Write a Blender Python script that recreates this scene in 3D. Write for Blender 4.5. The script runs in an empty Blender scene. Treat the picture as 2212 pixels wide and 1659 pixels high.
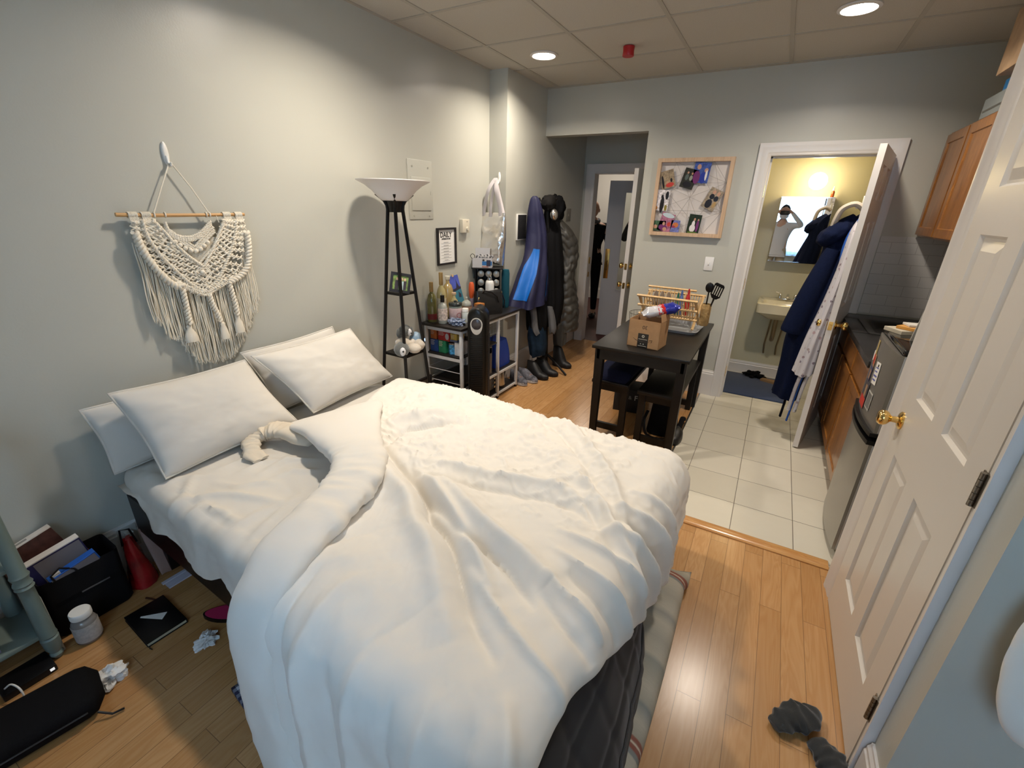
import bpy, bmesh, math, random
import numpy as np
from mathutils import Vector, Matrix, noise as mnoise
random.seed(7)
PI = math.pi
SC = bpy.context.scene
COL = SC.collection

# ------------------------------------------------------------ camera
W_PX, H_PX, F_PX = 2212, 1659, 966.1
cam_data = bpy.data.cameras.new('camera')
cam_data.sensor_fit = 'HORIZONTAL'
cam_data.sensor_width = 36.0
cam_data.lens = F_PX / W_PX * 36.0
cam_data.clip_start = 0.02
cam_data.clip_end = 60
cam = bpy.data.objects.new('camera', cam_data)
COL.objects.link(cam)
YAW, PIT, ROL = -0.5083, -0.3788, 0.0267
fw = Vector((math.sin(YAW) * math.cos(PIT), math.cos(YAW) * math.cos(PIT), math.sin(PIT)))
rt = fw.cross(Vector((0, 0, 1))).normalized()
up = rt.cross(fw)
rt2 = math.cos(ROL) * rt + math.sin(ROL) * up
up2 = -math.sin(ROL) * rt + math.cos(ROL) * up
cm = Matrix((rt2, up2, -fw)).transposed().to_4x4()
cm.translation = Vector((2.2999, 0.0, 1.6222))
cam.matrix_world = cm
SC.camera = cam

# ------------------------------------------------------------ view and world
vs = SC.view_settings
SC.display_settings.display_device = 'sRGB'
vs.view_transform = 'Standard'
vs.look = 'None'
vs.gamma = 1.0
vs.use_curve_mapping = False
vs.exposure = 0.06

world = bpy.data.worlds.new('sky')
SC.world = world
world.use_nodes = True
wn = world.node_tree.nodes
wn['Background'].inputs[0].default_value = (0.50, 0.72, 1.0, 1)
wn['Background'].inputs[1].default_value = 1.6

H = 2.6345          # ceiling height
YB = 4.356          # back wall


def area_light(name, loc, direction, sx, sy, power, color, shape='RECTANGLE', spread=None):
    d = bpy.data.lights.new(name, 'AREA')
    d.shape = shape
    d.size = sx
    if shape in ('RECTANGLE', 'ELLIPSE'):
        d.size_y = sy
    d.energy = power
    d.color = color
    if spread:
        d.spread = spread
    o = bpy.data.objects.new(name, d)
    COL.objects.link(o)
    o.location = loc
    o.rotation_euler = Vector(direction).to_track_quat('-Z', 'Y').to_euler()
    return o


# daylight through the window in the wall behind the camera
area_light('window_daylight', (2.475, -1.44, 1.5), (0.0, 1, -0.30), 1.38, 1.35, 50, (0.76, 0.88, 1.0))

# recessed ceiling lamps: their light (the lamp bodies are built further down)
DOWNLIGHTS = [(0.57, 3.445), (2.421, 3.412), (0.78, 1.76), (2.36, 1.66)]
DOWN_POWER = [17, 17, 23, 4]
for (lx, ly), pw in zip(DOWNLIGHTS, DOWN_POWER):
    area_light('downlight_glow', (lx, ly, H - 0.022), (0, 0, -1), 0.15, 0.15, pw, (1.0, 0.885, 0.75), 'DISK', math.radians(150))


# ------------------------------------------------------------ materials
MATS = {}


def _new(name):
    m = bpy.data.materials.new(name)
    m.use_nodes = True
    nt = m.node_tree
    return m, nt, nt.nodes['Principled BSDF']


def mat(name, col, rough=0.5, metal=0.0, spec=None, noise=None, bump=None, emit=None, trans=None, coat=None, sheen=None, ior=None, alpha=None):
    """noise = (scale, amount) value mottling, bump = (scale, strength[, distance])"""
    if name in MATS:
        return MATS[name]
    m, nt, p = _new(name)
    N, L = nt.nodes, nt.links
    c = (col[0], col[1], col[2], 1)
    p.inputs['Base Color'].default_value = c
    m.diffuse_color = c
    p.inputs['Roughness'].default_value = rough
    p.inputs['Metallic'].default_value = metal
    if spec is None and rough >= 0.75:
        spec = 0.12
    if spec is not None:
        p.inputs['Specular IOR Level'].default_value = spec
    if emit:
        p.inputs['Emission Color'].default_value = (*emit[0], 1)
        p.inputs['Emission Strength'].default_value = emit[1]
    if trans is not None:
        p.inputs['Transmission Weight'].default_value = trans
    if ior:
        p.inputs['IOR'].default_value = ior
    if coat:
        p.inputs['Coat Weight'].default_value = coat
        p.inputs['Coat Roughness'].default_value = 0.12
    if sheen:
        p.inputs['Sheen Weight'].default_value = sheen
        p.inputs['Sheen Roughness'].default_value = 0.4
    if alpha is not None:
        p.inputs['Alpha'].default_value = alpha
    tc = N.new('ShaderNodeTexCoord')
    if noise:
        nz = N.new('ShaderNodeTexNoise')
        nz.inputs['Scale'].default_value = noise[0]
        nz.inputs['Detail'].default_value = 4
        L.new(tc.outputs['Object'], nz.inputs['Vector'])
        mr = N.new('ShaderNodeMapRange')
        mr.inputs[1].default_value = 0.3
        mr.inputs[2].default_value = 0.7
        mr.inputs[3].default_value = 1 - noise[1]
        mr.inputs[4].default_value = 1 + noise[1]
        L.new(nz.outputs[0], mr.inputs[0])
        vm = N.new('ShaderNodeVectorMath')
        vm.operation = 'SCALE'
        vm.inputs[0].default_value = c[:3]
        L.new(mr.outputs[0], vm.inputs['Scale'])
        L.new(vm.outputs[0], p.inputs['Base Color'])
    if bump:
        bz = N.new('ShaderNodeTexNoise')
        bz.inputs['Scale'].default_value = bump[0]
        bz.inputs['Detail'].default_value = 5
        L.new(tc.outputs['Object'], bz.inputs['Vector'])
        bp = N.new('ShaderNodeBump')
        bp.inputs['Strength'].default_value = bump[1]
        bp.inputs['Distance'].default_value = bump[2] if len(bump) > 2 else 0.002
        L.new(bz.outputs[0], bp.inputs['Height'])
        L.new(bp.outputs[0], p.inputs['Normal'])
    MATS[name] = m
    return m


def node_math(nt, op, a, b=None, c=None):
    n = nt.nodes.new('ShaderNodeMath')
    n.operation = op
    for i, v in enumerate((a, b, c)):
        if v is None:
            continue
        if isinstance(v, (int, float)):
            n.inputs[i].default_value = v
        else:
            nt.links.new(v, n.inputs[i])
    return n.outputs[0]


def ramp(nt, fac, stops):
    r = nt.nodes.new('ShaderNodeValToRGB')
    els = r.color_ramp.elements
    while len(els) < len(stops):
        els.new(0.5)
    for e, (pos, col) in zip(els, stops):
        e.position = pos
        e.color = (*col, 1)
    nt.links.new(fac, r.inputs[0])
    return r.outputs[0]


def mapping(nt, coord, scale=(1, 1, 1), rot=(0, 0, 0), loc=(0, 0, 0)):
    tc = nt.nodes.new('ShaderNodeTexCoord')
    mp = nt.nodes.new('ShaderNodeMapping')
    mp.inputs['Scale'].default_value = scale
    mp.inputs['Rotation'].default_value = rot
    mp.inputs['Location'].default_value = loc
    nt.links.new(tc.outputs[coord], mp.inputs['Vector'])
    return mp.outputs[0]


def tex_noise(nt, vec, scale, detail=4, rough=0.5, dist=0.0):
    n = nt.nodes.new('ShaderNodeTexNoise')
    n.inputs['Scale'].default_value = scale
    n.inputs['Detail'].default_value = detail
    n.inputs['Roughness'].default_value = rough
    n.inputs['Distortion'].default_value = dist
    nt.links.new(vec, n.inputs['Vector'])
    return n.outputs[0]


def bump_node(nt, height, strength, dist, target):
    b = nt.nodes.new('ShaderNodeBump')
    b.inputs['Strength'].default_value = strength
    b.inputs['Distance'].default_value = dist
    nt.links.new(height, b.inputs['Height'])
    nt.links.new(b.outputs[0], target.inputs['Normal'])


def mix_col(nt, fac, a, b, blend='MIX'):
    n = nt.nodes.new('ShaderNodeMix')
    n.data_type = 'RGBA'
    n.blend_type = blend
    for i, v in ((0, fac), (6, a), (7, b)):
        if isinstance(v, (int, float)):
            n.inputs[i].default_value = v
        elif isinstance(v, tuple):
            n.inputs[i].default_value = (*v, 1)
        else:
            nt.links.new(v, n.inputs[i])
    return n.outputs[2]


def wood_floor_material():
    m, nt, p = _new('oak_strip_floor')
    N, L = nt.nodes, nt.links
    vec = mapping(nt, 'Object', rot=(0, 0, PI / 2))
    br = N.new('ShaderNodeTexBrick')
    br.offset = 0.37
    br.offset_frequency = 2
    br.squash = 1
    for k, v in (('Color1', (0, 0, 0, 1)), ('Color2', (1, 1, 1, 1)), ('Mortar', (0.5, 0.5, 0.5, 1))):
        br.inputs[k].default_value = v
    br.inputs['Scale'].default_value = 1
    br.inputs['Mortar Size'].default_value = 0.0011
    br.inputs['Mortar Smooth'].default_value = 0.1
    br.inputs['Brick Width'].default_value = 0.93
    br.inputs['Row Height'].default_value = 0.0825
    L.new(vec, br.inputs['Vector'])
    board = ramp(nt, br.outputs['Color'], [(0.0, (0.43, 0.225, 0.085)), (0.3, (0.48, 0.265, 0.105)), (0.65, (0.53, 0.30, 0.125)), (1.0, (0.57, 0.325, 0.14))])
    # grain, offset per board
    sep = N.new('ShaderNodeSeparateColor')
    L.new(br.outputs['Color'], sep.inputs[0])
    off = N.new('ShaderNodeCombineXYZ')
    L.new(node_math(nt, 'MULTIPLY', sep.outputs[0], 17.0), off.inputs[2])
    L.new(node_math(nt, 'MULTIPLY', sep.outputs[0], 9.0), off.inputs[1])
    add = N.new('ShaderNodeVectorMath')
    add.operation = 'ADD'
    g = mapping(nt, 'Object', scale=(9, 0.9, 1))
    L.new(g, add.inputs[0])
    L.new(off.outputs[0], add.inputs[1])
    grain = tex_noise(nt, add.outputs[0], 1.6, 3, 0.5, 0.6)
    rings = node_math(nt, 'FRACT', node_math(nt, 'MULTIPLY', grain, 11.0))
    ringm = node_math(nt, 'SUBTRACT', 1.0, node_math(nt, 'ABSOLUTE', node_math(nt, 'SUBTRACT', node_math(nt, 'MULTIPLY', rings, 2.0), 1.0)))
    fine = tex_noise(nt, mapping(nt, 'Object', scale=(160, 5, 1)), 1.0, 2, 0.6)
    c1 = mix_col(nt, node_math(nt, 'MULTIPLY', ringm, 0.42), board, (0.36, 0.155, 0.045))
    c2 = mix_col(nt, node_math(nt, 'MULTIPLY', fine, 0.28), c1, (0.40, 0.19, 0.07))
    c3 = mix_col(nt, br.outputs['Fac'], c2, (0.22, 0.115, 0.05))
    L.new(c3, p.inputs['Base Color'])
    p.inputs['Roughness'].default_value = 0.24
    hgt = node_math(nt, 'SUBTRACT', node_math(nt, 'MULTIPLY', grain, 0.25), br.outputs['Fac'])
    bump_node(nt, hgt, 0.25, 0.001, p)
    return m


def wood_material(name, light, dark, rough=0.35, stretch=(18, 18, 1.2), scale=1.5, coat=0.0):
    m, nt, p = _new(name)
    vec = mapping(nt, 'Object', scale=stretch)
    g = tex_noise(nt, vec, scale, 4, 0.55, 0.8)
    r = node_math(nt, 'FRACT', node_math(nt, 'MULTIPLY', g, 5.0))
    f = node_math(nt, 'ADD', node_math(nt, 'MULTIPLY', r, 0.45), node_math(nt, 'MULTIPLY', g, 0.55))
    nt.links.new(ramp(nt, f, [(0.15, dark), (0.75, light)]), p.inputs['Base Color'])
    p.inputs['Roughness'].default_value = rough
    p.inputs['Coat Weight'].default_value = coat
    MATS[name] = m
    return m


def tile_floor_material():
    m, nt, p = _new('ceramic_floor_tile')
    N, L = nt.nodes, nt.links
    S = 0.3046
    vec = mapping(nt, 'Object', loc=(-(2.0834 - 7 * S), -(2.6142 - 9 * S), 0))
    br = N.new('ShaderNodeTexBrick')
    br.offset = 0.0
    br.inputs['Scale'].default_value = 1
    br.inputs['Mortar Size'].default_value = 0.0018
    br.inputs['Mortar Smooth'].default_value = 0.1
    br.inputs['Brick Width'].default_value = S
    br.inputs['Row Height'].default_value = S
    for k, v in (('Color1', (0, 0, 0, 1)), ('Color2', (1, 1, 1, 1)), ('Mortar', (0.5, 0.5, 0.5, 1))):
        br.inputs[k].default_value = v
    L.new(vec, br.inputs['Vector'])
    t = ramp(nt, br.outputs['Color'], [(0, (0.62, 0.58, 0.48)), (1, (0.68, 0.64, 0.54))])
    cloud = tex_noise(nt, mapping(nt, 'Object', scale=(3, 6, 1)), 1.4, 5, 0.6, 0.5)
    t2 = mix_col(nt, node_math(nt, 'MULTIPLY', cloud, 0.35), t, (0.50, 0.47, 0.38))
    L.new(mix_col(nt, br.outputs['Fac'], t2, (0.12, 0.10, 0.08)), p.inputs['Base Color'])
    p.inputs['Roughness'].default_value = 0.38
    bump_node(nt, node_math(nt, 'SUBTRACT', 0.0, br.outputs['Fac']), 0.4, 0.001, p)
    return m


def subway_tile_material():
    m, nt, p = _new('white_subway_tile')
    N, L = nt.nodes, nt.links
    vec = mapping(nt, 'Object', rot=(PI / 2, 0, 0))
    tcs = N.new('ShaderNodeTexCoord')
    sp = N.new('ShaderNodeSeparateXYZ')
    L.new(tcs.outputs['Object'], sp.inputs[0])
    cb = N.new('ShaderNodeCombineXYZ')
    L.new(node_math(nt, 'ADD', sp.outputs[0], sp.outputs[1]), cb.inputs[0])
    L.new(sp.outputs[2], cb.inputs[1])
    br = N.new('ShaderNodeTexBrick')
    br.inputs['Scale'].default_value = 1
    br.inputs['Mortar Size'].default_value = 0.0014
    br.inputs['Brick Width'].default_value = 0.152
    br.inputs['Row Height'].default_value = 0.076
    for k, v in (('Color1', (0.60, 0.59, 0.57, 1)), ('Color2', (0.63, 0.62, 0.60, 1)), ('Mortar', (0.40, 0.39, 0.38, 1))):
        br.inputs[k].default_value = v
    L.new(cb.outputs[0], br.inputs['Vector'])
    L.new(br.outputs['Color'], p.inputs['Base Color'])
    p.inputs['Roughness'].default_value = 0.18
    bump_node(nt, node_math(nt, 'SUBTRACT', 0.0, br.outputs['Fac']), 0.4, 0.001, p)
    return m


def wall_paint(name, col, rough=0.33):
    m, nt, p = _new(name)
    vec = mapping(nt, 'Object')
    p.inputs['Base Color'].default_value = (*col, 1)
    p.inputs['Roughness'].default_value = rough
    p.inputs['Specular IOR Level'].default_value = 0.5
    h = node_math(nt, 'ADD', node_math(nt, 'MULTIPLY', tex_noise(nt, vec, 2.2, 2), 6.0), node_math(nt, 'MULTIPLY', tex_noise(nt, vec, 130, 3), 0.22))
    bump_node(nt, h, 0.25, 0.004, p)
    MATS[name] = m
    return m


def ceiling_tile_material():
    m, nt, p = _new('acoustic_ceiling_tile')
    vec = mapping(nt, 'Object')
    n = tex_noise(nt, vec, 260, 3, 0.7)
    nt.links.new(ramp(nt, n, [(0.35, (0.46, 0.435, 0.38)), (0.6, (0.55, 0.52, 0.455))]), p.inputs['Base Color'])
    p.inputs['Roughness'].default_value = 0.95
    bump_node(nt, n, 0.5, 0.002, p)
    return m


M_FLOOR = wood_floor_material()
M_TILE = tile_floor_material()
M_SUBWAY = subway_tile_material()
M_WALL = wall_paint('sage_grey_wall_paint', (0.488, 0.486, 0.430))
M_BATHWALL = wall_paint('bathroom_wall_paint', (0.56, 0.53, 0.38))
M_HALLWALL = wall_paint('hall_wall_paint', (0.62, 0.60, 0.56), 0.6)
M_CEIL = ceiling_tile_material()
M_TRIM = mat('white_gloss_trim', (0.69, 0.66, 0.63), 0.3, bump=(9, 0.05))
M_DOOR = mat('off_white_door_paint', (0.66, 0.62, 0.565), 0.32, bump=(60, 0.12, 0.001))
M_BRASS = mat('polished_brass', (0.80, 0.55, 0.20), 0.16, 1.0)
M_STEEL = mat('brushed_steel', (0.46, 0.45, 0.43), 0.3, 1.0)
M_CHROME = mat('chrome', (0.75, 0.75, 0.76), 0.08, 1.0)
M_BLACK = mat('black_plastic', (0.006, 0.006, 0.007), 0.35, spec=0.3)
M_BLACKM = mat('black_metal', (0.006, 0.0055, 0.0055), 0.4, spec=0.3)
M_WHITE = mat('white_plastic', (0.78, 0.77, 0.73), 0.4)
M_CREAM = mat('cream_plastic', (0.66, 0.61, 0.49), 0.45)
M_GLASS = mat('clear_glass', (1, 1, 1), 0.02, trans=1.0, ior=1.45)
M_CARD = mat('brown_cardboard', (0.40, 0.235, 0.12), 0.8, noise=(30, 0.06))
M_PAPER = mat('white_paper', (0.80, 0.79, 0.76), 0.7)
M_OAKCAB = wood_material('honey_oak_cabinet', (0.33, 0.135, 0.028), (0.17, 0.06, 0.012), 0.3, (14, 14, 1.4), 2.0, 0.3)
M_BAMBOO = wood_material('bamboo', (0.66, 0.45, 0.22), (0.50, 0.31, 0.13), 0.45)
M_DOWEL = wood_material('wooden_dowel', (0.60, 0.36, 0.15), (0.42, 0.22, 0.08), 0.5, (10, 1, 10))
M_BIRCH = wood_material('pale_birch', (0.62, 0.44, 0.29), (0.48, 0.32, 0.20), 0.5)
M_TABLE = mat('black_brown_veneer', (0.0075, 0.006, 0.005), 0.42, spec=0.35, noise=(6, 0.3))
M_COTTON = mat('white_cotton', (0.74, 0.70, 0.63), 0.85, sheen=0.15, bump=(700, 0.12, 0.0006))

# ------------------------------------------------------------ mesh helpers
TM = {}      # world matrix of every thing


class B:
    """collects shapes and builds them as one mesh object"""

    def __init__(self):
        self.bm = bmesh.new()

    def _xf(self, vs, M):
        if M is not None:
            for v in vs:
                v.co = M @ v.co
        return vs

    def box(self, c, s, M=None, bev=0.0, seg=2, taper=None):
        r = bmesh.ops.create_cube(self.bm, size=1.0)
        vs = r['verts']
        for v in vs:
            if taper and v.co.z < 0:
                v.co.x *= taper
                v.co.y *= taper
            v.co = Vector((v.co.x * s[0], v.co.y * s[1], v.co.z * s[2]))
        if bev > 0:
            es = list({e for v in vs for e in v.link_edges})
            rb = bmesh.ops.bevel(self.bm, geom=es, offset=min(bev, min(s) * 0.45), segments=seg, affect='EDGES', profile=0.5)
            vs = list({v for f in rb['faces'] for v in f.verts} | {v for v in vs if v.is_valid})
        for v in vs:
            v.co = v.co + Vector(c) if M is None else M @ (v.co + Vector(c))
        return self

    def span(self, a, b, M=None, bev=0.0, seg=2):
        c = [(a[i] + b[i]) / 2 for i in range(3)]
        s = [abs(b[i] - a[i]) for i in range(3)]
        return self.box(c, s, M, bev, seg)

    def loft(self, rings, close=True, caps=True):
        rs = [[self.bm.verts.new(p) for p in ring] for ring in rings]
        n = len(rs[0])
        for a, b in zip(rs[:-1], rs[1:]):
            for i in range(n if close else n - 1):
                j = (i + 1) % n
                try:
                    self.bm.faces.new((a[i], a[j], b[j], b[i]))
                except ValueError:
                    pass
        if caps and close:
            for ring in (rs[0][::-1], rs[-1]):
                try:
                    self.bm.faces.new(ring)
                except ValueError:
                    pass
        return self

    def tube(self, pts, r, seg=8, closed=False, M=None, flat=None):
        pts = [Vector(p) for p in pts]
        n = len(pts)
        rad = r if isinstance(r, (list, tuple)) else [r] * n
        rings = []
        prev = None
        for i, p in enumerate(pts):
            if closed:
                t = pts[(i + 1) % n] - pts[i - 1]
            else:
                t = pts[min(i + 1, n - 1)] - pts[max(i - 1, 0)]
            if t.length < 1e-9:
                t = Vector((0, 0, 1))
            t.normalize()
            if prev is None:
                a = Vector((0, 0, 1)) if abs(t.z) < 0.9 else Vector((1, 0, 0))
                u = t.cross(a).normalized()
            else:
                u = prev - t * prev.dot(t)
                if u.length < 1e-6:
                    u = t.orthogonal()
                u.normalize()
            prev = u
            w = t.cross(u)
            fl = flat if flat else 1.0
            ring = [p + rad[i] * (math.cos(2 * PI * k / seg) * u + fl * math.sin(2 * PI * k / seg) * w) for k in range(seg)]
            if M is not None:
                ring = [M @ q for q in ring]
            rings.append(ring)
        if closed:
            rings.append(rings[0])
            self.loft(rings, caps=False)
            bmesh.ops.remove_doubles(self.bm, verts=self.bm.verts[:], dist=1e-6)
        else:
            self.loft(rings)
        return self

    def cyl(self, p0, p1, r0, r1=None, seg=16, M=None):
        return self.tube([p0, p1], [r0, r0 if r1 is None else r1], seg, M=M)

    def lathe(self, prof, c=(0, 0, 0), seg=24, M=None, sx=1.0, sy=1.0):
        rings = []
        for r, z in prof:
            r = max(r, 1e-4)
            ring = [Vector((c[0] + sx * r * math.cos(2 * PI * k / seg), c[1] + sy * r * math.sin(2 * PI * k / seg), c[2] + z)) for k in range(seg)]
            if M is not None:
                ring = [M @ q for q in ring]
            rings.append(ring)
        return self.loft(rings)

    def ball(self, c, s, seg=16, M=None, rot=None):
        if isinstance(s, (int, float)):
            s = (s, s, s)
        r = bmesh.ops.create_uvsphere(self.bm, u_segments=seg, v_segments=max(6, seg // 2), radius=1.0)
        for v in r['verts']:
            q = Vector((v.co.x * s[0], v.co.y * s[1], v.co.z * s[2]))
            if rot is not None:
                q = rot @ q
            q = q + Vector(c)
            v.co = M @ q if M is not None else q
        return self

    def prism(self, poly, depth, M=None):
        """poly in xy, extruded along z from 0 to depth, then M"""
        a = [Vector((x, y, 0)) for x, y in poly]
        b = [Vector((x, y, depth)) for x, y in poly]
        if M is not None:
            a = [M @ q for q in a]
            b = [M @ q for q in b]
        return self.loft([a, b])

    def grid(self, P):
        """P: rows of points -> open surface"""
        rs = [[self.bm.verts.new(p) for p in row] for row in P]
        for a, b in zip(rs[:-1], rs[1:]):
            for i in range(len(a) - 1):
                self.bm.faces.new((a[i], a[i + 1], b[i + 1], b[i]))
        return self

    def build(self, name, m, parent=None, smooth=True, world=True, angle=40, solid=None, sub=0, recalc=True):
        bm = self.bm
        if recalc:
            bmesh.ops.recalc_face_normals(bm, faces=bm.faces[:])
        T = TM.get(parent.name) if parent is not None else None
        if T is not None and world:
            bm.transform(T.inverted())
        me = bpy.data.meshes.new(name)
        bm.to_mesh(me)
        bm.free()
        if smooth:
            me.polygons.foreach_set('use_smooth', [True] * len(me.polygons))
            me.set_sharp_from_angle(angle=math.radians(angle))
        for k in (m if isinstance(m, (list, tuple)) else [m]):
            me.materials.append(k)
        o = bpy.data.objects.new(name, me)
        COL.objects.link(o)
        if solid:
            md = o.modifiers.new('thickness', 'SOLIDIFY')
            md.thickness = solid
            md.offset = 0
        if sub:
            md = o.modifiers.new('smooth', 'SUBSURF')
            md.levels = md.render_levels = sub
        if parent is not None:
            o.parent = parent
            TM[o.name] = T if T is not None else Matrix.Identity(4)
        return o


def tag(o, label=None, cat=None, group=None, kind=None):
    if label:
        o['label'] = label
    if cat:
        o['category'] = cat
    if group:
        o['group'] = group
    if kind:
        o['kind'] = kind
    return o


def thing(name, label, cat, loc=(0, 0, 0), rotz=0.0, group=None):
    o = bpy.data.objects.new(name, None)
    o.empty_display_size = 0.05
    COL.objects.link(o)
    o.location = loc
    o.rotation_euler = (0, 0, rotz)
    TM[o.name] = Matrix.Translation(loc) @ Matrix.Rotation(rotz, 4, 'Z')
    return tag(o, label, cat, group)


def one(name, b, m, label, cat, group=None, base=None, **kw):
    """a thing that is a single mesh; origin moved to its own base"""
    o = b.build(name, m, None, **kw)
    me = o.data
    if len(me.vertices):
        co = np.empty(len(me.vertices) * 3)
        me.vertices.foreach_get('co', co)
        co = co.reshape(-1, 3)
        if base is None:
            base = ((co[:, 0].min() + co[:, 0].max()) / 2, (co[:, 1].min() + co[:, 1].max()) / 2, co[:, 2].min())
        me.transform(Matrix.Translation(-Vector(base)))
        o.location = base
        TM[o.name] = Matrix.Translation(base)
    return tag(o, label, cat, group)


def struct(name, b, m, parent=None, **kw):
    o = b.build(name, m, parent, **kw)
    if parent is None:
        o['kind'] = 'structure'
        TM[o.name] = Matrix.Identity(4)
    return o


def copy_tree(o, parent=None):
    c = o.copy()
    COL.objects.link(c)
    if parent is not None:
        c.parent = parent
    for ch in list(o.children):
        copy_tree(ch, c)
    return c


def Tz(x, y, z, rz=0, rx=0, ry=0):
    return Matrix.Translation((x, y, z)) @ Matrix.Rotation(rz, 4, 'Z') @ Matrix.Rotation(ry, 4, 'Y') @ Matrix.Rotation(rx, 4, 'X')


# frames whose local z points out of a surface (for prisms): facing +x, -y, -x
FX = Matrix(((0, 0, 1, 0), (1, 0, 0, 0), (0, 1, 0, 0), (0, 0, 0, 1)))         # local x -> world y, local y -> world z, local z -> world +x
FY = Matrix(((1, 0, 0, 0), (0, 0, -1, 0), (0, 1, 0, 0), (0, 0, 0, 1)))        # local x -> world x, local y -> world z, local z -> world -y


def text_part(name, s, size, M, m, parent, extrude=0.0004, bold=0.0, align='CENTER', sx=1.0):
    cu = bpy.data.curves.new(name, 'FONT')
    cu.body = s
    cu.size = size
    cu.align_x = align
    cu.align_y = 'CENTER'
    cu.extrude = extrude
    cu.offset = bold
    cu.resolution_u = 3
    t = bpy.data.objects.new(name, cu)
    me = bpy.data.meshes.new_from_object(t)
    bpy.data.objects.remove(t)
    bpy.data.curves.remove(cu)
    T = TM.get(parent.name, Matrix.Identity(4))
    me.transform(Matrix.Diagonal((sx, 1, 1, 1)))
    me.transform(T.inverted() @ M)
    me.materials.clear()
    me.materials.append(m)
    o = bpy.data.objects.new(name, me)
    COL.objects.link(o)
    o.parent = parent
    TM[o.name] = T
    return o

# ------------------------------------------------------------ the room
XR = 2.84            # closet wall
XK = 3.47            # kitchen wall
YR = -1.35           # wall behind the camera
YC = 2.245            # end of the closet wall
YH = 5.42            # hall end wall
YBT = 5.25           # bathroom far wall
XO = 1.147           # right side of the hall opening
ZO = 2.247           # its head
BX0, BX1, BZ = 2.119, 2.852, 2.03   # bathroom door opening
TX = 1.948           # wood | tile

b = B()
b.span((-0.12, YR - 0.12, -0.1), (TX, YH + 0.06, 0.0))
b.span((TX, YR - 0.12, -0.1), (XR + 0.7, 2.29, 0.0))
struct('floor', b, M_FLOOR, smooth=False)
b = B()
b.span((TX, 2.29, -0.1), (XK + 0.1, YBT + 0.1, 0.0))
struct('floor_tiled', b, M_TILE, smooth=False)
b = B()
prof = [(0, 0), (0, 0.006), (0.012, 0.013), (0.06, 0.013), (0.072, 0.006), (0.072, 0)]
b.prism([(y, z) for y, z in prof], XR - 1.90, Matrix(((0, 0, 1, 1.90), (1, 0, 0, 2.262), (0, 1, 0, 0), (0, 0, 0, 1))))
struct('trim_1', b, wood_material('oak_threshold', (0.60, 0.33, 0.12), (0.46, 0.21, 0.07), 0.22, (1.2, 16, 16), 2.2))
b = B()
b.span((TX - 0.012, 2.33, 0), (TX + 0.001, YB - 0.02, 0.004))
struct('trim_2', b, M_STEEL, smooth=False)
b = B()
b.span((-2.2, YH + 0.06, -0.1), (1.9, 9.0, 0.0))
struct('floor_hall', b, mat('dark_red_hall_floor', (0.050, 0.008, 0.005), 0.6, noise=(4, 0.25)), smooth=False)

# ceiling: acoustic tiles in a T-bar grid
b = B()
b.span((-0.12, YR - 0.1, H), (XK + 0.1, YB + 0.05, H + 0.05))
ceil = struct('ceiling', b, M_CEIL, smooth=False)
b = B()
G0X, G0Y, GS = 0.2906, 3.7186, 0.6096
for i in range(-1, 7):
    x = G0X + i * GS
    if 0 < x < XK:
        b.span((x - 0.012, YR, H - 0.004), (x + 0.012, YB, H + 0.001))
for j in range(-2, 9):
    y = G0Y - j * GS
    if YR < y < YB:
        b.span((0.0, y - 0.012, H - 0.0035), (XK, y + 0.012, H + 0.001))
# wall angle
b.span((0, YR, H - 0.005), (0.02, YB, H))
b.span((0.17, YB - 0.02, H - 0.005), (XK, YB, H))
struct('ceiling_grid', b, mat('grid_paint', (0.42, 0.395, 0.34), 0.6), ceil, smooth=False)

# walls
b = B()
b.span((-0.12, YR - 0.12, 0), (0, 3.62, H))
struct('wall_left', b, M_WALL, smooth=False)
b = B()
b.span((-0.12, 3.62, 0), (0.171, YH + 0.1, H + 0.4))
struct('wall_left_pier', b, M_WALL, smooth=False)
b = B()
b.span((0.171, YB, ZO), (XO, YB + 0.12, H + 0.02))
b.span((XO, YB, 0), (BX0 - 0.02, YB + 0.12, H + 0.02))
b.span((BX0 - 0.02, YB, BZ + 0.02), (BX1 + 0.02, YB + 0.12, H + 0.02))
b.span((BX1 + 0.02, YB, 0), (XK + 0.1, YB + 0.12, H + 0.02))
struct('wall_back', b, M_WALL, smooth=False)
b = B()
b.span((2.95, YB - 0.008, 0.92), (XK, YB, 1.485))
b.span((XK - 0.008, YC, 0.92), (XK, YB, 1.485))
struct('trim_3', b, M_SUBWAY, smooth=False)
b = B()
b.span((XK, YC - 0.1, 0), (XK + 0.1, YB + 0.02, H))
struct('wall_right_kitchen', b, M_WALL, smooth=False)
# closet wall with door opening
DY0, DY1, DZ = 1.300, 2.045, 2.04
b = B()
b.span((XR, 1.155, 0), (XR + 0.11, DY0 - 0.02, H))
b.span((XR + 0.11, 1.155, 0), (XK + 0.1, 1.24, H))
b.span((XR, DY0 - 0.02, DZ + 0.02), (XR + 0.11, DY1 + 0.02, H))
b.span((XR, DY1 + 0.02, 0), (XR + 0.11, YC, H))
b.span((XR + 0.11, YC - 0.11, 0), (XK + 0.1, YC, H))
struct('wall_right', b, M_WALL, smooth=False)
# closet inside
b = B()
b.span((XK, 1.24, 0), (XK + 0.05, YC - 0.1, H))
struct('wall_closet', b, M_HALLWALL, smooth=False)
b = B()
b.span((XK, YR - 0.12, 0), (XK + 0.1, 1.155, H))
struct('wall_right_near', b, M_WALL, smooth=False)
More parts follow.
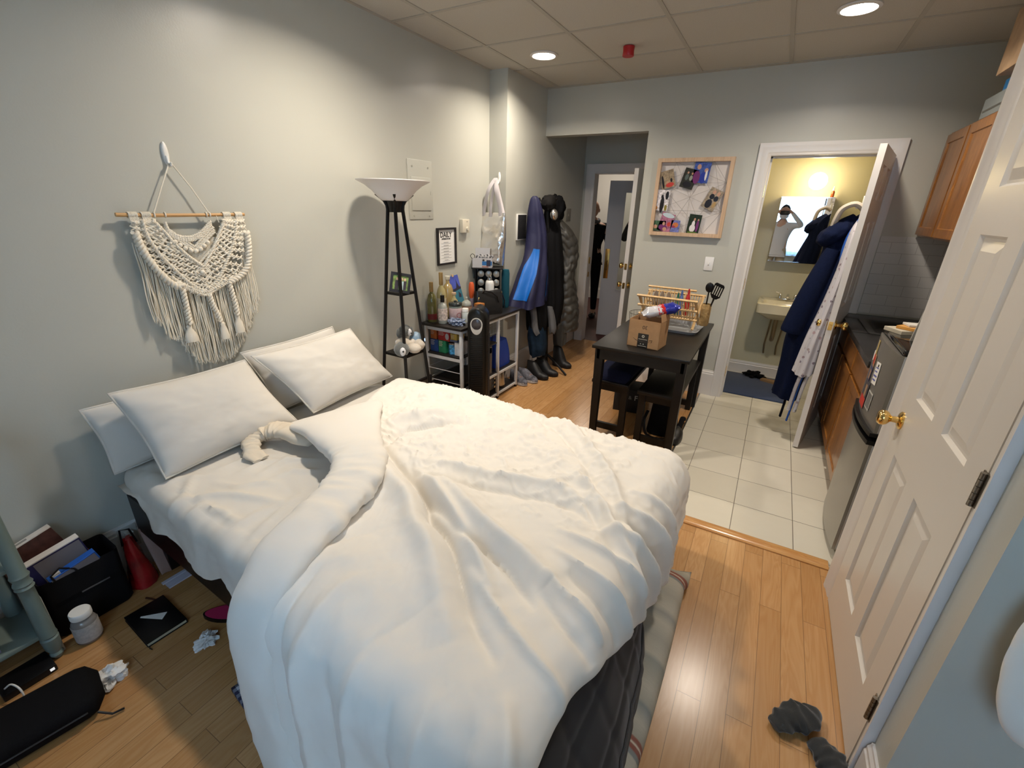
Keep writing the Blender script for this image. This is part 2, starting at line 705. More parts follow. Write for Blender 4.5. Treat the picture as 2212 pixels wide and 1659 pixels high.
# wall behind the camera, with the window opening
WX0, WX1, WZ0, WZ1 = 1.75, 3.20, 0.80, 2.2
b = B()
b.span((-0.12, YR - 0.12, 0), (WX0, YR, H))
b.span((WX1, YR - 0.12, 0), (XK + 0.1, YR, H))
b.span((WX0, YR - 0.12, 0), (WX1, YR, WZ0))
b.span((WX0, YR - 0.12, WZ1), (WX1, YR, H))
struct('wall_rear', b, M_WALL, smooth=False)
b = B()
for x0, x1, z0, z1 in ((WX0, WX1, WZ0, WZ0 + 0.06), (WX0, WX1, WZ1 - 0.06, WZ1), (WX0, WX0 + 0.06, WZ0, WZ1), (WX1 - 0.06, WX1, WZ0, WZ1), (WX0, WX1, 1.47, 1.53)):
    b.span((x0, YR - 0.09, z0), (x1, YR - 0.04, z1))
win = struct('window_1', b, M_TRIM)
b = B()
b.span((WX0 - 0.09, YR, WZ0 - 0.09), (WX0, YR + 0.02, WZ1 + 0.09), bev=0.004)
b.span((WX1, YR, WZ0 - 0.09), (WX1 + 0.09, YR + 0.02, WZ1 + 0.09), bev=0.004)
b.span((WX0 - 0.09, YR, WZ1), (WX1 + 0.09, YR + 0.02, WZ1 + 0.09), bev=0.004)
b.span((WX0 - 0.11, YR, WZ0 - 0.03), (WX1 + 0.11, YR + 0.06, WZ0), bev=0.004)
struct('window_casing', b, M_TRIM, win)
b = B()
b.span((WX0 + 0.05, YR - 0.068, WZ0 + 0.05), (WX1 - 0.05, YR - 0.062, WZ1 - 0.05))
struct('window_pane', b, M_GLASS, win, smooth=False)

# hall beyond the opening
b = B()
hx0, hx1, hz = 0.31, 1.10, 1.99
b.span((0.16, YH, 0), (hx0 - 0.01, YH + 0.1, H + 0.4))
b.span((hx0 - 0.01, YH, hz + 0.01), (hx1 + 0.01, YH + 0.1, H + 0.4))
b.span((hx1 + 0.01, YH, 0), (1.4, YH + 0.1, H + 0.4))
struct('wall_hall_end', b, M_WALL, smooth=False)
b = B()
b.span((XO + 0.0, YB + 0.12, 0), (XO + 0.10, YH + 0.05, H + 0.4))
struct('wall_hall_right', b, M_WALL, smooth=False)
b = B()
b.span((0.1, YB + 0.1, H - 0.05), (1.5, YH + 0.1, H))
struct('ceiling_hall', b, M_CEIL, smooth=False)
# corridor outside the flat door
b = B()
b.span((-2.2, 8.4, 0), (1.9, 8.5, 2.7))
b.span((-2.2, YH + 0.06, 0), (-2.1, 8.5, 2.7))
b.span((1.8, YH + 0.06, 0), (1.9, 8.5, 2.7))
b.span((-2.2, YH + 0.06, 0), (0.16, YH + 0.1, 2.7))
b.span((1.3, YH + 0.06, 0), (1.9, YH + 0.1, 2.7))
struct('wall_corridor', b, M_HALLWALL, smooth=False)
b = B()
b.span((-2.2, YH + 0.1, 2.7), (1.9, 8.5, 2.75))
struct('ceiling_corridor', b, M_CEIL, smooth=False)


def baseboard_profile(h, d=0.016):
    return [(0, 0), (d, 0), (d, h - 0.035), (d - 0.004, h - 0.03), (d - 0.004, h - 0.018), (d * 0.45, h - 0.008), (d * 0.4, h), (0, h)]


def baseboard(name, p0, p1, out, h=0.15, d=0.016, parent=None):
    """along the floor line p0->p1, protruding towards out"""
    p0 = Vector((*p0, 0)); p1 = Vector((*p1, 0)); out = Vector((*out, 0))
    b = B()
    pr = baseboard_profile(h, d)
    b.loft([[p0 + out * q[0] + Vector((0, 0, q[1])) for q in pr], [p1 + out * q[0] + Vector((0, 0, q[1])) for q in pr]])
    return struct(name, b, M_TRIM, parent, angle=20)


baseboard('baseboard_left', (0, YR), (0, 3.62), (1, 0), 0.25, 0.018)
baseboard('baseboard_left_pier', (0.171, 3.6), (0.171, YH), (1, 0), 0.22, 0.018)
baseboard('baseboard_back', (XO, YB), (2.03, YB), (0, -1), 0.24, 0.02)
baseboard('baseboard_right', (XR - 0.018, 1.155), (XK, 1.155), (0, -1), 0.20, 0.018)
baseboard('baseboard_right_end', (XR, 1.137), (XR, 1.25), (-1, 0), 0.20, 0.018)
baseboard('baseboard_closet_end', (XR + 0.01, YC), (XK, YC), (0, 1), 0.15, 0.016)
baseboard('baseboard_bathroom', (1.2, YBT), (3.3, YBT), (0, -1), 0.13, 0.016)
baseboard('baseboard_corridor', (-2.1, 8.4), (1.8, 8.4), (0, -1), 0.2, 0.016)

# casings: one profile for all, mitred corners
def casing(name, x0, x1, z1, cw, M, parent=None, m=M_TRIM, z0=0.0, k0=1.0):
    """frame around opening x0..x1 up to z1; M maps (x, z, out) to world"""
    pr = [(0.0, 0.0), (0.0, 0.012), (0.006, 0.016), (0.018, 0.013), (0.03, 0.018), (cw - 0.03, 0.020), (cw - 0.016, 0.026), (cw, 0.026), (cw, 0.0)]
    b = B()
    rings = []
    for (x, z, sx, sz) in ((x0, z0, -1, 0), (x0, z1, -1, 1), (x1, z1, 1, 1), (x1, z0, 1, 0)):
        rings.append([M @ Vector((x + sx * q[0] * (k0 if sx < 0 else 1), z + sz * q[0], q[1])) for q in pr])
    b.loft(rings)
    return struct(name, b, m, parent, angle=25)


# bathroom door frame
MY = FY.copy(); MY.translation = (0, YB, 0)
door2 = casing('door_2', BX0, BX1, BZ, 0.09, MY)
b = B()
b.span((BX0 - 0.02, YB - 0.002, 0), (BX0, YB + 0.13, BZ))
b.span((BX1, YB - 0.002, 0), (BX1 + 0.02, YB + 0.13, BZ))
b.span((BX0 - 0.02, YB - 0.002, BZ), (BX1 + 0.02, YB + 0.13, BZ + 0.02))
b.span((BX0, YB + 0.05, 0), (BX0 + 0.012, YB + 0.09, BZ))
b.span((BX0, YB + 0.05, BZ - 0.012), (BX1, YB + 0.09, BZ))
struct('door_jamb', b, M_TRIM, door2, smooth=False)
b = B()
for z in (0.25, 1.05, 1.78):
    b.span((BX0 - 0.001, YB + 0.012, z - 0.045), (BX0 + 0.003, YB + 0.05, z + 0.045))
struct('strike_plate', b, M_BRASS, door2, smooth=False)

# closet door frame (casing in the wall plane x = XR, facing -x)
MX = Matrix(((0, 0, -1, XR), (1, 0, 0, 0), (0, 1, 0, 0), (0, 0, 0, 1)))
door1 = casing('door_1', DY0, DY1, DZ, 0.105, MX, k0=0.42)
b = B()
b.span((XR - 0.001, DY0 - 0.02, 0), (XR + 0.11, DY0, DZ))
b.span((XR - 0.001, DY1, 0), (XR + 0.11, DY1 + 0.02, DZ))
b.span((XR - 0.001, DY0 - 0.02, DZ), (XR + 0.11, DY1 + 0.02, DZ + 0.02))
struct('door_jamb', b, M_TRIM, door1, smooth=False)

# flat entrance door frame
MH = FY.copy(); MH.translation = (0, YH, 0)
door3 = casing('door_3', hx0, hx1, hz, 0.1, MH)
b = B()
b.span((hx0 - 0.02, YH - 0.002, 0), (hx0, YH + 0.12, hz))
b.span((hx1, YH - 0.002, 0), (hx1 + 0.02, YH + 0.12, hz))
b.span((hx0 - 0.02, YH - 0.002, hz), (hx1 + 0.02, YH + 0.12, hz + 0.02))
struct('door_jamb', b, M_TRIM, door3, smooth=False)
b = B()
b.span((hx0 - 0.001, YH + 0.02, 0.98), (hx0 + 0.004, YH + 0.055, 1.06))
b.span((hx0 - 0.001, YH + 0.02, 0.82), (hx0 + 0.004, YH + 0.05, 0.88))
struct('strike_plate', b, M_BRASS, door3, smooth=False)

# bathroom shell
for nm_, a_, c_ in (('back', (1.2, YBT, 0), (3.3, YBT + 0.1, 2.5)), ('left', (1.98, YB + 0.12, 0), (2.06, YBT, 2.5)), ('right', (3.2, YB + 0.12, 0), (3.3, YBT, 2.5))):
    b = B()
    b.span(a_, c_)
    struct('wall_bathroom_' + nm_, b, M_BATHWALL, smooth=False)
b = B()
b.span((1.9, YB + 0.12, 2.4), (3.3, YBT + 0.1, 2.5))
struct('ceiling_bathroom', b, M_BATHWALL, smooth=False)


def panel_door(parent, w, h, t, m, panels, M, name='door_leaf'):
    """raised six-panel leaf; local x across 0..w, y up 0..h, z thickness 0..t; panels = (x0,x1,z0,z1)"""
    b = B()
    bm = b.bm
    xs = sorted({0, w} | {round(v, 4) for q in panels for v in q[:2]})
    zs = sorted({0, h} | {round(v, 4) for q in panels for v in q[2:]})
    inside = lambda x, z: any(q[0] < x < q[1] and q[2] < z < q[3] for q in panels)
    for side in (0, 1):
        zz = t if side else 0.0
        sg = 1 if side else -1
        for i in range(len(xs) - 1):
            for j in range(len(zs) - 1):
                if inside((xs[i] + xs[i + 1]) / 2, (zs[j] + zs[j + 1]) / 2):
                    continue
                bm.faces.new([bm.verts.new(M @ Vector(q)) for q in ((xs[i], zs[j], zz), (xs[i + 1], zs[j], zz), (xs[i + 1], zs[j + 1], zz), (xs[i], zs[j + 1], zz))])
        for (x0, x1, z0, z1) in panels:
            steps = [(0, 0), (0.008, -0.011), (0.016, -0.011), (0.045, -0.002), (0.05, -0.002)]
            rings = []
            for ins, dz in steps:
                rings.append([M @ Vector(q) for q in ((x0 + ins, z0 + ins, zz + sg * dz), (x1 - ins, z0 + ins, zz + sg * dz), (x1 - ins, z1 - ins, zz + sg * dz), (x0 + ins, z1 - ins, zz + sg * dz))])
            rs = [[bm.verts.new(p) for p in r] for r in rings]
            for a, c in zip(rs[:-1], rs[1:]):
                for k in range(4):
                    bm.faces.new((a[k], a[(k + 1) % 4], c[(k + 1) % 4], c[k]))
            bm.faces.new(rs[-1])
    # rim
    ring0 = [M @ Vector(q) for q in ((0, 0, 0), (w, 0, 0), (w, h, 0), (0, h, 0))]
    ring1 = [M @ Vector(q) for q in ((0, 0, t), (w, 0, t), (w, h, t), (0, h, t))]
    b.loft([ring0, ring1], caps=False)
    bmesh.ops.remove_doubles(bm, verts=bm.verts[:], dist=1e-5)
    return b.build(name, m, parent, angle=15)


def six_panels(w, h):
    st, mid = 0.115, 0.10
    pw = (w - 2 * st - mid) / 2
    cols = ((st, st + pw), (st + pw + mid, w - st))
    rows = ((0.22, 0.81), (1.03, 1.57), (1.70, h - 0.10))
    return [(c[0], c[1], r[0], r[1]) for r in rows for c in cols]


def door_knob(parent, M, m=M_BRASS, name='door_knob'):
    """local z points out of the door face"""
    b = B()
    b.lathe([(0.0, 0), (0.033, 0), (0.033, 0.004), (0.026, 0.009), (0.012, 0.012), (0.011, 0.03), (0.014, 0.034), (0.024, 0.042), (0.0285, 0.052), (0.0275, 0.062), (0.021, 0.070), (0.012, 0.072), (0.0, 0.072)], seg=28, M=M)
    return b.build(name, m, parent, angle=50)


# closet door, closed in its frame
MD = Matrix(((0, 0, -1, XR + 0.018), (1, 0, 0, DY0 + 0.003), (0, 1, 0, 0.008), (0, 0, 0, 1)))
leaf = panel_door(door1, DY1 - DY0 - 0.006, DZ - 0.012, 0.035, M_DOOR, six_panels(DY1 - DY0 - 0.006, DZ - 0.012), MD, 'closet_door_leaf')
K = Matrix(((0, 0, -1, XR - 0.017), (1, 0, 0, 1.985), (0, 1, 0, 0.930), (0, 0, 0, 1)))
door_knob(leaf, K)
for z in (0.275, 1.04, 1.80):
    b = B()
    for k in range(5):
        b.cyl((XR - 0.024, DY0 - 0.002, z - 0.045 + k * 0.018), (XR - 0.024, DY0 - 0.002, z - 0.0285 + k * 0.018), 0.0065, seg=12)
    b.span((XR - 0.020, DY0 - 0.016, z - 0.044), (XR - 0.0165, DY0 + 0.016, z + 0.044))
    b.build('hinge', mat('worn_steel_hinge', (0.20, 0.18, 0.15), 0.35, 0.9), leaf)

# bathroom door leaf: hinged at the right jamb, swung into the kitchen
hx, hy = 2.856, YB - 0.03
tipx, tipy = 2.70, 3.60
ang = math.atan2(tipy - hy, tipx - hx)
ux, uy = math.cos(ang), math.sin(ang)
wl = math.hypot(tipx - hx, tipy - hy)
MB = Matrix(((ux, 0, -uy * -1, hx), (uy, 0, ux * -1, hy), (0, 1, 0, 0.01), (0, 0, 0, 1)))   # z side faces away from room centre
MB = Matrix(((ux, 0, -uy, hx), (uy, 0, ux, hy), (0, 1, 0, 0.012), (0, 0, 0, 1)))
leafb = panel_door(door2, wl, 2.0, 0.035, M_TRIM, six_panels(wl, 2.0), MB, 'bathroom_door_leaf')
nx, ny = -uy, ux
for s in (1, -1):
    px, py = hx + ux * (wl - 0.065), hy + uy * (wl - 0.065)
    if s > 0:
        o = Vector((px + nx * 0.035, py + ny * 0.035, 0.93)); zx, zy = nx, ny
    else:
        o = Vector((px, py, 0.93)); zx, zy = -nx, -ny
    K = Matrix(((ux, 0, zx, o.x), (uy, 0, zy, o.y), (0, 1, 0, o.z), (0, 0, 0, 1)))
    door_knob(leafb, K)
b = B()
e = Vector((hx + ux * wl, hy + uy * wl, 0))
K = Matrix(((nx, 0, ux, e.x), (ny, 0, uy, e.y), (0, 1, 0, 0.93), (0, 0, 0, 1)))
b.box((0.0175, 0, 0.0008), (0.024, 0.056, 0.002), M=K)
b.box((0.0175, 0, 0.004), (0.012, 0.016, 0.008), M=K)
b.build('latch_plate', M_BRASS, leafb, smooth=False)

# entrance door leaf, swung into the flat against the right side
DA = 0.105
MB2 = Matrix(((-math.sin(DA), 0, math.cos(DA), 1.075), (-math.cos(DA), 0, -math.sin(DA), YH - 0.03), (0, 1, 0, 0.01), (0, 0, 0, 1)))
leafe = panel_door(door3, 0.79, 1.97, 0.042, M_TRIM, six_panels(0.79, 1.97), MB2, 'entrance_door_leaf')
for z, nm in ((1.07, 'deadbolt'), (0.88, 'door_knob')):
    door_knob(leafe, MB2 @ Matrix(((1, 0, 0, 0.72), (0, 1, 0, z), (0, 0, 1, 0.042), (0, 0, 0, 1))), name=nm)
    door_knob(leafe, MB2 @ Matrix(((1, 0, 0, 0.72), (0, 1, 0, z), (0, 0, -1, 0), (0, 0, 0, 1))), name=nm)
b = B()
b.span((0.789, 0.85, 0.008), (0.7925, 0.91, 0.034), MB2)
b.span((0.789, 1.04, 0.008), (0.7925, 1.10, 0.034), MB2)
b.build('latch_plate', M_BRASS, leafe, smooth=False)

# ------------------------------------------------------------ bed
def ridge_field(P, ridges):
    """P (n,2) array; ridges: (polyline, height, half width[, taper]) -> summed height; negative height = crease"""
    out = np.zeros(len(P))
    for rd in ridges:
        pts, h, w = np.array(rd[0], float), rd[1], rd[2]
        best = np.full(len(P), 1e9)
        tt = np.zeros(len(P))
        seg = pts[1:] - pts[:-1]
        L = np.linalg.norm(seg, axis=1)
        cum = np.concatenate([[0], np.cumsum(L)])
        for i in range(len(seg)):
            d = P - pts[i]
            t = np.clip((d @ seg[i]) / (L[i] ** 2), 0, 1)
            dist = np.linalg.norm(d - t[:, None] * seg[i], axis=1)
            m = dist < best
            best[m] = dist[m]
            tt[m] = (cum[i] + t[m] * L[i]) / cum[-1]
        amp = np.sin(np.clip(tt, 0.0, 1.0) * math.pi) ** 0.6 * 0.85 + 0.15
        prof = 1.0 / (1.0 + (best / w) ** 2) ** 1.6
        out += h * amp * prof
    return out


def fbm(P, scale, seed=0.0, octv=3):
    out = np.empty(len(P))
    for i, p in enumerate(P):
        out[i] = mnoise.fractal(Vector((p[0] * scale + seed, p[1] * scale - seed, seed)), 0.7, 2.0, octv)
    return out


BA = math.radians(-2.5)
BO = Vector((0.03, 0.605, 0))


def bw(u, v, z):
    """bed coordinates to world"""
    return Vector((BO.x + u * math.cos(BA) - v * math.sin(BA), BO.y + u * math.sin(BA) + v * math.cos(BA), z))


MTX = Matrix.Translation(BO) @ Matrix.Rotation(BA, 4, 'Z')
bed = thing('bed', 'full-size bed with black platform and white mattress sheet, head end against the left wall', 'bed', tuple(bw(0.96, 0.68, 0)), BA)
b = B()
b.span((0.0, 0.02, 0.235), (1.93, 1.35, 0.30), MTX, 0.006)
b.span((0.0, 0.002, 0.205), (1.935, 0.03, 0.40), MTX, 0.004)
b.span((0.0, 1.325, 0.22), (1.935, 1.355, 0.345), MTX, 0.004)
b.span((1.91, 0.015, 0.22), (1.94, 1.355, 0.345), MTX, 0.004)
b.span((-0.01, 0.015, 0.22), (0.02, 1.355, 0.345), MTX, 0.004)
b.build('bed_frame', M_BLACKM, bed)
for (u, v) in ((0.10, 0.06), (1.0, 0.06), (1.84, 0.06), (0.10, 1.30), (1.0, 1.30), (1.84, 1.30)):
    b = B()
    b.span((u - 0.02, v - 0.02, 0), (u + 0.02, v + 0.02, 0.23), MTX, 0.003)
    b.build('leg', M_BLACKM, bed)

# mattress wrapped in its fitted sheet
M_SHEET = mat('white_bed_sheet', (0.68, 0.645, 0.585), 0.85, sheen=0.1, bump=(500, 0.12, 0.0006))
NU, NV = 130, 130
rows = []
Lm, Wm, rr = 1.92, 1.37, 0.07
zt, zb = 0.535, 0.315
S_R = [([(0.61, 0.52), (0.59, 0.61), (0.63, 0.65), (0.7, 0.67), (0.82, 0.67)], 0.014, 0.016),
       ([(0.50, 0.52), (0.52, 0.6), (0.56, 0.69), (0.64, 0.75), (0.77, 0.8), (0.85, 0.82)], 0.016, 0.018),
       ([(0.83, 0.56), (0.83, 0.72), (0.85, 0.84)], 0.013, 0.014),
       ([(0.49, 0.76), (0.6, 0.79), (0.63, 0.84), (0.72, 0.90)], 0.010, 0.012),
       ([(0.02, 0.63), (0.06, 0.74), (0.19, 0.84), (0.25, 0.99)], 0.009, 0.014),
       ([(0.2, 0.53), (0.22, 0.61), (0.38, 0.64)], 0.010, 0.016),
       ([(0.50, 0.48), (0.49, 0.56), (0.46, 0.66), (0.36, 0.75)], 0.012, 0.015),
       ([(0.59, 0.88), (0.58, 1.02), (0.69, 1.1)], 0.013, 0.013),
       ([(0.66, 0.86), (0.68, 0.98), (0.78, 1.04)], 0.012, 0.012),
       ([(0.95, 0.56), (0.90, 0.75), (0.84, 0.92)], 0.014, 0.014),
       ([(0.74, 0.55), (0.72, 0.61), (0.77, 0.72)], -0.006, 0.012),
       ([(0.3, 0.55), (0.33, 0.70), (0.45, 0.80)], 0.007, 0.014),
       ([(0.40, 0.80), (0.42, 0.95), (0.52, 1.05)], 0.008, 0.012),
       ([(0.5, 0.83), (0.51, 0.95), (0.62, 1.1)], 0.009, 0.010),
       ([(0.1, 0.58), (0.14, 0.7), (0.28, 0.8)], 0.008, 0.012)]


def around(k, n):
    """profile across the mattress: near bottom edge -> near side -> top -> far side -> far bottom"""
    segs = [zt - zb - rr, rr * PI / 2, Wm - 2 * rr, rr * PI / 2, zt - zb - rr]
    s = k / (n - 1) * sum(segs)
    if s < segs[0]:
        return 0.0, zb + s, (0, -1, 0), s - segs[0] - 0.11
    s -= segs[0]
    if s < segs[1]:
        a = s / rr
        return rr - rr * math.cos(a), zt - rr + rr * math.sin(a), (0, -math.cos(a), math.sin(a)), s - 0.11
    s -= segs[1]
    if s < segs[2]:
        return rr + s, zt, (0, 0, 1), rr + s
    s -= segs[2]
    if s < segs[3]:
        a = s / rr
        return Wm - rr + rr * math.sin(a), zt - rr + rr * math.cos(a), (0, math.sin(a), math.cos(a)), Wm - rr + s
    s -= segs[3]
    return Wm, zt - rr - s, (0, 1, 0), Wm + s


prof = [around(k, NV) for k in range(NV)]
us = []
for i in range(NU):
    t = i / (NU - 1)
    us.append(t)
pts, nrm, flat = [], [], []
for i in range(NU):
    s = us[i] * (Lm)
    for k in range(NV):
        v, z, n, q = prof[k]
        # rounded ends
        e = min(s, Lm - s)
        sh = 0.0
        if e < rr:
            sh = rr - math.sqrt(max(0, rr * rr - (rr - e) ** 2))
        u = s
        zz = z - sh * (0.9 if n[2] > 0.3 else 0.2)
        vv = v + sh * 0.8 * (1 if v < Wm / 2 else -1) * (1 - n[2])
        # wavy lower hem riding up at the head end
        if q < -0.02 and v < 0.2:
            rise = 0.115 * math.exp(-((s - 0.12) / 0.22) ** 2) + 0.018 * math.sin(s * 17) + 0.012 * math.sin(s * 31 + 1)
            kf = max(0.0, (zt - rr - z) / (zt - rr - zb))
            zz = z + (rise + 0.035) * kf
            vv -= 0.020 * kf * (0.8 + 0.4 * math.sin(s * 21 + 0.5)) + 0.006
        pts.append((u, vv, zz)); nrm.append(n); flat.append((s, q))
P = np.array([tuple(bw(f[0], f[1], 0))[:2] for f in flat])
h = 1.35 * ridge_field(P, S_R)
fine = fbm(P * np.array([1.0, 1.6]), 9, 3.0, 3)
side = fbm(P * np.array([2.6, 0.8]), 6, 8.0, 2)
bm = bmesh.new()
vs_ = []
for i, (p, n, f) in enumerate(zip(pts, nrm, flat)):
    dsp = h[i] + 0.0022 * fine[i] + (0.008 * max(-0.6, side[i]) if f[1] < 0.10 else 0.0)
    q = Vector(p) + Vector(n) * dsp
    vs_.append(bm.verts.new(bw(*q)))
for i in range(NU - 1):
    for k in range(NV - 1):
        bm.faces.new((vs_[i * NV + k], vs_[i * NV + k + 1], vs_[(i + 1) * NV + k + 1], vs_[(i + 1) * NV + k]))
bm.faces.new([vs_[k] for k in range(NV)])
bm.faces.new([vs_[(NU - 1) * NV + k] for k in range(NV)][::-1])
b = B(); b.bm.free(); b.bm = bm
b.build('mattress', M_SHEET, bed, angle=80)

# ------------------------------------------------------------ duvet
duvet = thing('duvet', 'big rumpled white duvet thrown over the bed, hanging to the floor', 'duvet', tuple(bw(1.2, 0.6, 0.55)), BA)
M_DUVET = mat('white_duvet_cover', (0.76, 0.725, 0.665), 0.82, sheen=0.15, bump=(420, 0.10, 0.0006))
ZT, RR = 0.60, 0.12
UI, V0, V1 = 1.955, -0.02, 1.37
V0i, V1i = V0 + 0.03, V1 - 0.03


def to_bed(x, y):
    dx, dy = x - BO.x, y - BO.y
    return (dx * math.cos(BA) + dy * math.sin(BA), -dx * math.sin(BA) + dy * math.cos(BA))


def drape(u, v, lift=0.0, zt=ZT, flare=0.10, rr=RR, floor=0.012):
    cu, cv = min(u, UI), min(max(v, V0i), V1i)
    du, dv = u - cu, v - cv
    d = math.hypot(du, dv)
    if d < 1e-6:
        return Vector((u, v, zt + lift)), Vector((0, 0, 1)), 0.0
    nx_, ny_ = du / d, dv / d
    q = rr * PI / 2
    if d < q:
        a = d / rr
        hor, drop = rr * math.sin(a), rr * (1 - math.cos(a))
        n = Vector((nx_ * math.sin(a), ny_ * math.sin(a), math.cos(a)))
    else:
        s = d - q
        hor, drop = rr + s * flare, rr + s * 0.99
        n = Vector((nx_, ny_, 0.1)).normalized()
    z = zt - drop
    p = Vector((cu + nx_ * hor, cv + ny_ * hor, z)) + n * lift
    if p.z < floor:
        over = floor - p.z
        p.z = floor + 0.004 * math.sin(over * 60)
        p.x += nx_ * over * 0.8
        p.y += ny_ * over * 0.8
    return p, n, d


def resample(pts, n):
    pts = np.array(pts, float)
    # Catmull-Rom then uniform arc length
    out = []
    for i in range(len(pts) - 1):
        p0 = pts[max(i - 1, 0)]; p1 = pts[i]; p2 = pts[i + 1]; p3 = pts[min(i + 2, len(pts) - 1)]
        for t in np.linspace(0, 1, 12, endpoint=False):
            out.append(0.5 * (2 * p1 + (p2 - p0) * t + (2 * p0 - 5 * p1 + 4 * p2 - p3) * t ** 2 + (3 * p1 - p0 - 3 * p2 + p3) * t ** 3))
    out.append(pts[-1])
    out = np.array(out)
    L = np.concatenate([[0], np.cumsum(np.linalg.norm(out[1:] - out[:-1], axis=1))])
    s = np.linspace(0, L[-1], n)
    return np.stack([np.interp(s, L, out[:, k]) for k in range(out.shape[1])], 1)


ND, ME = 270, 270
left = resample([(0.30, 2.24), (0.34, 2.1), (0.37, 1.93), (0.43, 1.72), (0.55, 1.46), (0.72, 1.30), (0.95, 1.12), (1.10, 0.95), (1.17, 0.78), (1.19, 0.62), (1.22, 0.48), (1.26, 0.25), (1.34, 0.02), (1.42, -0.12)], ND)
foot = resample([(2.25, 2.10), (2.38, 1.86), (2.45, 1.6), (2.43, 1.4), (2.37, 1.2), (2.28, 1.0), (2.2, 0.85), (2.13, 0.70), (2.12, 0.52), (2.12, 0.34), (2.07, 0.15), (2.02, -0.10)], ND)
far = resample([(0.30, 2.24), (1.0, 2.27), (1.6, 2.26), (2.25, 2.10)], ME)
near = resample([(1.42, -0.12), (1.6, -0.15), (1.82, -0.13), (2.02, -0.10)], ME)
S, T = np.meshgrid(np.linspace(0, 1, ND), np.linspace(0, 1, ME), indexing='ij')   # S along far->near, T left->foot
Q = ((1 - T)[..., None] * left[:, None, :] + T[..., None] * foot[:, None, :]
     + (1 - S)[..., None] * far[None, :, :] + S[..., None] * near[None, :, :]
     - ((1 - S) * (1 - T))[..., None] * far[0] - ((1 - S) * T)[..., None] * far[-1]
     - (S * (1 - T))[..., None] * near[0] - (S * T)[..., None] * near[-1])
P = Q.reshape(-1, 2)
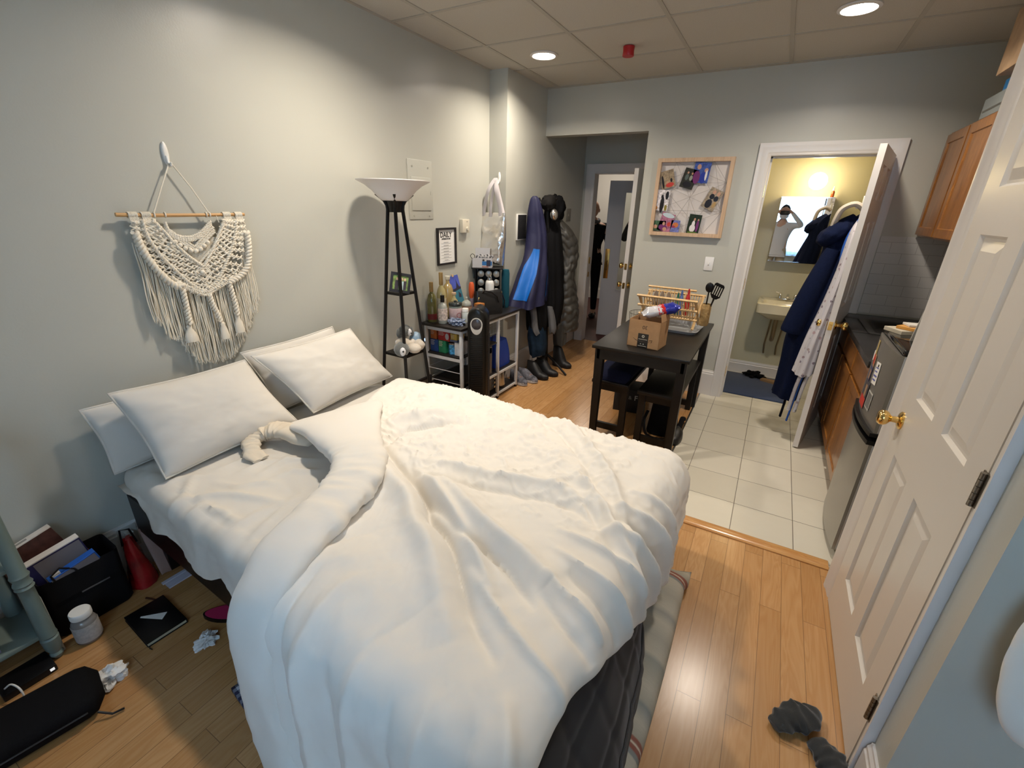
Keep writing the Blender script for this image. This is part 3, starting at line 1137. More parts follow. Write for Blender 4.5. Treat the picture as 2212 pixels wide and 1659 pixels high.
D_R = [
    # great folds fanning from the gathered top edge towards the foot corner
    ([(0.82, 1.33), (1.02, 1.22), (1.21, 1.14), (1.36, 1.06), (1.45, 0.97), (1.57, 0.92), (1.71, 0.8), (1.8, 0.72), (1.92, 0.64)], -0.034, 0.020),
    ([(0.80, 1.26), (1.0, 1.15), (1.18, 1.07), (1.34, 0.99), (1.44, 0.90), (1.55, 0.84), (1.69, 0.72), (1.8, 0.63)], 0.036, 0.055),
    ([(1.20, 1.19), (1.34, 1.12), (1.45, 1.05), (1.54, 0.99), (1.68, 0.90), (1.82, 0.80)], 0.032, 0.026),
    ([(1.26, 1.11), (1.39, 1.05), (1.5, 1.0), (1.6, 0.95), (1.77, 0.92), (1.88, 0.86), (1.93, 0.82)], -0.026, 0.014),
    ([(1.28, 1.20), (1.42, 1.13), (1.55, 1.06), (1.68, 1.01), (1.82, 0.97), (1.93, 0.92)], 0.040, 0.045),
    ([(1.1, 1.25), (1.21, 1.165), (1.31, 1.18), (1.45, 1.21), (1.63, 1.265), (1.8, 1.29), (1.9, 1.27), (1.97, 1.2)], -0.016, 0.022),
    ([(1.2, 1.27), (1.40, 1.29), (1.60, 1.34), (1.78, 1.37), (1.93, 1.33)], 0.022, 0.03),
    ([(0.94, 1.3), (0.92, 1.39), (0.95, 1.46), (1.07, 1.57), (1.15, 1.62)], -0.022, 0.014),
    ([(0.80, 1.42), (0.84, 1.5), (0.95, 1.60), (1.08, 1.70)], 0.030, 0.06),
    ([(1.47, 1.94), (1.59, 1.9), (1.75, 1.73), (1.9, 1.55), (2.03, 1.32), (2.12, 1.15)], 0.020, 0.022),
    ([(1.40, 1.88), (1.55, 1.82), (1.70, 1.67), (1.84, 1.50), (1.97, 1.27)], -0.014, 0.016),
    ([(1.75, 1.50), (1.86, 1.43), (1.95, 1.34), (2.06, 1.19), (2.18, 1.12)], 0.022, 0.018),
    ([(1.80, 1.40), (1.92, 1.30), (2.02, 1.16), (2.14, 1.06)], -0.014, 0.014),
    # short folds over the foot edge
    ([(1.70, 0.84), (1.84, 0.77), (1.98, 0.70), (2.10, 0.66)], 0.018, 0.018),
    ([(1.90, 0.95), (2.0, 0.90), (2.12, 0.86)], 0.020, 0.016),
    ([(1.92, 0.88), (2.02, 0.82), (2.12, 0.79)], -0.014, 0.013),
    ([(1.88, 1.06), (2.0, 1.02), (2.14, 1.00), (2.25, 1.02)], 0.022, 0.018),
    ([(1.95, 0.99), (2.08, 0.95), (2.2, 0.93)], -0.014, 0.013),
    ([(1.85, 1.15), (2.02, 1.13), (2.2, 1.13), (2.34, 1.16)], 0.020, 0.018),
    ([(1.95, 1.22), (2.1, 1.24), (2.26, 1.27), (2.4, 1.3)], 0.026, 0.022),
    ([(1.98, 1.36), (2.15, 1.40), (2.3, 1.42), (2.45, 1.44)], 0.028, 0.022),
    ([(2.0, 1.30), (2.15, 1.32), (2.3, 1.35), (2.43, 1.37)], -0.020, 0.016),
    ([(2.0, 1.5), (2.2, 1.53), (2.45, 1.55)], 0.020, 0.02),
    # near side: long soft folds to the floor
    ([(1.33, 0.62), (1.35, 0.45), (1.38, 0.2), (1.44, -0.1)], -0.022, 0.022),
    ([(1.45, 0.62), (1.46, 0.4), (1.49, 0.15), (1.52, -0.1)], 0.018, 0.030),
    ([(1.55, 0.45), (1.57, 0.2), (1.60, -0.1)], -0.014, 0.022),
    ([(1.64, 0.50), (1.66, 0.25), (1.70, -0.1)], 0.016, 0.030),
    ([(1.76, 0.46), (1.78, 0.2), (1.80, -0.1)], -0.013, 0.022),
    ([(1.84, 0.52), (1.88, 0.25), (1.88, -0.1)], 0.016, 0.028),
    ([(1.95, 0.50), (1.99, 0.28), (1.97, -0.05)], -0.014, 0.022),
    ([(1.98, 0.58), (2.06, 0.42), (2.08, 0.2)], 0.018, 0.024),
    # broad puffy hollows
    ([(0.6, 1.75), (1.0, 1.85), (1.4, 1.8)], 0.020, 0.18),
    ([(1.15, 1.45), (1.4, 1.5), (1.65, 1.5)], -0.012, 0.14),
    ([(1.3, 0.75), (1.45, 0.65), (1.65, 0.58)], 0.022, 0.14),
]
hh = ridge_field(P, [(resample(q[0], 26), q[1] * 1.5, max(0.018, q[2])) for q in D_R])
n1 = fbm(P, 3.2, 1.7, 3)
n2 = fbm(P * np.array([1.3, 1.0]), 11, 5.1, 3)
n3 = fbm(P, 24, 2.2, 2)
crk = np.abs(fbm(P * np.array([1.0, 1.25]), 7.5, 9.3, 3))
# crinkles are strongest on the far half of the cover
wr = np.clip((P[:, 1] - 1.05) / 0.3, 0.12, 1.0) * np.clip((P[:, 0] - 0.45) / 0.3, 0.3, 1) * np.clip((2.1 - P[:, 0]) / 0.25, 0.35, 1)
fold_s = np.linspace(0, 1, ND)
lift = hh + 0.012 * n1 + wr * (0.0045 * n2 + 0.0018 * n3 + 0.011 * ((0.30 - np.minimum(crk, 0.30)) / 0.30) ** 2) + 0.0018 * n2
lift = lift.reshape(ND, ME)
bm = bmesh.new()
topv = [[None] * ME for _ in range(ND)]
botv = [[None] * ME for _ in range(ND)]
EDGE = 0.05
for i in range(ND):
    for k in range(ME):
        x, y = Q[i, k]
        u, v = to_bed(x, y)
        # distance to the border in metres (approx.) for the rounded puffy rim
        dl = np.linalg.norm(Q[i, k] - left[i]); dfo = np.linalg.norm(Q[i, k] - foot[i])
        dn = np.linalg.norm(Q[i, k] - near[k]); dfa = np.linalg.norm(Q[i, k] - far[k])
        e = min(dl, dfo, dn, dfa)
        f = 1.0 if e > EDGE else math.sqrt(max(0.0, 1 - (1 - e / EDGE) ** 2))
        th = 0.040 * f
        p, n, d = drape(u, v, 0.0)
        base = Vector(p) - n * 0.015
        q = Vector(p) + n * (lift[i, k] * (0.25 + 0.75 * f) + th - 0.03)
        if q.z < 0.006:
            q.z = 0.006 + 0.01 * f
        if base.z < 0.004:
            base.z = 0.004
        topv[i][k] = bm.verts.new(bw(*q))
        if i % 5 == 0 and k % 5 == 0 or i in (0, ND - 1) or k in (0, ME - 1):
            botv[i][k] = base
for i in range(ND - 1):
    for k in range(ME - 1):
        bm.faces.new((topv[i][k], topv[i + 1][k], topv[i + 1][k + 1], topv[i][k + 1]))
b = B(); b.bm.free(); b.bm = bm
bmesh.ops.recalc_face_normals(bm, faces=bm.faces[:])
dv = b.build('duvet_cover', M_DUVET, duvet, angle=80, recalc=False)
md = dv.modifiers.new('thickness', 'SOLIDIFY')
md.thickness = 0.012
md.offset = -1

# the turned-back edge: a long soft roll from the pillows to the floor on the near side
def roll(name, path, m, parent, seed, seg=26, n=110, gather=1.0):
    """path rows: x, y, z, half width, half height, dirx, diry (direction of the width)"""
    A = resample(path, n)
    rings = []
    for i in range(n):
        x, y, z, w, hgt, dx, dy = A[i]
        t = A[min(i + 1, n - 1)][:3] - A[max(i - 1, 0)][:3]
        t = Vector(t).normalized()
        wd = Vector((dx, dy, 0))
        wd = (wd - t * wd.dot(t)).normalized()
        nn = t.cross(wd)
        if nn.z < 0 or (abs(nn.z) < 0.35 and nn.y > 0):
            nn = -nn
        ring = []
        for k in range(seg):
            a = 2 * PI * k / seg
            ca, sa = math.cos(a), math.sin(a)
            cw = math.copysign(abs(ca) ** 0.75, ca)
            ch = math.copysign(abs(sa) ** 0.75, sa)
            r = Vector((x, y, z)) + wd * (w * cw) + nn * (hgt * ch)
            nz = mnoise.fractal(Vector((ca * 0.9 + seed, i / n * 22 * gather, sa * 0.9)), 0.7, 2.0, 3)
            nz2 = mnoise.noise(Vector((ca * 0.5 + seed, i / n * 7, sa * 0.5)))
            r += (r - Vector((x, y, z))).normalized() * (0.010 * nz + 0.012 * nz2)
            ring.append(r)
        rings.append(ring)
    b = B()
    b.loft(rings)
    return b.build(name, m, parent, angle=80)


roll('turned_back_edge', [
    (0.50, 1.37, 0.618, 0.23, 0.010, 0.1, 1), (0.60, 1.31, 0.640, 0.22, 0.026, 0.1, 1), (0.72, 1.24, 0.650, 0.17, 0.040, 0.1, 1),
    (0.86, 1.16, 0.652, 0.13, 0.045, 0.15, 1), (0.98, 1.09, 0.650, 0.11, 0.046, 0.35, 0.9), (1.08, 0.98, 0.648, 0.10, 0.046, 0.65, 0.7),
    (1.145, 0.84, 0.647, 0.095, 0.045, 0.92, 0.35), (1.18, 0.68, 0.642, 0.092, 0.045, 1.0, 0.1),
    (1.22, 0.54, 0.612, 0.090, 0.044, 1.0, 0.05), (1.24, 0.465, 0.54, 0.092, 0.042, 1.0, 0.05),
    (1.255, 0.430, 0.42, 0.088, 0.040, 1.0, 0.05), (1.275, 0.415, 0.28, 0.085, 0.038, 1.0, 0.05),
    (1.31, 0.40, 0.15, 0.085, 0.036, 1.0, 0.05), (1.37, 0.385, 0.045, 0.085, 0.034, 1.0, 0.05)], M_DUVET, duvet, 4.2)
# small beige curl of the cover peeking out at the pillow
roll('inner_curl', [
    (0.62, 1.15, 0.598, 0.05, 0.022, 0, 1), (0.50, 1.14, 0.602, 0.055, 0.026, -0.1, 1), (0.41, 1.12, 0.598, 0.055, 0.028, -0.4, 0.9),
    (0.355, 1.06, 0.588, 0.045, 0.026, -1, 0.1), (0.370, 1.00, 0.573, 0.04, 0.022, -0.85, -0.5), (0.43, 0.965, 0.560, 0.035, 0.016, -0.3, -0.95), (0.50, 0.96, 0.548, 0.035, 0.008, -0.1, -1)],
    mat('cream_duvet_lining', (0.66, 0.585, 0.475), 0.85), duvet, 7.7, seg=20, n=60)


# ------------------------------------------------------------ pillows
def pillow(label, corners, thick, seed, group='bed pillows in white cases'):
    """corners: lower-left, lower-right, upper-right, upper-left (world); bulges to the front"""
    c = [Vector(q) for q in corners]
    ctr = sum(c, Vector()) / 4
    t = thing('pillow', label, 'pillow', (ctr.x, ctr.y, min(q.z for q in c)), 0, group)
    nrmv = (c[1] - c[0]).cross(c[3] - c[0]).normalized()
    n = 56
    for part in ('case', 'piping'):
        b = B()
        if part == 'case':
            grids = []
            for sgn in (1, -1):
                rows = []
                for i in range(n + 1):
                    row = []
                    for k in range(n + 1):
                        a, d = i / n, k / n
                        # pinched sides between the corners
                        pa = a + 0.030 * math.sin(PI * d) * (1 - 2 * a) * 0.9
                        pd = d + 0.035 * math.sin(PI * a) * (1 - 2 * d) * 0.9
                        p = c[0].lerp(c[1], pa).lerp(c[3].lerp(c[2], pa), pd)
                        e1 = max(0.0, 1 - abs(2 * a - 1) ** 3.0)
                        e2 = max(0.0, 1 - abs(2 * d - 1) ** 2.6)
                        h_ = thick / 2 * (e1 * e2) ** 0.55
                        edge = (1 - e1 * e2)
                        nz = mnoise.fractal(Vector((a * 4.0 + seed, d * 6, seed)), 0.8, 2, 3)
                        rad = math.sin(14 * math.atan2(d - 0.5, a - 0.5) + seed)
                        h_ += (0.0035 * nz + 0.0025 * rad * edge) * (e1 * e2) ** 0.4
                        row.append(p + nrmv * sgn * h_)
                    rows.append(row)
                b.grid(rows if sgn > 0 else [r[::-1] for r in rows])
            bmesh.ops.remove_doubles(b.bm, verts=b.bm.verts[:], dist=1e-5)
            case = b.build('pillowcase', M_SHEET, t, angle=80)
        else:
            path = []
            for (q0, q1, fa) in ((0, 1, 1), (1, 2, 1), (2, 3, 1), (3, 0, 1)):
                for s in range(14):
                    u_ = s / 14
                    p = c[q0].lerp(c[q1], u_)
                    p = p.lerp(ctr, 0.030 * math.sin(PI * u_) * 1.9)
                    path.append(p)
            b.tube(path, 0.0045, 6, closed=True)
            b.build('piping', M_SHEET, case, angle=80)
    return t


pillow('white pillow mostly hidden behind the near wide pillow, at the left end of the bed', [(0.10, 0.575, 0.545), (0.12, 1.12, 0.545), (0.055, 1.12, 0.83), (0.055, 0.55, 0.835)], 0.10, 1.3)
pillow('wide white pillow at the near left of the bed head, leaning on the wall', [(0.33, 0.66, 0.555), (0.33, 1.27, 0.56), (0.14, 1.17, 0.885), (0.145, 0.625, 0.90)], 0.15, 4.4)
pillow('white pillow behind the far right pillow, only its top corner showing', [(0.14, 1.30, 0.56), (0.14, 1.86, 0.56), (0.06, 1.765, 0.915), (0.06, 1.20, 0.90)], 0.08, 8.1)
pillow('white pillow at the far right of the bed head, leaning behind the duvet fold', [(0.34, 1.36, 0.575), (0.30, 1.99, 0.575), (0.15, 1.82, 0.905), (0.17, 1.19, 0.905)], 0.14, 6.2)

# ------------------------------------------------------------ quilt, bolster and other things round the bed
quilt = thing('weighted_quilt', 'dark grey quilted blanket slipping off the foot of the bed to the floor', 'blanket', (2.06, 1.0, 0), 0)
M_QUILT = mat('charcoal_quilting', (0.030, 0.030, 0.031), 0.75, sheen=0.2, bump=(300, 0.1, 0.0005))
# section curve from under the duvet down to the floor, swept along y
NQ, NS = 110, 70
rows, edge_path = [], []
for i in range(NQ):
    y = 0.36 + (1.62 - 0.36) * i / (NQ - 1)
    t_ = (y - 0.36) / 1.26
    xf = float(np.interp(y, [0.36, 0.6, 0.9, 1.13, 1.4, 1.62], [2.245, 2.24, 2.215, 2.19, 2.12, 2.07]))
    xt = 2.045
    row = []
    for k in range(NS):
        s = k / (NS - 1)
        a = s * 1.2
        x = xt + (xf - xt) * (s ** 1.2) + 0.03 * math.sin(s * PI)
        z = 0.39 * (1 - s) ** 1.05 + 0.137
        # quilted squares
        qx = abs(math.sin(PI * (y - 0.36) / 0.16)); qs = abs(math.sin(PI * s * 0.5 / 0.16))
        puff = 0.010 * (min(qx, 0.5) + min(qs, 0.5)) * 1.0 - 0.008
        nz = 0.012 * mnoise.noise(Vector((y * 5, s * 3, 2.0)))
        row.append(Vector((x + (puff + nz) * 0.85, y, max(0.012, z + (puff + nz) * 0.5))))
    rows.append(row)
b = B()
b.grid(rows)
b.build('quilt_fabric', M_QUILT, quilt, angle=60, solid=0.014)
b = B()
b.tube([r[-1] + Vector((0.002, 0, 0.004)) for r in rows], 0.007, 8)
b.build('binding', mat('charcoal_binding', (0.05, 0.05, 0.052), 0.7), quilt)
b = B()
b.tube([r[int(NS * 0.86)] + Vector((0.012, 0, 0.010)) for r in rows[:96]], 0.006, 8)
b.build('binding', mat('charcoal_binding', (0.05, 0.05, 0.052), 0.7), quilt)


def stripe_material():
    m, nt, p = _new('striped_woven_fabric')
    tc = nt.nodes.new('ShaderNodeTexCoord')
    sp = nt.nodes.new('ShaderNodeSeparateXYZ')
    nt.links.new(tc.outputs['Object'], sp.inputs[0])
    y = node_math(nt, 'ADD', sp.outputs[1], node_math(nt, 'MULTIPLY', tex_noise(nt, tc.outputs['Object'], 9, 2), 0.012))
    f = node_math(nt, 'FRACT', node_math(nt, 'DIVIDE', node_math(nt, 'ADD', y, 1.0), 0.77))
    G, C, R, K, W = (0.36, 0.34, 0.28), (0.47, 0.43, 0.35), (0.24, 0.055, 0.035), (0.20, 0.22, 0.22), (0.66, 0.58, 0.46)
    stops = [(0, C), (0.03, C), (0.035, K), (0.05, K), (0.055, R), (0.072, R), (0.075, W), (0.08, W), (0.083, R), (0.10, R), (0.105, G), (0.17, C), (0.24, K), (0.26, G), (0.33, C), (0.40, G), (0.47, (0.26, 0.27, 0.24)), (0.50, C), (0.60, G), (0.70, C), (0.76, (0.28, 0.28, 0.25)), (0.80, C), (0.90, G), (1.0, C)]
    c = ramp(nt, f, stops)
    fine = tex_noise(nt, mapping(nt, 'Object', scale=(25, 260, 60)), 1.0, 2)
    nt.links.new(mix_col(nt, node_math(nt, 'MULTIPLY', fine, 0.35), c, (0.26, 0.25, 0.20)), p.inputs['Base Color'])
    p.inputs['Roughness'].default_value = 0.9
    return m


b = B()
rings = []
n = 70
for i in range(n):
    t_ = i / (n - 1)
    y = 1.80 - t_ * 1.33
    e = min(t_, 1 - t_) * 1.33
    k_ = 1.0 if e > 0.10 else (max(0.0, e) / 0.10) ** 0.5
    xo = 2.262 - 0.03 * (1 - k_) * 0 + 0.010 * math.sin(t_ * 4) - (0.012 if 0.05 < t_ < .95 else 0)
    xi = 2.04
    hgt = 0.012 + 0.058 * k_
    ring = []
    for j in range(26):
        a = 2 * PI * j / 26
        cx_, cw = (xo + xi) / 2, (xo - xi) / 2
        cc, ss = math.cos(a), math.sin(a)
        x = cx_ + cw * math.copysign(abs(cc) ** 0.75, cc)
        z = 0.066 + hgt * math.copysign(abs(ss) ** 0.8, ss) * (1.0 if ss > 0 else 0.6)
        yoff = 0.05 * (1 - k_) * (1 if t_ < 0.5 else -1) * (-1) * abs(cc) ** 2
        ring.append(Vector((x, y - yoff + 0.004 * mnoise.noise(Vector((x * 20, y * 20, z * 20))), max(0.004, z - (0.066 - 0.6 * hgt) * 0))))
    rings.append(ring)
mnz = min(q.z for r in rings for q in r)
for r in rings:
    for q in r:
        q.z -= mnz - 0.002
b.loft(rings)
one('bolster_cushion', b, stripe_material(), 'long striped beige and grey bolster cushion on the floor along the foot of the bed', 'cushion', angle=60)

# folded plaid cloth under the near side of the duvet
def plaid_material():
    m, nt, p = _new('navy_check_cloth')
    tc = nt.nodes.new('ShaderNodeTexCoord')
    sp = nt.nodes.new('ShaderNodeSeparateXYZ')
    nt.links.new(tc.outputs['Object'], sp.inputs[0])
    s = []
    for k in (0, 1):
        f = node_math(nt, 'FRACT', node_math(nt, 'MULTIPLY', sp.outputs[k], 34.0))
        s.append(node_math(nt, 'GREATER_THAN', f, 0.5))
    t_ = node_math(nt, 'MULTIPLY', node_math(nt, 'ADD', s[0], s[1]), 0.5)
    nt.links.new(ramp(nt, t_, [(0.0, (0.50, 0.50, 0.54)), (0.5, (0.16, 0.17, 0.22)), (1.0, (0.018, 0.02, 0.05))]), p.inputs['Base Color'])
    p.inputs['Roughness'].default_value = 0.9
    return m


sh = thing('folded_shirt', 'folded navy and white checked cloth on the floor under the near edge of the bed', 'clothes', (1.06, 0.54, 0), -0.15)
for k, (z, mm) in enumerate(((0.0, plaid_material()), (0.026, plaid_material()), (0.052, mat('navy_cloth', (0.012, 0.014, 0.04), 0.85)))):
    b = B()
    rows = []
    for i in range(24):
        row = []
        for j in range(24):
            x = -0.10 + 0.34 * i / 23 + 0.012 * k
            y = -0.10 + 0.26 * j / 23 + 0.02 * k
            row.append(Vector((x, y, z + 0.012 + 0.006 * mnoise.noise(Vector((x * 12, y * 12, k))))))
        rows.append(row)
    b.grid(rows)
    b.build('fold', mm, sh, world=False, solid=0.018)

# ------------------------------------------------------------ macrame wall hanging
M_ROPE = mat('natural_cotton_rope', (0.76, 0.70, 0.59), 0.9, bump=(260, 0.5, 0.0012))
mac = thing('macrame_hanging', 'cream macrame wall hanging with fringe on a wooden rod above the bed', 'wall hanging', (0.02, 1.11, 1.55))
b = B()
b.tube([(0.032, 0.855, 1.552), (0.032, 1.0, 1.549), (0.032, 1.2, 1.550), (0.032, 1.367, 1.552)], [0.0075, 0.0072, 0.0070, 0.0068], 12)
b.build('rod', M_DOWEL, mac)
b = B()
b.tube([(0.034, 0.985, 1.556), (0.030, 1.040, 1.66), (0.024, 1.092, 1.752), (0.026, 1.10, 1.752), (0.030, 1.155, 1.66), (0.034, 1.205, 1.556)], 0.0028, 6)
for y in (0.985, 1.205, 1.025, 1.19):
    b.tube([(0.032 + 0.0095 * math.cos(a), y + 0.002 * math.sin(a * 0.5), 1.551 + 0.0095 * math.sin(a)) for a in np.linspace(0, 2 * PI, 12, endpoint=False)], 0.003, 6, closed=True)
b.tube([(0.036, 1.232, 1.548), (0.038, 1.236, 1.525), (0.036, 1.240, 1.518)], 0.0022, 6)
b.build('hanging_cord', M_ROPE, mac)


def poly_at(pts, t):
    t = max(0.0, min(0.9999, t)) * (len(pts) - 1)
    i = int(t)
    f = t - i
    return tuple(pts[i][k] * (1 - f) + pts[i + 1][k] * f for k in range(len(pts[0])))


def twist_rope(b, path, r, turns, strands=2, x0=0.045, n=60):
    path = resample(path, n)
    for s in range(strands):
        pts = []
        for i, (y, z) in enumerate(path):
            a = 2 * PI * (turns * i / n + s / strands)
            d = path[min(i + 1, n - 1)] - path[max(i - 1, 0)]
            d = d / (np.linalg.norm(d) + 1e-9)
            pts.append((x0 + r * math.sin(a), y - d[1] * r * math.cos(a), z + d[0] * r * math.cos(a)))
        b.tube(pts, r * 0.95, 6)


def knots(b, inner, outer, rows_, cols, r, x0=0.04, seed=0):
    """band between two polylines filled with crossing knots"""
    rnd = random.Random(seed)
    for i in range(rows_):
        for j in range(cols):
            t = (i + 0.5) / rows_
            u = (j + 0.5 + 0.25 * (i % 2)) / (cols + 0.25)
            pi, po = poly_at(inner, t), poly_at(outer, t)
            y, z = pi[0] * (1 - u) + po[0] * u, pi[1] * (1 - u) + po[1] * u
            for s in (-1, 1):
                L = r * 2.1
                b.tube([(x0, y - L * s, z - L * 0.7), (x0 + 0.007, y, z), (x0, y + L * s, z + L * 0.7)], [r * 0.45, r * 0.62, r * 0.45], 6)
            if rnd.random() < 0.18:
                b.ball((x0 + 0.010, y, z), (r * 0.8, r * 1.0, r * 0.9), 8)


Lout = [(0.900, 1.533), (0.892, 1.48), (0.904, 1.407), (0.934, 1.341), (0.964, 1.284), (1.00, 1.249)]
Lmid = [(0.934, 1.533), (0.938, 1.467), (0.967, 1.391), (1.007, 1.328), (1.051, 1.267), (1.101, 1.222)]
Lin = [(0.969, 1.533), (1.00, 1.487), (1.031, 1.434), (1.075, 1.377), (1.125, 1.329)]
Rout = [(1.355, 1.535), (1.351, 1.463), (1.33, 1.398), (1.301, 1.305), (1.262, 1.269), (1.217, 1.247)]
Rmid = [(1.315, 1.529), (1.293, 1.452), (1.249, 1.37), (1.174, 1.265), (1.101, 1.222)]
Rin = [(1.262, 1.529), (1.224, 1.468), (1.176, 1.395), (1.125, 1.329)]
b = B()
for y0, y1 in ((0.893, 0.925), (0.938, 0.972), (1.262, 1.297), (1.318, 1.352)):
    for k in range(7):
        y = y0 + (y1 - y0) * (k + 0.5) / 7
        b.tube([(0.032 + 0.0105 * math.cos(a), y, 1.551 + 0.0105 * math.sin(a)) for a in np.linspace(0, 2 * PI, 12, endpoint=False)], 0.0028, 5, closed=True)
        b.tube([(0.040, y, 1.543), (0.040, y + 0.003, 1.51)], 0.003, 5)
knots(b, Lin, Lmid, 13, 4, 0.0068, 0.041, 1)
knots(b, Lmid, Lout, 13, 3, 0.0062, 0.038, 2)
knots(b, Rin, Rmid, 13, 4, 0.0068, 0.041, 3)
knots(b, Rmid, Rout, 13, 3, 0.0066, 0.039, 4)
for pth, r in ((Lin, 0.005), (Lmid, 0.005), (Rin, 0.005), (Rmid, 0.005)):
    twist_rope(b, pth, r, 16, 2, 0.046)
b.build('knotted_band', M_ROPE, mac, angle=80)
b = B()
sw = [(1.014, 1.521), (1.026, 1.481), (1.071, 1.461), (1.118, 1.464), (1.159, 1.488), (1.198, 1.524)]
for dz in (0, -0.008, -0.015):
    twist_rope(b, [(y, z + dz) for y, z in sw], 0.0042, 18, 2, 0.044)
for off in (0, -0.012, -0.022, -0.075):
    for pth in ([(1.01, 1.504), (1.055, 1.462), (1.108, 1.417)], [(1.205, 1.499), (1.153, 1.458), (1.108, 1.417)]):
        twist_rope(b, [(y, z + off) for y, z in pth], 0.0038, 10, 2, 0.044, 30)
for (y, z) in [(1.034, 1.442), (1.050, 1.428), (1.068, 1.414), (1.088, 1.404), (1.108, 1.400), (1.130, 1.408), (1.148, 1.420), (1.165, 1.434)]:
    b.ball((0.046, y, z), (0.009, 0.0105, 0.010), 10)
for off in (0.0, 0.012):
    b.tube([(0.046, y, z - off) for y, z in [(1.127, 1.345), (1.152, 1.305), (1.116, 1.268), (1.082, 1.310), (1.127, 1.345)]], 0.0036, 6)
b.ball((0.05, 1.115, 1.307), (0.009, 0.012, 0.011), 10)
b.ball((0.05, 1.005, 1.270), (0.009, 0.014, 0.011), 10)
for pth in ([(0.985, 1.30), (1.04, 1.25), (1.101, 1.218), (1.16, 1.235), (1.217, 1.262)], [(0.99, 1.275), (1.05, 1.235), (1.101, 1.205), (1.15, 1.22), (1.215, 1.25)]):
    twist_rope(b, pth, 0.0045, 14, 2, 0.048)
knots(b, [(1.0, 1.285), (1.101, 1.235), (1.21, 1.275)], [(1.01, 1.245), (1.101, 1.195), (1.205, 1.24)], 14, 2, 0.006, 0.044, 5)
b.build('knotted_centre', M_ROPE, mac, angle=80)
b = B()
twist_rope(b, [(0.896, 1.486), (0.905, 1.42), (0.93, 1.35), (0.965, 1.29), (1.005, 1.252), (1.016, 1.262)], 0.0085, 9, 2, 0.05)
b.build('side_rope', M_ROPE, mac, angle=80)
b = B()
twist_rope(b, [(1.352, 1.475), (1.348, 1.40), (1.325, 1.315), (1.28, 1.272), (1.217, 1.246)], 0.0085, 9, 2, 0.05)
b.build('side_rope', M_ROPE, mac, angle=80)
# fringe
bot = [(0.883, 1.137), (0.915, 1.099), (0.929, 1.038), (0.971, 1.021), (1.0, 0.932), (1.031, 0.902), (1.087, 0.886), (1.149, 0.891), (1.202, 0.907), (1.242, 0.957), (1.283, 1.015), (1.32, 1.09), (1.355, 1.128)]
bot_y = np.array([q[0] for q in bot]); bot_z = np.array([q[1] for q in bot])
top_y = np.array([0.883, 0.904, 0.934, 0.964, 1.0, 1.05, 1.101, 1.16, 1.217, 1.262, 1.301, 1.33, 1.356])
top_z = np.array([1.43, 1.407, 1.341, 1.284, 1.249, 1.235, 1.21, 1.235, 1.247, 1.269, 1.305, 1.398, 1.45])
b = B()
rnd = random.Random(3)
for i in range(112):
    y = 0.886 + (1.355 - 0.886) * i / 111
    zb_ = float(np.interp(y, bot_y, bot_z)) + rnd.uniform(-0.012, 0.014)
    zt_ = float(np.interp(y, top_y, top_z)) + 0.02
    sx = 0.026 + 0.014 * rnd.random()
    ph = rnd.random() * 6
    pts = []
    for k in range(9):
        t = k / 8
        z = zt_ + (zb_ - zt_) * t
        pts.append((sx + 0.002 * math.sin(ph + t * 7), y + 0.003 * math.sin(ph * 2 + t * 9) + (y - 1.12) * 0.02 * t, z))
    b.tube(pts, [0.0024] * 8 + [0.0022], 5)
    if i % 3 == 0:
        q = pts[-1]
        for _ in range(7):
            b.tube([(q[0], q[1], q[2] + 0.018), (q[0] + rnd.uniform(-0.005, 0.006), q[1] + rnd.uniform(-0.010, 0.010), q[2] + rnd.uniform(-0.016, -0.004))], [0.0026, 0.0010], 4)
# short inner strands behind the knots
for i in range(60):
    y = 1.0 + 0.22 * i / 59
    zt_ = 1.45 - 0.28 * abs(y - 1.108) - 0.02
    b.tube([(0.030, y, 1.455), (0.031, y + 0.002, 1.33), (0.030, y, 1.24)], 0.0020, 4)
b.build('fringe', M_ROPE, mac, angle=80)
for rp, tz, tw in (([(1.015, 1.24), (1.014, 1.183), (1.011, 1.132), (1.011, 1.086)], (1.005, 1.085, 1.005), 0.030),
                   ([(1.12, 1.206), (1.125, 1.159), (1.136, 1.116), (1.143, 1.073)], (1.152, 1.068, 0.985), 0.022),
                   ([(1.22, 1.246), (1.225, 1.191), (1.228, 1.135), (1.229, 1.088)], (1.228, 1.09, 1.00), 0.024)):
    b = B()
    twist_rope(b, rp, 0.0068, 5, 2, 0.052, 40)
    yy_, z1_, z0_ = tz
    b.lathe([(0.006, z1_), (0.012, z1_ - 0.008), (0.010, z1_ - 0.016), (tw * 0.75, z1_ - 0.04), (tw, z0_ + 0.012), (tw * 0.9, z0_), (0.002, z0_ + 0.004)], (0.050, yy_, 0), 14, sx=0.55)
    for k in range(14):
        a = k / 14 * 2 * PI
        b.tube([(0.05 + tw * 0.3 * math.cos(a), yy_ + tw * 0.7 * math.sin(a), z0_ + 0.01), (0.05 + tw * 0.5 * math.cos(a), yy_ + tw * 1.1 * math.sin(a), z0_ - 0.014)], [0.004, 0.001], 4)
    b.build('tassel', M_ROPE, mac, angle=80)


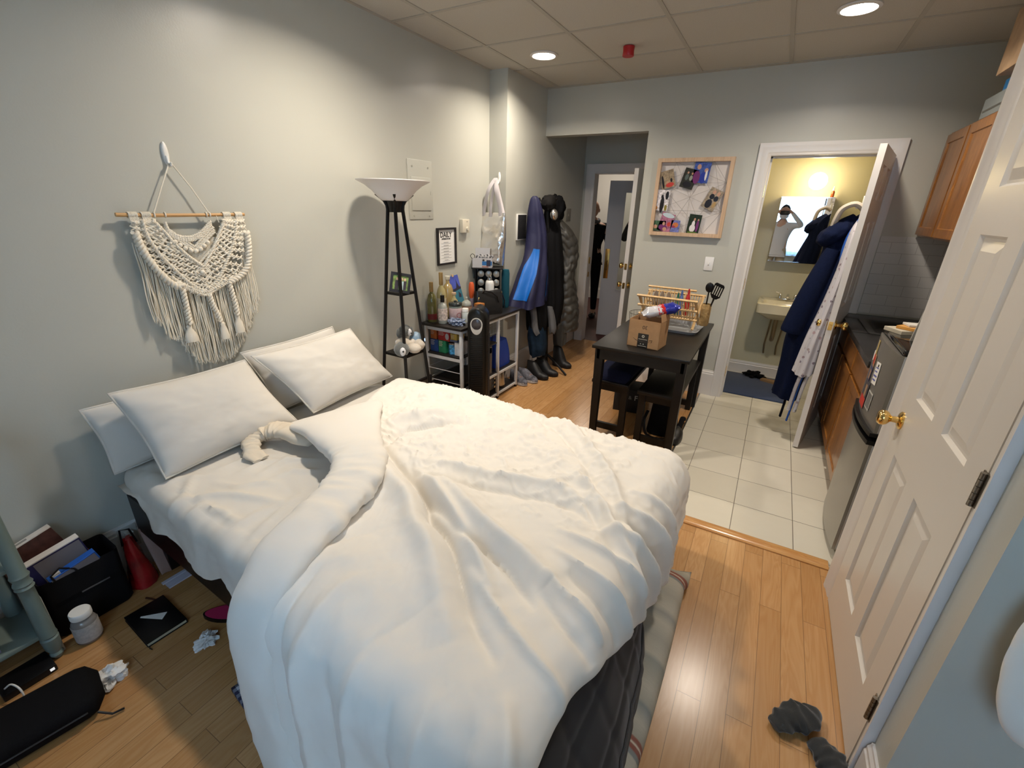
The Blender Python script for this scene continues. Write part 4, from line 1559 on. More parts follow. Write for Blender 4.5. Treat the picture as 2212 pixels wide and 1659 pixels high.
def wall_hook(name, y, z, label, M=None, x=0.0):
    M = M or Matrix.Translation((x, y, z))
    o = M.translation
    t = thing(name, label, 'hook', tuple(o))
    b = B()
    n = 24
    ring = lambda s, d: [M @ Vector((d, s * 0.0125 * math.cos(a), s * 0.044 * math.sin(a))) for a in np.linspace(0, 2 * PI, n, endpoint=False)]
    b.loft([ring(1, 0.0), ring(1, 0.006), ring(0.8, 0.0105), ring(0.3, 0.012)])
    b.build('hook_plate', M_WHITE, t, angle=60)
    b = B()
    b.tube([M @ Vector(q) for q in ((0.008, 0, -0.01), (0.012, 0, -0.036), (0.020, 0, -0.049), (0.030, 0, -0.046), (0.034, 0, -0.034))], [0.007, 0.006, 0.0055, 0.005, 0.0045], 10, M=None)
    b.build('hook_arm', M_WHITE, t)
    return t


wall_hook('adhesive_hook', 1.096, 1.79, 'white adhesive hook on the left wall holding the macrame cord')

# ------------------------------------------------------------ electrical panel, thermostat, framed print
t = thing('electrical_panel', 'painted electrical panel cover with small door behind the floor lamp', 'panel', (0, 2.705, 1.51))
b = B()
b.span((0.0, 2.575, 1.515), (0.006, 2.835, 1.905), bev=0.003)
b.build('cover_plate', M_WALL, t)
b = B()
b.span((0.005, 2.60, 1.575), (0.012, 2.81, 1.795), bev=0.004)
b.build('panel_door', M_WALL, t)
for y, z in ((2.62, 1.54), (2.79, 1.54), (2.62, 1.86), (2.79, 1.86)):
    b = B(); b.cyl((0.005, y, z), (0.0085, y, z), 0.007, seg=10); b.build('screw', mat('painted_screw', (0.36, 0.36, 0.31), 0.5), t)
b = B(); b.span((0.011, 2.801, 1.68), (0.013, 2.804, 1.705))
b.build('door_latch', mat('painted_screw', (0.36, 0.36, 0.31), 0.5), t)

t = thing('thermostat', 'cream wall thermostat with round dial, above the mask box', 'thermostat', (0, 3.22, 1.41))
b = B()
b.span((0.0, 3.172, 1.405), (0.032, 3.27, 1.51), bev=0.004)
b.build('thermostat_body', M_CREAM, t)
b = B()
b.cyl((0.03, 3.235, 1.437), (0.044, 3.235, 1.437), 0.016, 0.013, 20)
b.build('dial', M_CREAM, t)
b = B()
b.span((0.031, 3.225, 1.49), (0.0325, 3.245, 1.495))
b.build('badge', M_STEEL, t)

M_BFRAME = mat('black_picture_frame', (0.014, 0.011, 0.012), 0.4)


def wall_frame(t, x, y0, y1, z0, z1, w, d, m, name='frame'):
    b = B()
    o = [(y0, z0), (y1, z0), (y1, z1), (y0, z1)]
    i_ = [(y0 + w, z0 + w), (y1 - w, z0 + w), (y1 - w, z1 - w), (y0 + w, z1 - w)]
    rings = [[Vector((x, *q)) for q in o], [Vector((x + d, *q)) for q in o], [Vector((x + d, *q)) for q in i_], [Vector((x + 0.004, *q)) for q in i_]]
    b.loft(rings, caps=False)
    return b.build(name, m, t, smooth=False)


t = thing('framed_print', 'black-framed DAILY print hanging on the left wall beside the thermostat', 'picture', (0, 2.98, 1.17))
wall_frame(t, 0.0, 2.863, 3.103, 1.170, 1.450, 0.014, 0.018, M_BFRAME)
b = B()
b.span((0.002, 2.872, 1.18), (0.006, 3.094, 1.44))
pr = b.build('paper', M_PAPER, t, smooth=False)
MI = mat('black_ink', (0.02, 0.02, 0.02), 0.7)
MG = mat('grey_ink', (0.30, 0.29, 0.28), 0.7)
RX = lambda y, z, x: Matrix(((0, 0, 1, x), (1, 0, 0, y), (0, 1, 0, z), (0, 0, 0, 1)))
text_part('printed_title', 'DAILY', 0.056, RX(2.978, 1.396, 0.0065), MI, t, bold=0.0012, sx=0.95)
text_part('printed_subtitle', 'AFFIRMATIONS', 0.0165, RX(2.978, 1.366, 0.0065), MI, t, bold=0.0006)
b = B()
rnd = random.Random(5)
for k in range(7):
    z = 1.338 - k * 0.0225
    w = rnd.uniform(0.045, 0.07)
    b.span((0.006, 2.978 - w * 0.5, z), (0.0068, 2.978 + w * 0.5, z + 0.004))
    b.span((0.006, 2.978 - w, z - 0.007), (0.0068, 2.978 + w, z - 0.005))
b.build('printed_lines', MG, t, smooth=False)

# ------------------------------------------------------------ floor lamp with shelves
lamp = thing('floor_lamp', 'black torchiere floor lamp with frosted bowl and two shelves, behind the bed', 'lamp', (0.28, 2.14, 0))
LC = Vector((0.28, 2.14, 0))
RV, FV = Vector((0.73, 0.69, 0)), Vector((0.69, -0.73, 0))
lr = lambda z: 0.043 + (1.585 - z) * 0.098
dirs = (-RV, FV, RV, -FV)
for d in dirs:
    b = B()
    p0 = LC + d * lr(0) + Vector((0, 0, 0.0))
    p1 = LC + d * lr(1.585) + Vector((0, 0, 1.585))
    p2 = LC + d * 0.060 + Vector((0, 0, 1.635)); p3 = LC + d * 0.105 + Vector((0, 0, 1.672))
    b.tube([p0, p0.lerp(p1, 0.5), p1, LC + d * 0.046 + Vector((0, 0, 1.61)), p2, p3], 0.0105, 8)
    b.build('leg', M_BLACKM, lamp)
b = B()
b.lathe([(0.038, 1.57), (0.040, 1.60), (0.050, 1.63), (0.066, 1.655), (0.070, 1.66), (0.0, 1.66)], LC, 20)
b.build('hub', M_BLACKM, lamp)
for z, nm in ((1.095, 'upper_shelf'), (0.70, 'lower_shelf')):
    r = lr(z) * 0.98
    b = B()
    q = [LC + d * r for d in dirs]
    b.loft([[p + Vector((0, 0, z - 0.010)) for p in q], [p + Vector((0, 0, z + 0.006)) for p in q]])
    b.build('shelf', M_BLACKM, lamp, smooth=False)
b = B()
b.lathe([(0.070, 1.655), (0.085, 1.664), (0.105, 1.685), (0.13, 1.712), (0.165, 1.738), (0.200, 1.756), (0.212, 1.762), (0.212, 1.766), (0.198, 1.762), (0.160, 1.745), (0.12, 1.715), (0.08, 1.675), (0.0, 1.665)], LC - Vector((0, 0, 0.022)), 40)
b.build('lamp_shade', mat('frosted_glass_shade', (0.78, 0.74, 0.71), 0.35), lamp, angle=60)

# things on the lamp shelves
t = thing('framed_photo', 'small black photo frame leaning on the upper shelf of the floor lamp', 'picture frame', (0.315, 2.10, 1.102))
MF = Tz(0.320, 2.085, 1.105, math.radians(43), math.radians(-14), math.radians(10))
b = B()
for x0, x1, z0, z1 in ((-0.062, 0.062, 0, 0.016), (-0.062, 0.062, 0.104, 0.12), (-0.062, -0.046, 0.016, 0.104), (0.046, 0.062, 0.016, 0.104)):
    b.span((x0, -0.006, z0), (x1, 0.006, z1), MF)
fr = b.build('frame', M_BFRAME, t, smooth=False)
b = B()
b.span((-0.048, -0.001, 0.014), (0.048, 0.004, 0.106), MF)
ph = b.build('photo', mat('green_photo_background', (0.16, 0.24, 0.06), 0.4, noise=(60, 0.5)), fr, smooth=False)
b = B()
for x, c in ((-0.02, 0), (0.008, 1), (0.026, 2)):
    b.ball((x, -0.002, 0.082), (0.007, 0.001, 0.009), 10, MF)
b.build('printed_faces', mat('photo_skin_tone', (0.55, 0.34, 0.24), 0.5), ph)
b = B()
b.span((-0.032, -0.0024, 0.018), (-0.010, -0.0016, 0.072), MF); b.span((0.018, -0.0022, 0.02), (0.036, -0.0014, 0.072), MF)
b.build('printed_dark_dress', mat('photo_dark_cloth', (0.03, 0.02, 0.03), 0.5), ph, smooth=False)
b = B()
b.span((-0.006, -0.0026, 0.018), (0.019, -0.0016, 0.070), MF)
b.build('printed_pale_dress', mat('photo_pale_cloth', (0.45, 0.60, 0.62), 0.5), ph, smooth=False)

M_PLUSHG = mat('grey_plush', (0.13, 0.135, 0.13), 0.95, sheen=0.6, bump=(180, 1.0, 0.003))
M_PLUSHC = mat('cream_plush', (0.56, 0.50, 0.42), 0.95, sheen=0.6, bump=(180, 0.8, 0.003))
M_PLUSHW = mat('white_plush', (0.66, 0.66, 0.68), 0.95, sheen=0.5, bump=(180, 0.8, 0.003))


def fuzzy_ball(b, c, s, seed, amp=0.05, seg=20):
    r = bmesh.ops.create_uvsphere(b.bm, u_segments=seg, v_segments=seg // 2 + 2, radius=1.0)
    for v in r['verts']:
        k = 1 + amp * mnoise.noise(v.co * 6 + Vector((seed, 0, 0))) * 2
        v.co = Vector((v.co.x * s[0] * k, v.co.y * s[1] * k, v.co.z * s[2] * k)) + Vector(c)


t = thing('plush_toy', 'grey and cream plush animal sitting up on the lower lamp shelf', 'stuffed toy', (0.27, 2.16, 0.706))
b = B(); fuzzy_ball(b, (0.265, 2.145, 0.752), (0.052, 0.050, 0.047), 1, 0.03)
fuzzy_ball(b, (0.30, 2.19, 0.742), (0.034, 0.04, 0.036), 2, 0.03)
b.build('body', M_PLUSHC, t)
b = B(); fuzzy_ball(b, (0.27, 2.165, 0.835), (0.040, 0.046, 0.040), 3)
fuzzy_ball(b, (0.255, 2.125, 0.825), (0.018, 0.018, 0.032), 5); fuzzy_ball(b, (0.29, 2.205, 0.825), (0.018, 0.018, 0.032), 6)
hd = b.build('head', M_PLUSHG, t)
b = B(); fuzzy_ball(b, (0.305, 2.17, 0.83), (0.014, 0.016, 0.024), 4)
b.build('muzzle', M_PLUSHW, hd)
b = B(); b.ball((0.318, 2.17, 0.826), 0.005, 8); b.ball((0.306, 2.155, 0.846), 0.0035, 8); b.ball((0.302, 2.188, 0.846), 0.0035, 8)
b.build('nose_and_eyes', M_BLACK, hd)
t = thing('plush_toy', 'plush animal with round grey head lying at the left corner of the lamp shelf', 'stuffed toy', (0.33, 2.05, 0.706))
b = B(); fuzzy_ball(b, (0.365, 2.14, 0.738), (0.048, 0.044, 0.032), 8, 0.03)
fuzzy_ball(b, (0.352, 2.205, 0.744), (0.036, 0.040, 0.038), 9, 0.03)
b.build('body', M_PLUSHC, t)
b = B(); fuzzy_ball(b, (0.345, 2.045, 0.752), (0.048, 0.050, 0.046), 10)
hd = b.build('head', M_PLUSHG, t)
b = B(); fuzzy_ball(b, (0.377, 2.020, 0.748), (0.018, 0.020, 0.028), 11, 0.02)
b.build('muzzle', M_PLUSHW, hd)
b = B(); b.ball((0.392, 2.008, 0.753), 0.006, 8); b.ball((0.380, 2.035, 0.768), 0.0035, 8)
b.build('nose_and_eyes', M_BLACK, hd)
t = thing('digital_clock', 'round pale blue clock with small glowing digits on the lower lamp shelf', 'clock', (0.30, 2.25, 0.706))
b = B()
b.ball((0.29, 2.245, 0.760), (0.045, 0.045, 0.055), 24)
b.build('clock_body', mat('pale_blue_plastic', (0.22, 0.32, 0.42), 0.4), t)
b = B()
for k, y in enumerate((2.258, 2.268, 2.278)):
    b.span((0.335, y, 0.748), (0.338, y + 0.006, 0.766))
b.build('digits', mat('blue_digits', (0.1, 0.2, 0.9), 0.5, emit=((0.25, 0.45, 1.0), 6)), t, smooth=False)
# dark picture frame leaning on the baseboard behind the lamp
t = thing('picture_frame', 'dark flat frame leaning on the wall on the floor behind the lamp', 'picture frame', (0.06, 2.43, 0))
ML = Tz(0.075, 2.43, 0.0, PI / 2, math.radians(6))
b = B()
for x0, x1, z0, z1 in ((-0.17, 0.17, 0, 0.02), (-0.17, 0.17, 0.34, 0.36), (-0.17, -0.15, 0.02, 0.34), (0.15, 0.17, 0.02, 0.34)):
    b.span((x0, -0.008, z0), (x1, 0.008, z1), ML)
b.build('frame', M_BFRAME, t, smooth=False)
b = B(); b.span((-0.155, -0.001, 0.015), (0.155, 0.004, 0.345), ML)
b.build('picture', mat('dim_grey_picture', (0.14, 0.14, 0.12), 0.3, noise=(20, 0.4)), t, smooth=False)

# ------------------------------------------------------------ floor things at the near left
tote = thing('storage_bag', 'black open-top fabric bag full of boxed games against the left wall', 'bag', (0.11, 0.37, 0))
b = B()
x0, x1, y0, y1, zt_ = 0.035, 0.185, 0.235, 0.485, 0.27
def rr_ring(x0, x1, y0, y1, z, r=0.02, n=5, wob=0.0):
    out = []
    for cx_, cy_, a0 in ((x1 - r, y1 - r, 0), (x0 + r, y1 - r, 90), (x0 + r, y0 + r, 180), (x1 - r, y0 + r, 270)):
        for k in range(n):
            a = math.radians(a0 + 90 * k / (n - 1))
            out.append(Vector((cx_ + r * math.cos(a), cy_ + r * math.sin(a), z + wob * math.sin(cy_ * 30 + cx_ * 20))))
    return out
b.loft([rr_ring(x0 + 0.01, x1 - 0.01, y0 + 0.01, y1 - 0.01, 0.0), rr_ring(x0, x1, y0, y1, 0.02), rr_ring(x0, x1 - 0.006, y0, y1, 0.15, 0.025), rr_ring(x0, x1, y0 + 0.004, y1, 0.26, 0.02, wob=0.006),
        rr_ring(x0, x1, y0 + 0.004, y1, 0.275, 0.02, wob=0.006), rr_ring(x0 + 0.005, x1 - 0.005, y0 + 0.009, y1 - 0.005, 0.27, 0.018, wob=0.006), rr_ring(x0 + 0.006, x1 - 0.006, y0 + 0.01, y1 - 0.006, 0.03, 0.018)])
b.build('bag_body', mat('black_canvas', (0.009, 0.009, 0.010), 0.8, bump=(300, 0.2)), tote, angle=50)
b = B()
b.tube([(0.186, 0.285, 0.262), (0.190, 0.28, 0.29), (0.182, 0.31, 0.302), (0.186, 0.345, 0.275), (0.190, 0.35, 0.262)], 0.004, 6)
b.build('handle', M_BLACK, tote)
b = B(); b.span((0.1845, 0.34, 0.155), (0.1862, 0.43, 0.161))
b.build('label', mat('dim_grey_print', (0.10, 0.10, 0.10), 0.6), tote, smooth=False)


def boxed(label, name, M, s, m, sides=None, cat='box', group=None, stripe=None):
    """a cardboard box: s = size, local base at z=0; the lid band is its own part"""
    o = M.translation
    t = thing(name, label, cat, tuple(o), 0, group)
    b = B(); b.span((-s[0] / 2, -s[1] / 2, 0), (s[0] / 2, s[1] / 2, s[2]), M, 0.0012, 1)
    bx = b.build('box_body', m, t, smooth=False)
    if stripe:
        for (a, c, mm, nm) in stripe:
            b = B(); b.span(a, c, M)
            b.build(nm, mm, bx, smooth=False)
    return t


GB = 'boxed games standing in the black bag'
MG1 = Tz(0.075, 0.315, 0.12, math.radians(-8), math.radians(-26), math.radians(-8))
boxed('boxed game with white spine and dark red sides, leftmost in the black bag', 'game_box', Tz(0.070, 0.335, 0.11, 0.0, math.radians(14), math.radians(-6)), (0.034, 0.18, 0.29), mat('dark_red_card', (0.075, 0.028, 0.022), 0.5, noise=(30, 0.4)),
      stripe=[((-0.0175, -0.0905, 0.287), (0.0175, 0.0905, 0.2915), mat('white_card', (0.72, 0.68, 0.64), 0.5), 'white_spine'),
              ((-0.008, -0.02, 0.2914), (0.008, 0.02, 0.2920), MG, 'spine_print')], group=GB)
boxed('boxed game with white spine and navy sides, in the middle of the black bag', 'game_box', Tz(0.105, 0.365, 0.07, 0.0, math.radians(10), math.radians(4)), (0.030, 0.17, 0.29), mat('navy_card', (0.018, 0.016, 0.07), 0.5, noise=(30, 0.4)),
      stripe=[((-0.0155, -0.0855, 0.287), (0.0155, 0.0855, 0.2915), mat('white_card', (0.72, 0.68, 0.64), 0.5), 'white_spine'),
              ((0.0151, -0.06, 0.05), (0.0156, 0.08, 0.28), mat('grey_card', (0.20, 0.18, 0.19), 0.5), 'grey_side')], group=GB)
boxed('bright blue boxed game with a small white label, rightmost in the black bag', 'game_box', Tz(0.140, 0.405, 0.045, 0.0, math.radians(14), math.radians(8)), (0.028, 0.15, 0.255), mat('blue_card', (0.015, 0.10, 0.42), 0.45),
      stripe=[((-0.010, -0.06, 0.2548), (0.010, -0.035, 0.2560), mat('white_card', (0.72, 0.68, 0.64), 0.5), 'small_label'),
              ((0.0141, -0.07, 0.02), (0.0146, 0.07, 0.25), mat('grey_card', (0.20, 0.18, 0.19), 0.5), 'grey_side')], group=GB)
boxed('thin orange folder behind the blue box in the black bag', 'folder', Tz(0.088, 0.42, 0.05, 0.0, math.radians(20)), (0.010, 0.15, 0.27), mat('orange_card', (0.60, 0.10, 0.02), 0.5), cat='folder')

# jar
t = thing('supplement_jar', 'clear plastic jar with white lid and grey label on the floor by the black bag', 'jar', (0.262, 0.300, 0))
b = B(); b.lathe([(0, 0), (0.034, 0), (0.040, 0.006), (0.040, 0.088), (0.034, 0.102), (0.029, 0.108), (0.029, 0.118), (0, 0.118)], (0.262, 0.300, 0), 28)
jb = b.build('jar_body', mat('smoky_plastic', (0.22, 0.21, 0.20), 0.12, spec=0.6), t, angle=50)
b = B(); b.lathe([(0.0405, 0.014), (0.0408, 0.016), (0.0408, 0.084), (0.0405, 0.086)], (0.262, 0.300, 0), 28)
b.build('label', mat('grey_label', (0.42, 0.40, 0.38), 0.5, noise=(70, 0.18)), jb)
b = B(); b.lathe([(0, 0.116), (0.033, 0.116), (0.0335, 0.120), (0.0335, 0.138), (0.031, 0.142), (0, 0.143)], (0.262, 0.300, 0), 28)
b.build('lid', M_WHITE, t, angle=50)

# notebook
t = thing('notebook', 'black notebook lying on the floor with its elastic and page edges showing', 'notebook', (0.40, 0.465, 0))
MN = Tz(0.400, 0.466, 0, math.radians(-3))
b = B(); b.span((-0.108, -0.070, 0.0), (0.108, 0.070, 0.003), MN, 0.001); b.span((-0.108, -0.070, 0.017), (0.108, 0.070, 0.020), MN, 0.001)
b.span((-0.108, 0.066, 0.0), (0.108, 0.070, 0.02), MN, 0.001)
b.build('cover', M_BLACK, t)
b = B(); b.span((-0.104, -0.067, 0.003), (0.104, 0.066, 0.017), MN)
b.build('pages', mat('cream_pages', (0.55, 0.50, 0.36), 0.7), t, smooth=False)
b = B(); b.tube([MN @ Vector(q) for q in ((0.108, -0.062, 0.006), (0.118, -0.068, 0.003), (0.130, -0.064, 0.002))], 0.0018, 5)
b.build('ribbon', M_BLACK, t)
b = B(); b.prism([(-0.055, -0.030), (-0.050, -0.034), (0.030, 0.012), (0.006, 0.040)], 0.0006, MN @ Matrix.Translation((0, 0, 0.0204)))
one('paper_scrap', b, M_PAPER, 'white triangular scrap of paper lying on the black notebook', 'paper', smooth=False)


def crumple(name, label, c, s, seed, m, cat='tissue', group=None):
    b = B()
    r = bmesh.ops.create_icosphere(b.bm, subdivisions=4, radius=1.0)
    for v in r['verts']:
        d = v.co.normalized()
        n1_ = mnoise.noise(d * 2.2 + Vector((seed, 0, 0)))
        n2_ = abs(mnoise.noise(d * 4.5 + Vector((0, seed, 0))))
        k = 1 + 0.55 * n1_ - 0.7 * n2_
        v.co = Vector((d.x * s[0] * k, d.y * s[1] * k, max(-s[2] * 0.55, d.z * s[2] * k)))
    for v in b.bm.verts:
        v.co += Vector((c[0], c[1], c[2] + s[2] * 0.55))
    return one(name, b, m, label, cat, group, angle=25)


M_TISS = mat('white_tissue', (0.76, 0.75, 0.73), 0.9)
crumple('crumpled_tissue', 'crumpled white tissue on the floor by the black padded case', (0.535, 0.262, 0), (0.042, 0.055, 0.034), 2.0, M_TISS)
crumple('crumpled_tissue', 'crumpled white tissue on the floor under the side of the bed', (0.672, 0.515, 0), (0.032, 0.042, 0.026), 5.0, M_TISS)
crumple('crumpled_tissue', 'scrap of white tissue at the bottom left corner of the floor', (0.70, -0.055, 0), (0.030, 0.030, 0.018), 7.0, M_TISS)

# padded case
t = thing('padded_case', 'long black padded case lying on the floor at the near left', 'case', (0.47, 0.0, 0))
MC = Tz(0.565, 0.235, 0, math.radians(-101))
b = B()
rings = []
for i in range(30):
    s = i / 29 * 0.75
    k_ = math.sqrt(max(0.0, 1 - (1 - min(1, s / 0.06)) ** 2)) if s < 0.06 else 1.0
    rings.append([MC @ Vector((s, 0.10 * (0.55 + 0.45 * k_) * math.copysign(abs(math.cos(a)) ** 0.55, math.cos(a)), 0.048 + 0.047 * (0.35 + 0.65 * k_) * math.copysign(abs(math.sin(a)) ** 0.6, math.sin(a)))) for a in np.linspace(0, 2 * PI, 28, endpoint=False)])
b.loft(rings)
b.build('case_body', mat('black_nylon', (0.006, 0.006, 0.007), 0.85, bump=(500, 0.3)), t, angle=50)
b = B()
b.tube([MC @ Vector((s, 0.101, 0.05)) for s in np.linspace(0.05, 0.7, 12)], 0.003, 6)
b.build('zip', mat('dark_zip', (0.02, 0.02, 0.02), 0.5), t)
b = B()
b.tube([MC @ Vector(q) for q in ((0.03, 0.10, 0.03), (0.0, 0.125, 0.012), (-0.03, 0.128, 0.008))], 0.004, 6)
b.build('zip_pull', M_BLACK, t)

# turned-leg side shelf
shelf = thing('side_shelf', 'grey-green wooden shelf unit with turned posts at the near left', 'shelf', (0.13, 0.06, 0))
M_TEAL = mat('grey_green_paint', (0.16, 0.205, 0.185), 0.45)
def turned(c):
    return [(0.0, 0.0), (0.012, 0), (0.019, 0.012), (0.021, 0.02), (0.016, 0.03), (0.0235, 0.05), (0.026, 0.09), (0.0265, 0.098), (0.021, 0.104), (0.0265, 0.112), (0.024, 0.125), (0.022, 0.30), (0.022, 0.335), (0.027, 0.342), (0.022, 0.350), (0.027, 0.358), (0.021, 0.372), (0.027, 0.392), (0.023, 0.40), (0.022, 0.60), (0.021, 0.9), (0.0, 0.9)]
for (x, y) in ((0.255, 0.205), (0.045, 0.175), (0.255, -0.12), (0.045, -0.12)):
    b = B(); b.lathe(turned(None), (x, y, 0), 20)
    b.build('post', M_TEAL, shelf, angle=40)
for z in (0.11, 0.42, 0.90):
    b = B(); b.span((0.04, -0.13, z), (0.26, 0.20, z + 0.018), bev=0.004)
    b.build('shelf_board', M_TEAL, shelf)
MC1, MC2 = mat('colourful_cover', (0.30, 0.16, 0.12), 0.4, noise=(40, 0.9)), mat('navy_print_cover', (0.16, 0.17, 0.30), 0.35, noise=(45, 0.95))
rnd = random.Random(9)
cols = [(0.36, 0.12, 0.10), (0.40, 0.32, 0.12), (0.12, 0.20, 0.14), (0.42, 0.36, 0.30), (0.30, 0.10, 0.14), (0.10, 0.14, 0.32)]
z = 0.1285
lab = ['dull white magazine', 'navy patterned magazine', 'brown magazine', 'olive magazine', 'red magazine', 'tan magazine', 'plum magazine', 'dark magazine']
GM = 'magazines lying on the low shelf of the grey-green unit'
for k in range(8):
    h_ = 0.011
    mm = [mat('magazine_paper', (0.50, 0.50, 0.52), 0.35, noise=(30, 0.3)), MC2][k] if k < 2 else mat('magazine_%d' % (k % 6), cols[k % 6], 0.4, noise=(35, 0.5))
    b = B(); b.span((0.075 + 0.01 * rnd.random(), -0.115 + 0.01 * rnd.random(), z), (0.245 + 0.006 * rnd.random(), 0.095 - 0.01 * rnd.random(), z + h_ - 0.001), bev=0.001, seg=1)
    one('magazine', b, mm, ['bottom', 'second', 'third', 'fourth', 'fifth', 'sixth', 'seventh', 'top'][k] + ' magazine of the stack on the low grey-green shelf', 'magazine', GM, smooth=False)
    z += h_
b = B(); b.span((0.262, -0.12, 0.1285), (0.330, 0.13, 0.155), Tz(0, 0, 0), 0.002)
# white framed board standing between the unit and the bag
t = thing('white_board', 'thin white-edged board standing between the grey-green unit and the black bag', 'board', (0.14, 0.225, 0))
b = B(); b.span((0.06, 0.221, 0.0), (0.235, 0.228, 0.255), None, 0.003)
b.build('board', mat('dark_navy_board', (0.02, 0.018, 0.04), 0.4), t)
b = B()
for a_, c_ in (((0.235, 0.219, 0), (0.245, 0.2305, 0.265)), ((0.05, 0.219, 0.255), (0.245, 0.2305, 0.265)), ((0.05, 0.219, 0), (0.06, 0.2305, 0.265))):
    b.span(a_, c_, None, 0.002)
b.build('edge', mat('dull_white_edge', (0.50, 0.50, 0.47), 0.5), t)

# floor items under the unit and by the bed
t = thing('router_box', 'flat black box with a small white light under the grey-green unit', 'router', (0.30, 0.13, 0))
b = B(); b.span((0.22, 0.045, 0.0), (0.325, 0.185, 0.028), None, 0.004)
b.build('housing', M_BLACK, t)
b = B(); b.span((0.3245, 0.165, 0.012), (0.327, 0.177, 0.022))
b.build('indicator', mat('white_led', (0.7, 0.7, 0.7), 0.5, emit=((1, 1, 1), 0.6)), t, smooth=False)
b = B(); b.tube(resample([(0.30, 0.06, 0.035), (0.33, 0.075, 0.06), (0.36, 0.085, 0.045), (0.375, 0.08, 0.012), (0.38, 0.04, 0.006), (0.36, -0.08, 0.005)], 40), 0.003, 6)
one('white_cable', b, M_WHITE, 'looped white cable lying between the black case and the shelf unit', 'cable')

t = thing('red_handbag', 'glossy red bag slumped against the wall beside the black bag', 'bag', (0.13, 0.545, 0))
b = B()
rings = []
for i in range(14):
    s = i / 13
    w = 0.050 * (1 - 0.72 * s ** 1.2); d = 0.05 * (1 - 0.75 * s)
    rings.append([Vector((0.125 - 0.03 * s + d * math.cos(a), 0.545 + w * math.sin(a) + 0.004 * math.sin(5 * a + s * 8), 0.002 + 0.235 * s + 0.004 * math.sin(3 * a))) for a in np.linspace(0, 2 * PI, 22, endpoint=False)])
b.loft(rings)
b.build('bag_body', mat('red_patent', (0.33, 0.010, 0.012), 0.25, coat=0.5, noise=(12, 0.5)), t, angle=70)
b = B(); b.tube([(0.10, 0.52, 0.21), (0.085, 0.53, 0.28), (0.09, 0.56, 0.27), (0.10, 0.57, 0.20)], 0.004, 6)
b.build('strap', M_BLACK, t)
b = B()
b.grid([[Vector((0.05 + 0.10 * i / 9, 0.60 + 0.075 * k / 9, 0.215 * (1 - i / 9) + 0.004 + 0.004 * math.sin(k))) for k in range(10)] for i in range(10)])
one('pink_folder', b, mat('dull_pink_card', (0.36, 0.22, 0.18), 0.7), 'dull pink sheet leaning on the wall under the bed', 'folder', solid=0.002)
b = B(); b.span((0.20, 0.575, 0), (0.215, 0.72, 0.008)); b.span((0.222, 0.58, 0), (0.26, 0.73, 0.005))
one('notepad', b, mat('white_lilac_paper', (0.60, 0.57, 0.66), 0.6), 'thin white pads lying on the floor at the wall under the bed', 'paper', smooth=False)
b = B(); b.tube([(0.235, 0.50, 0.005), (0.275, 0.515, 0.005)], [0.004, 0.003], 8)
one('brown_pen', b, mat('brown_plastic', (0.06, 0.02, 0.012), 0.4), 'short dark pen lying on the floor beside the notebook', 'pen')
t = thing('outlet_plug', 'clear plug and cord in the outlet above the baseboard by the bed', 'plug', (0.02, 0.575, 0.20))
b = B(); b.span((0.018, 0.535, 0.13), (0.023, 0.605, 0.245), None, 0.002)
b.build('outlet_plate', mat('grey_white_plate', (0.48, 0.47, 0.43), 0.5), t)
b = B(); b.span((0.022, 0.555, 0.195), (0.05, 0.585, 0.225), None, 0.004); b.tube([(0.045, 0.57, 0.20), (0.055, 0.57, 0.16), (0.045, 0.572, 0.08), (0.04, 0.575, 0.01)], 0.003, 6)
b.build('plug', mat('grey_white_plate', (0.48, 0.47, 0.43), 0.5), t)
t = thing('flip_flop', 'black flip-flop with pink lining lying under the side of the bed', 'shoe', (0.63, 0.66, 0))
b = B()
def sole(cx_, cy_, ang_, L, w, z0, z1):
    out = []
    for a in np.linspace(0, 2 * PI, 28, endpoint=False):
        x = math.cos(a) * L / 2; y = math.sin(a) * w / 2 * (1 - 0.18 * math.cos(a) * -1) * (1 - 0.12 * math.exp(-((x / L) ** 2) * 40))
        out.append((x, y))
    return out
ol = sole(0, 0, 0, 0.25, 0.09, 0, 0)
M1 = Tz(0.64, 0.65, 0, math.radians(35))
b.prism(ol, 0.018, M1)
b.build('sole', M_BLACK, t)
b = B(); b.prism([(x * 0.94, y * 0.92) for x, y in ol], 0.002, M1 @ Matrix.Translation((0, 0, 0.018)))
b.build('insole', mat('magenta_insole', (0.45, 0.02, 0.09), 0.6), t)
b = B(); b.tube([M1 @ Vector(q) for q in ((0.085, 0.0, 0.018), (0.06, 0.01, 0.04), (0.01, 0.042, 0.012))], 0.005, 6); b.tube([M1 @ Vector(q) for q in ((0.085, 0.0, 0.018), (0.06, -0.01, 0.04), (0.01, -0.042, 0.012))], 0.005, 6)
b.build('thong', M_BLACK, t)
b = B(); b.lathe([(0, 0), (0.0045, 0), (0.004, 0.003), (0, 0.004)], (0.955, 0.16, 0), 10)
one('small_bead', b, mat('dark_red_bead', (0.05, 0.005, 0.005), 0.4), 'tiny dark speck alone on the floor in front of the bed', 'bead')


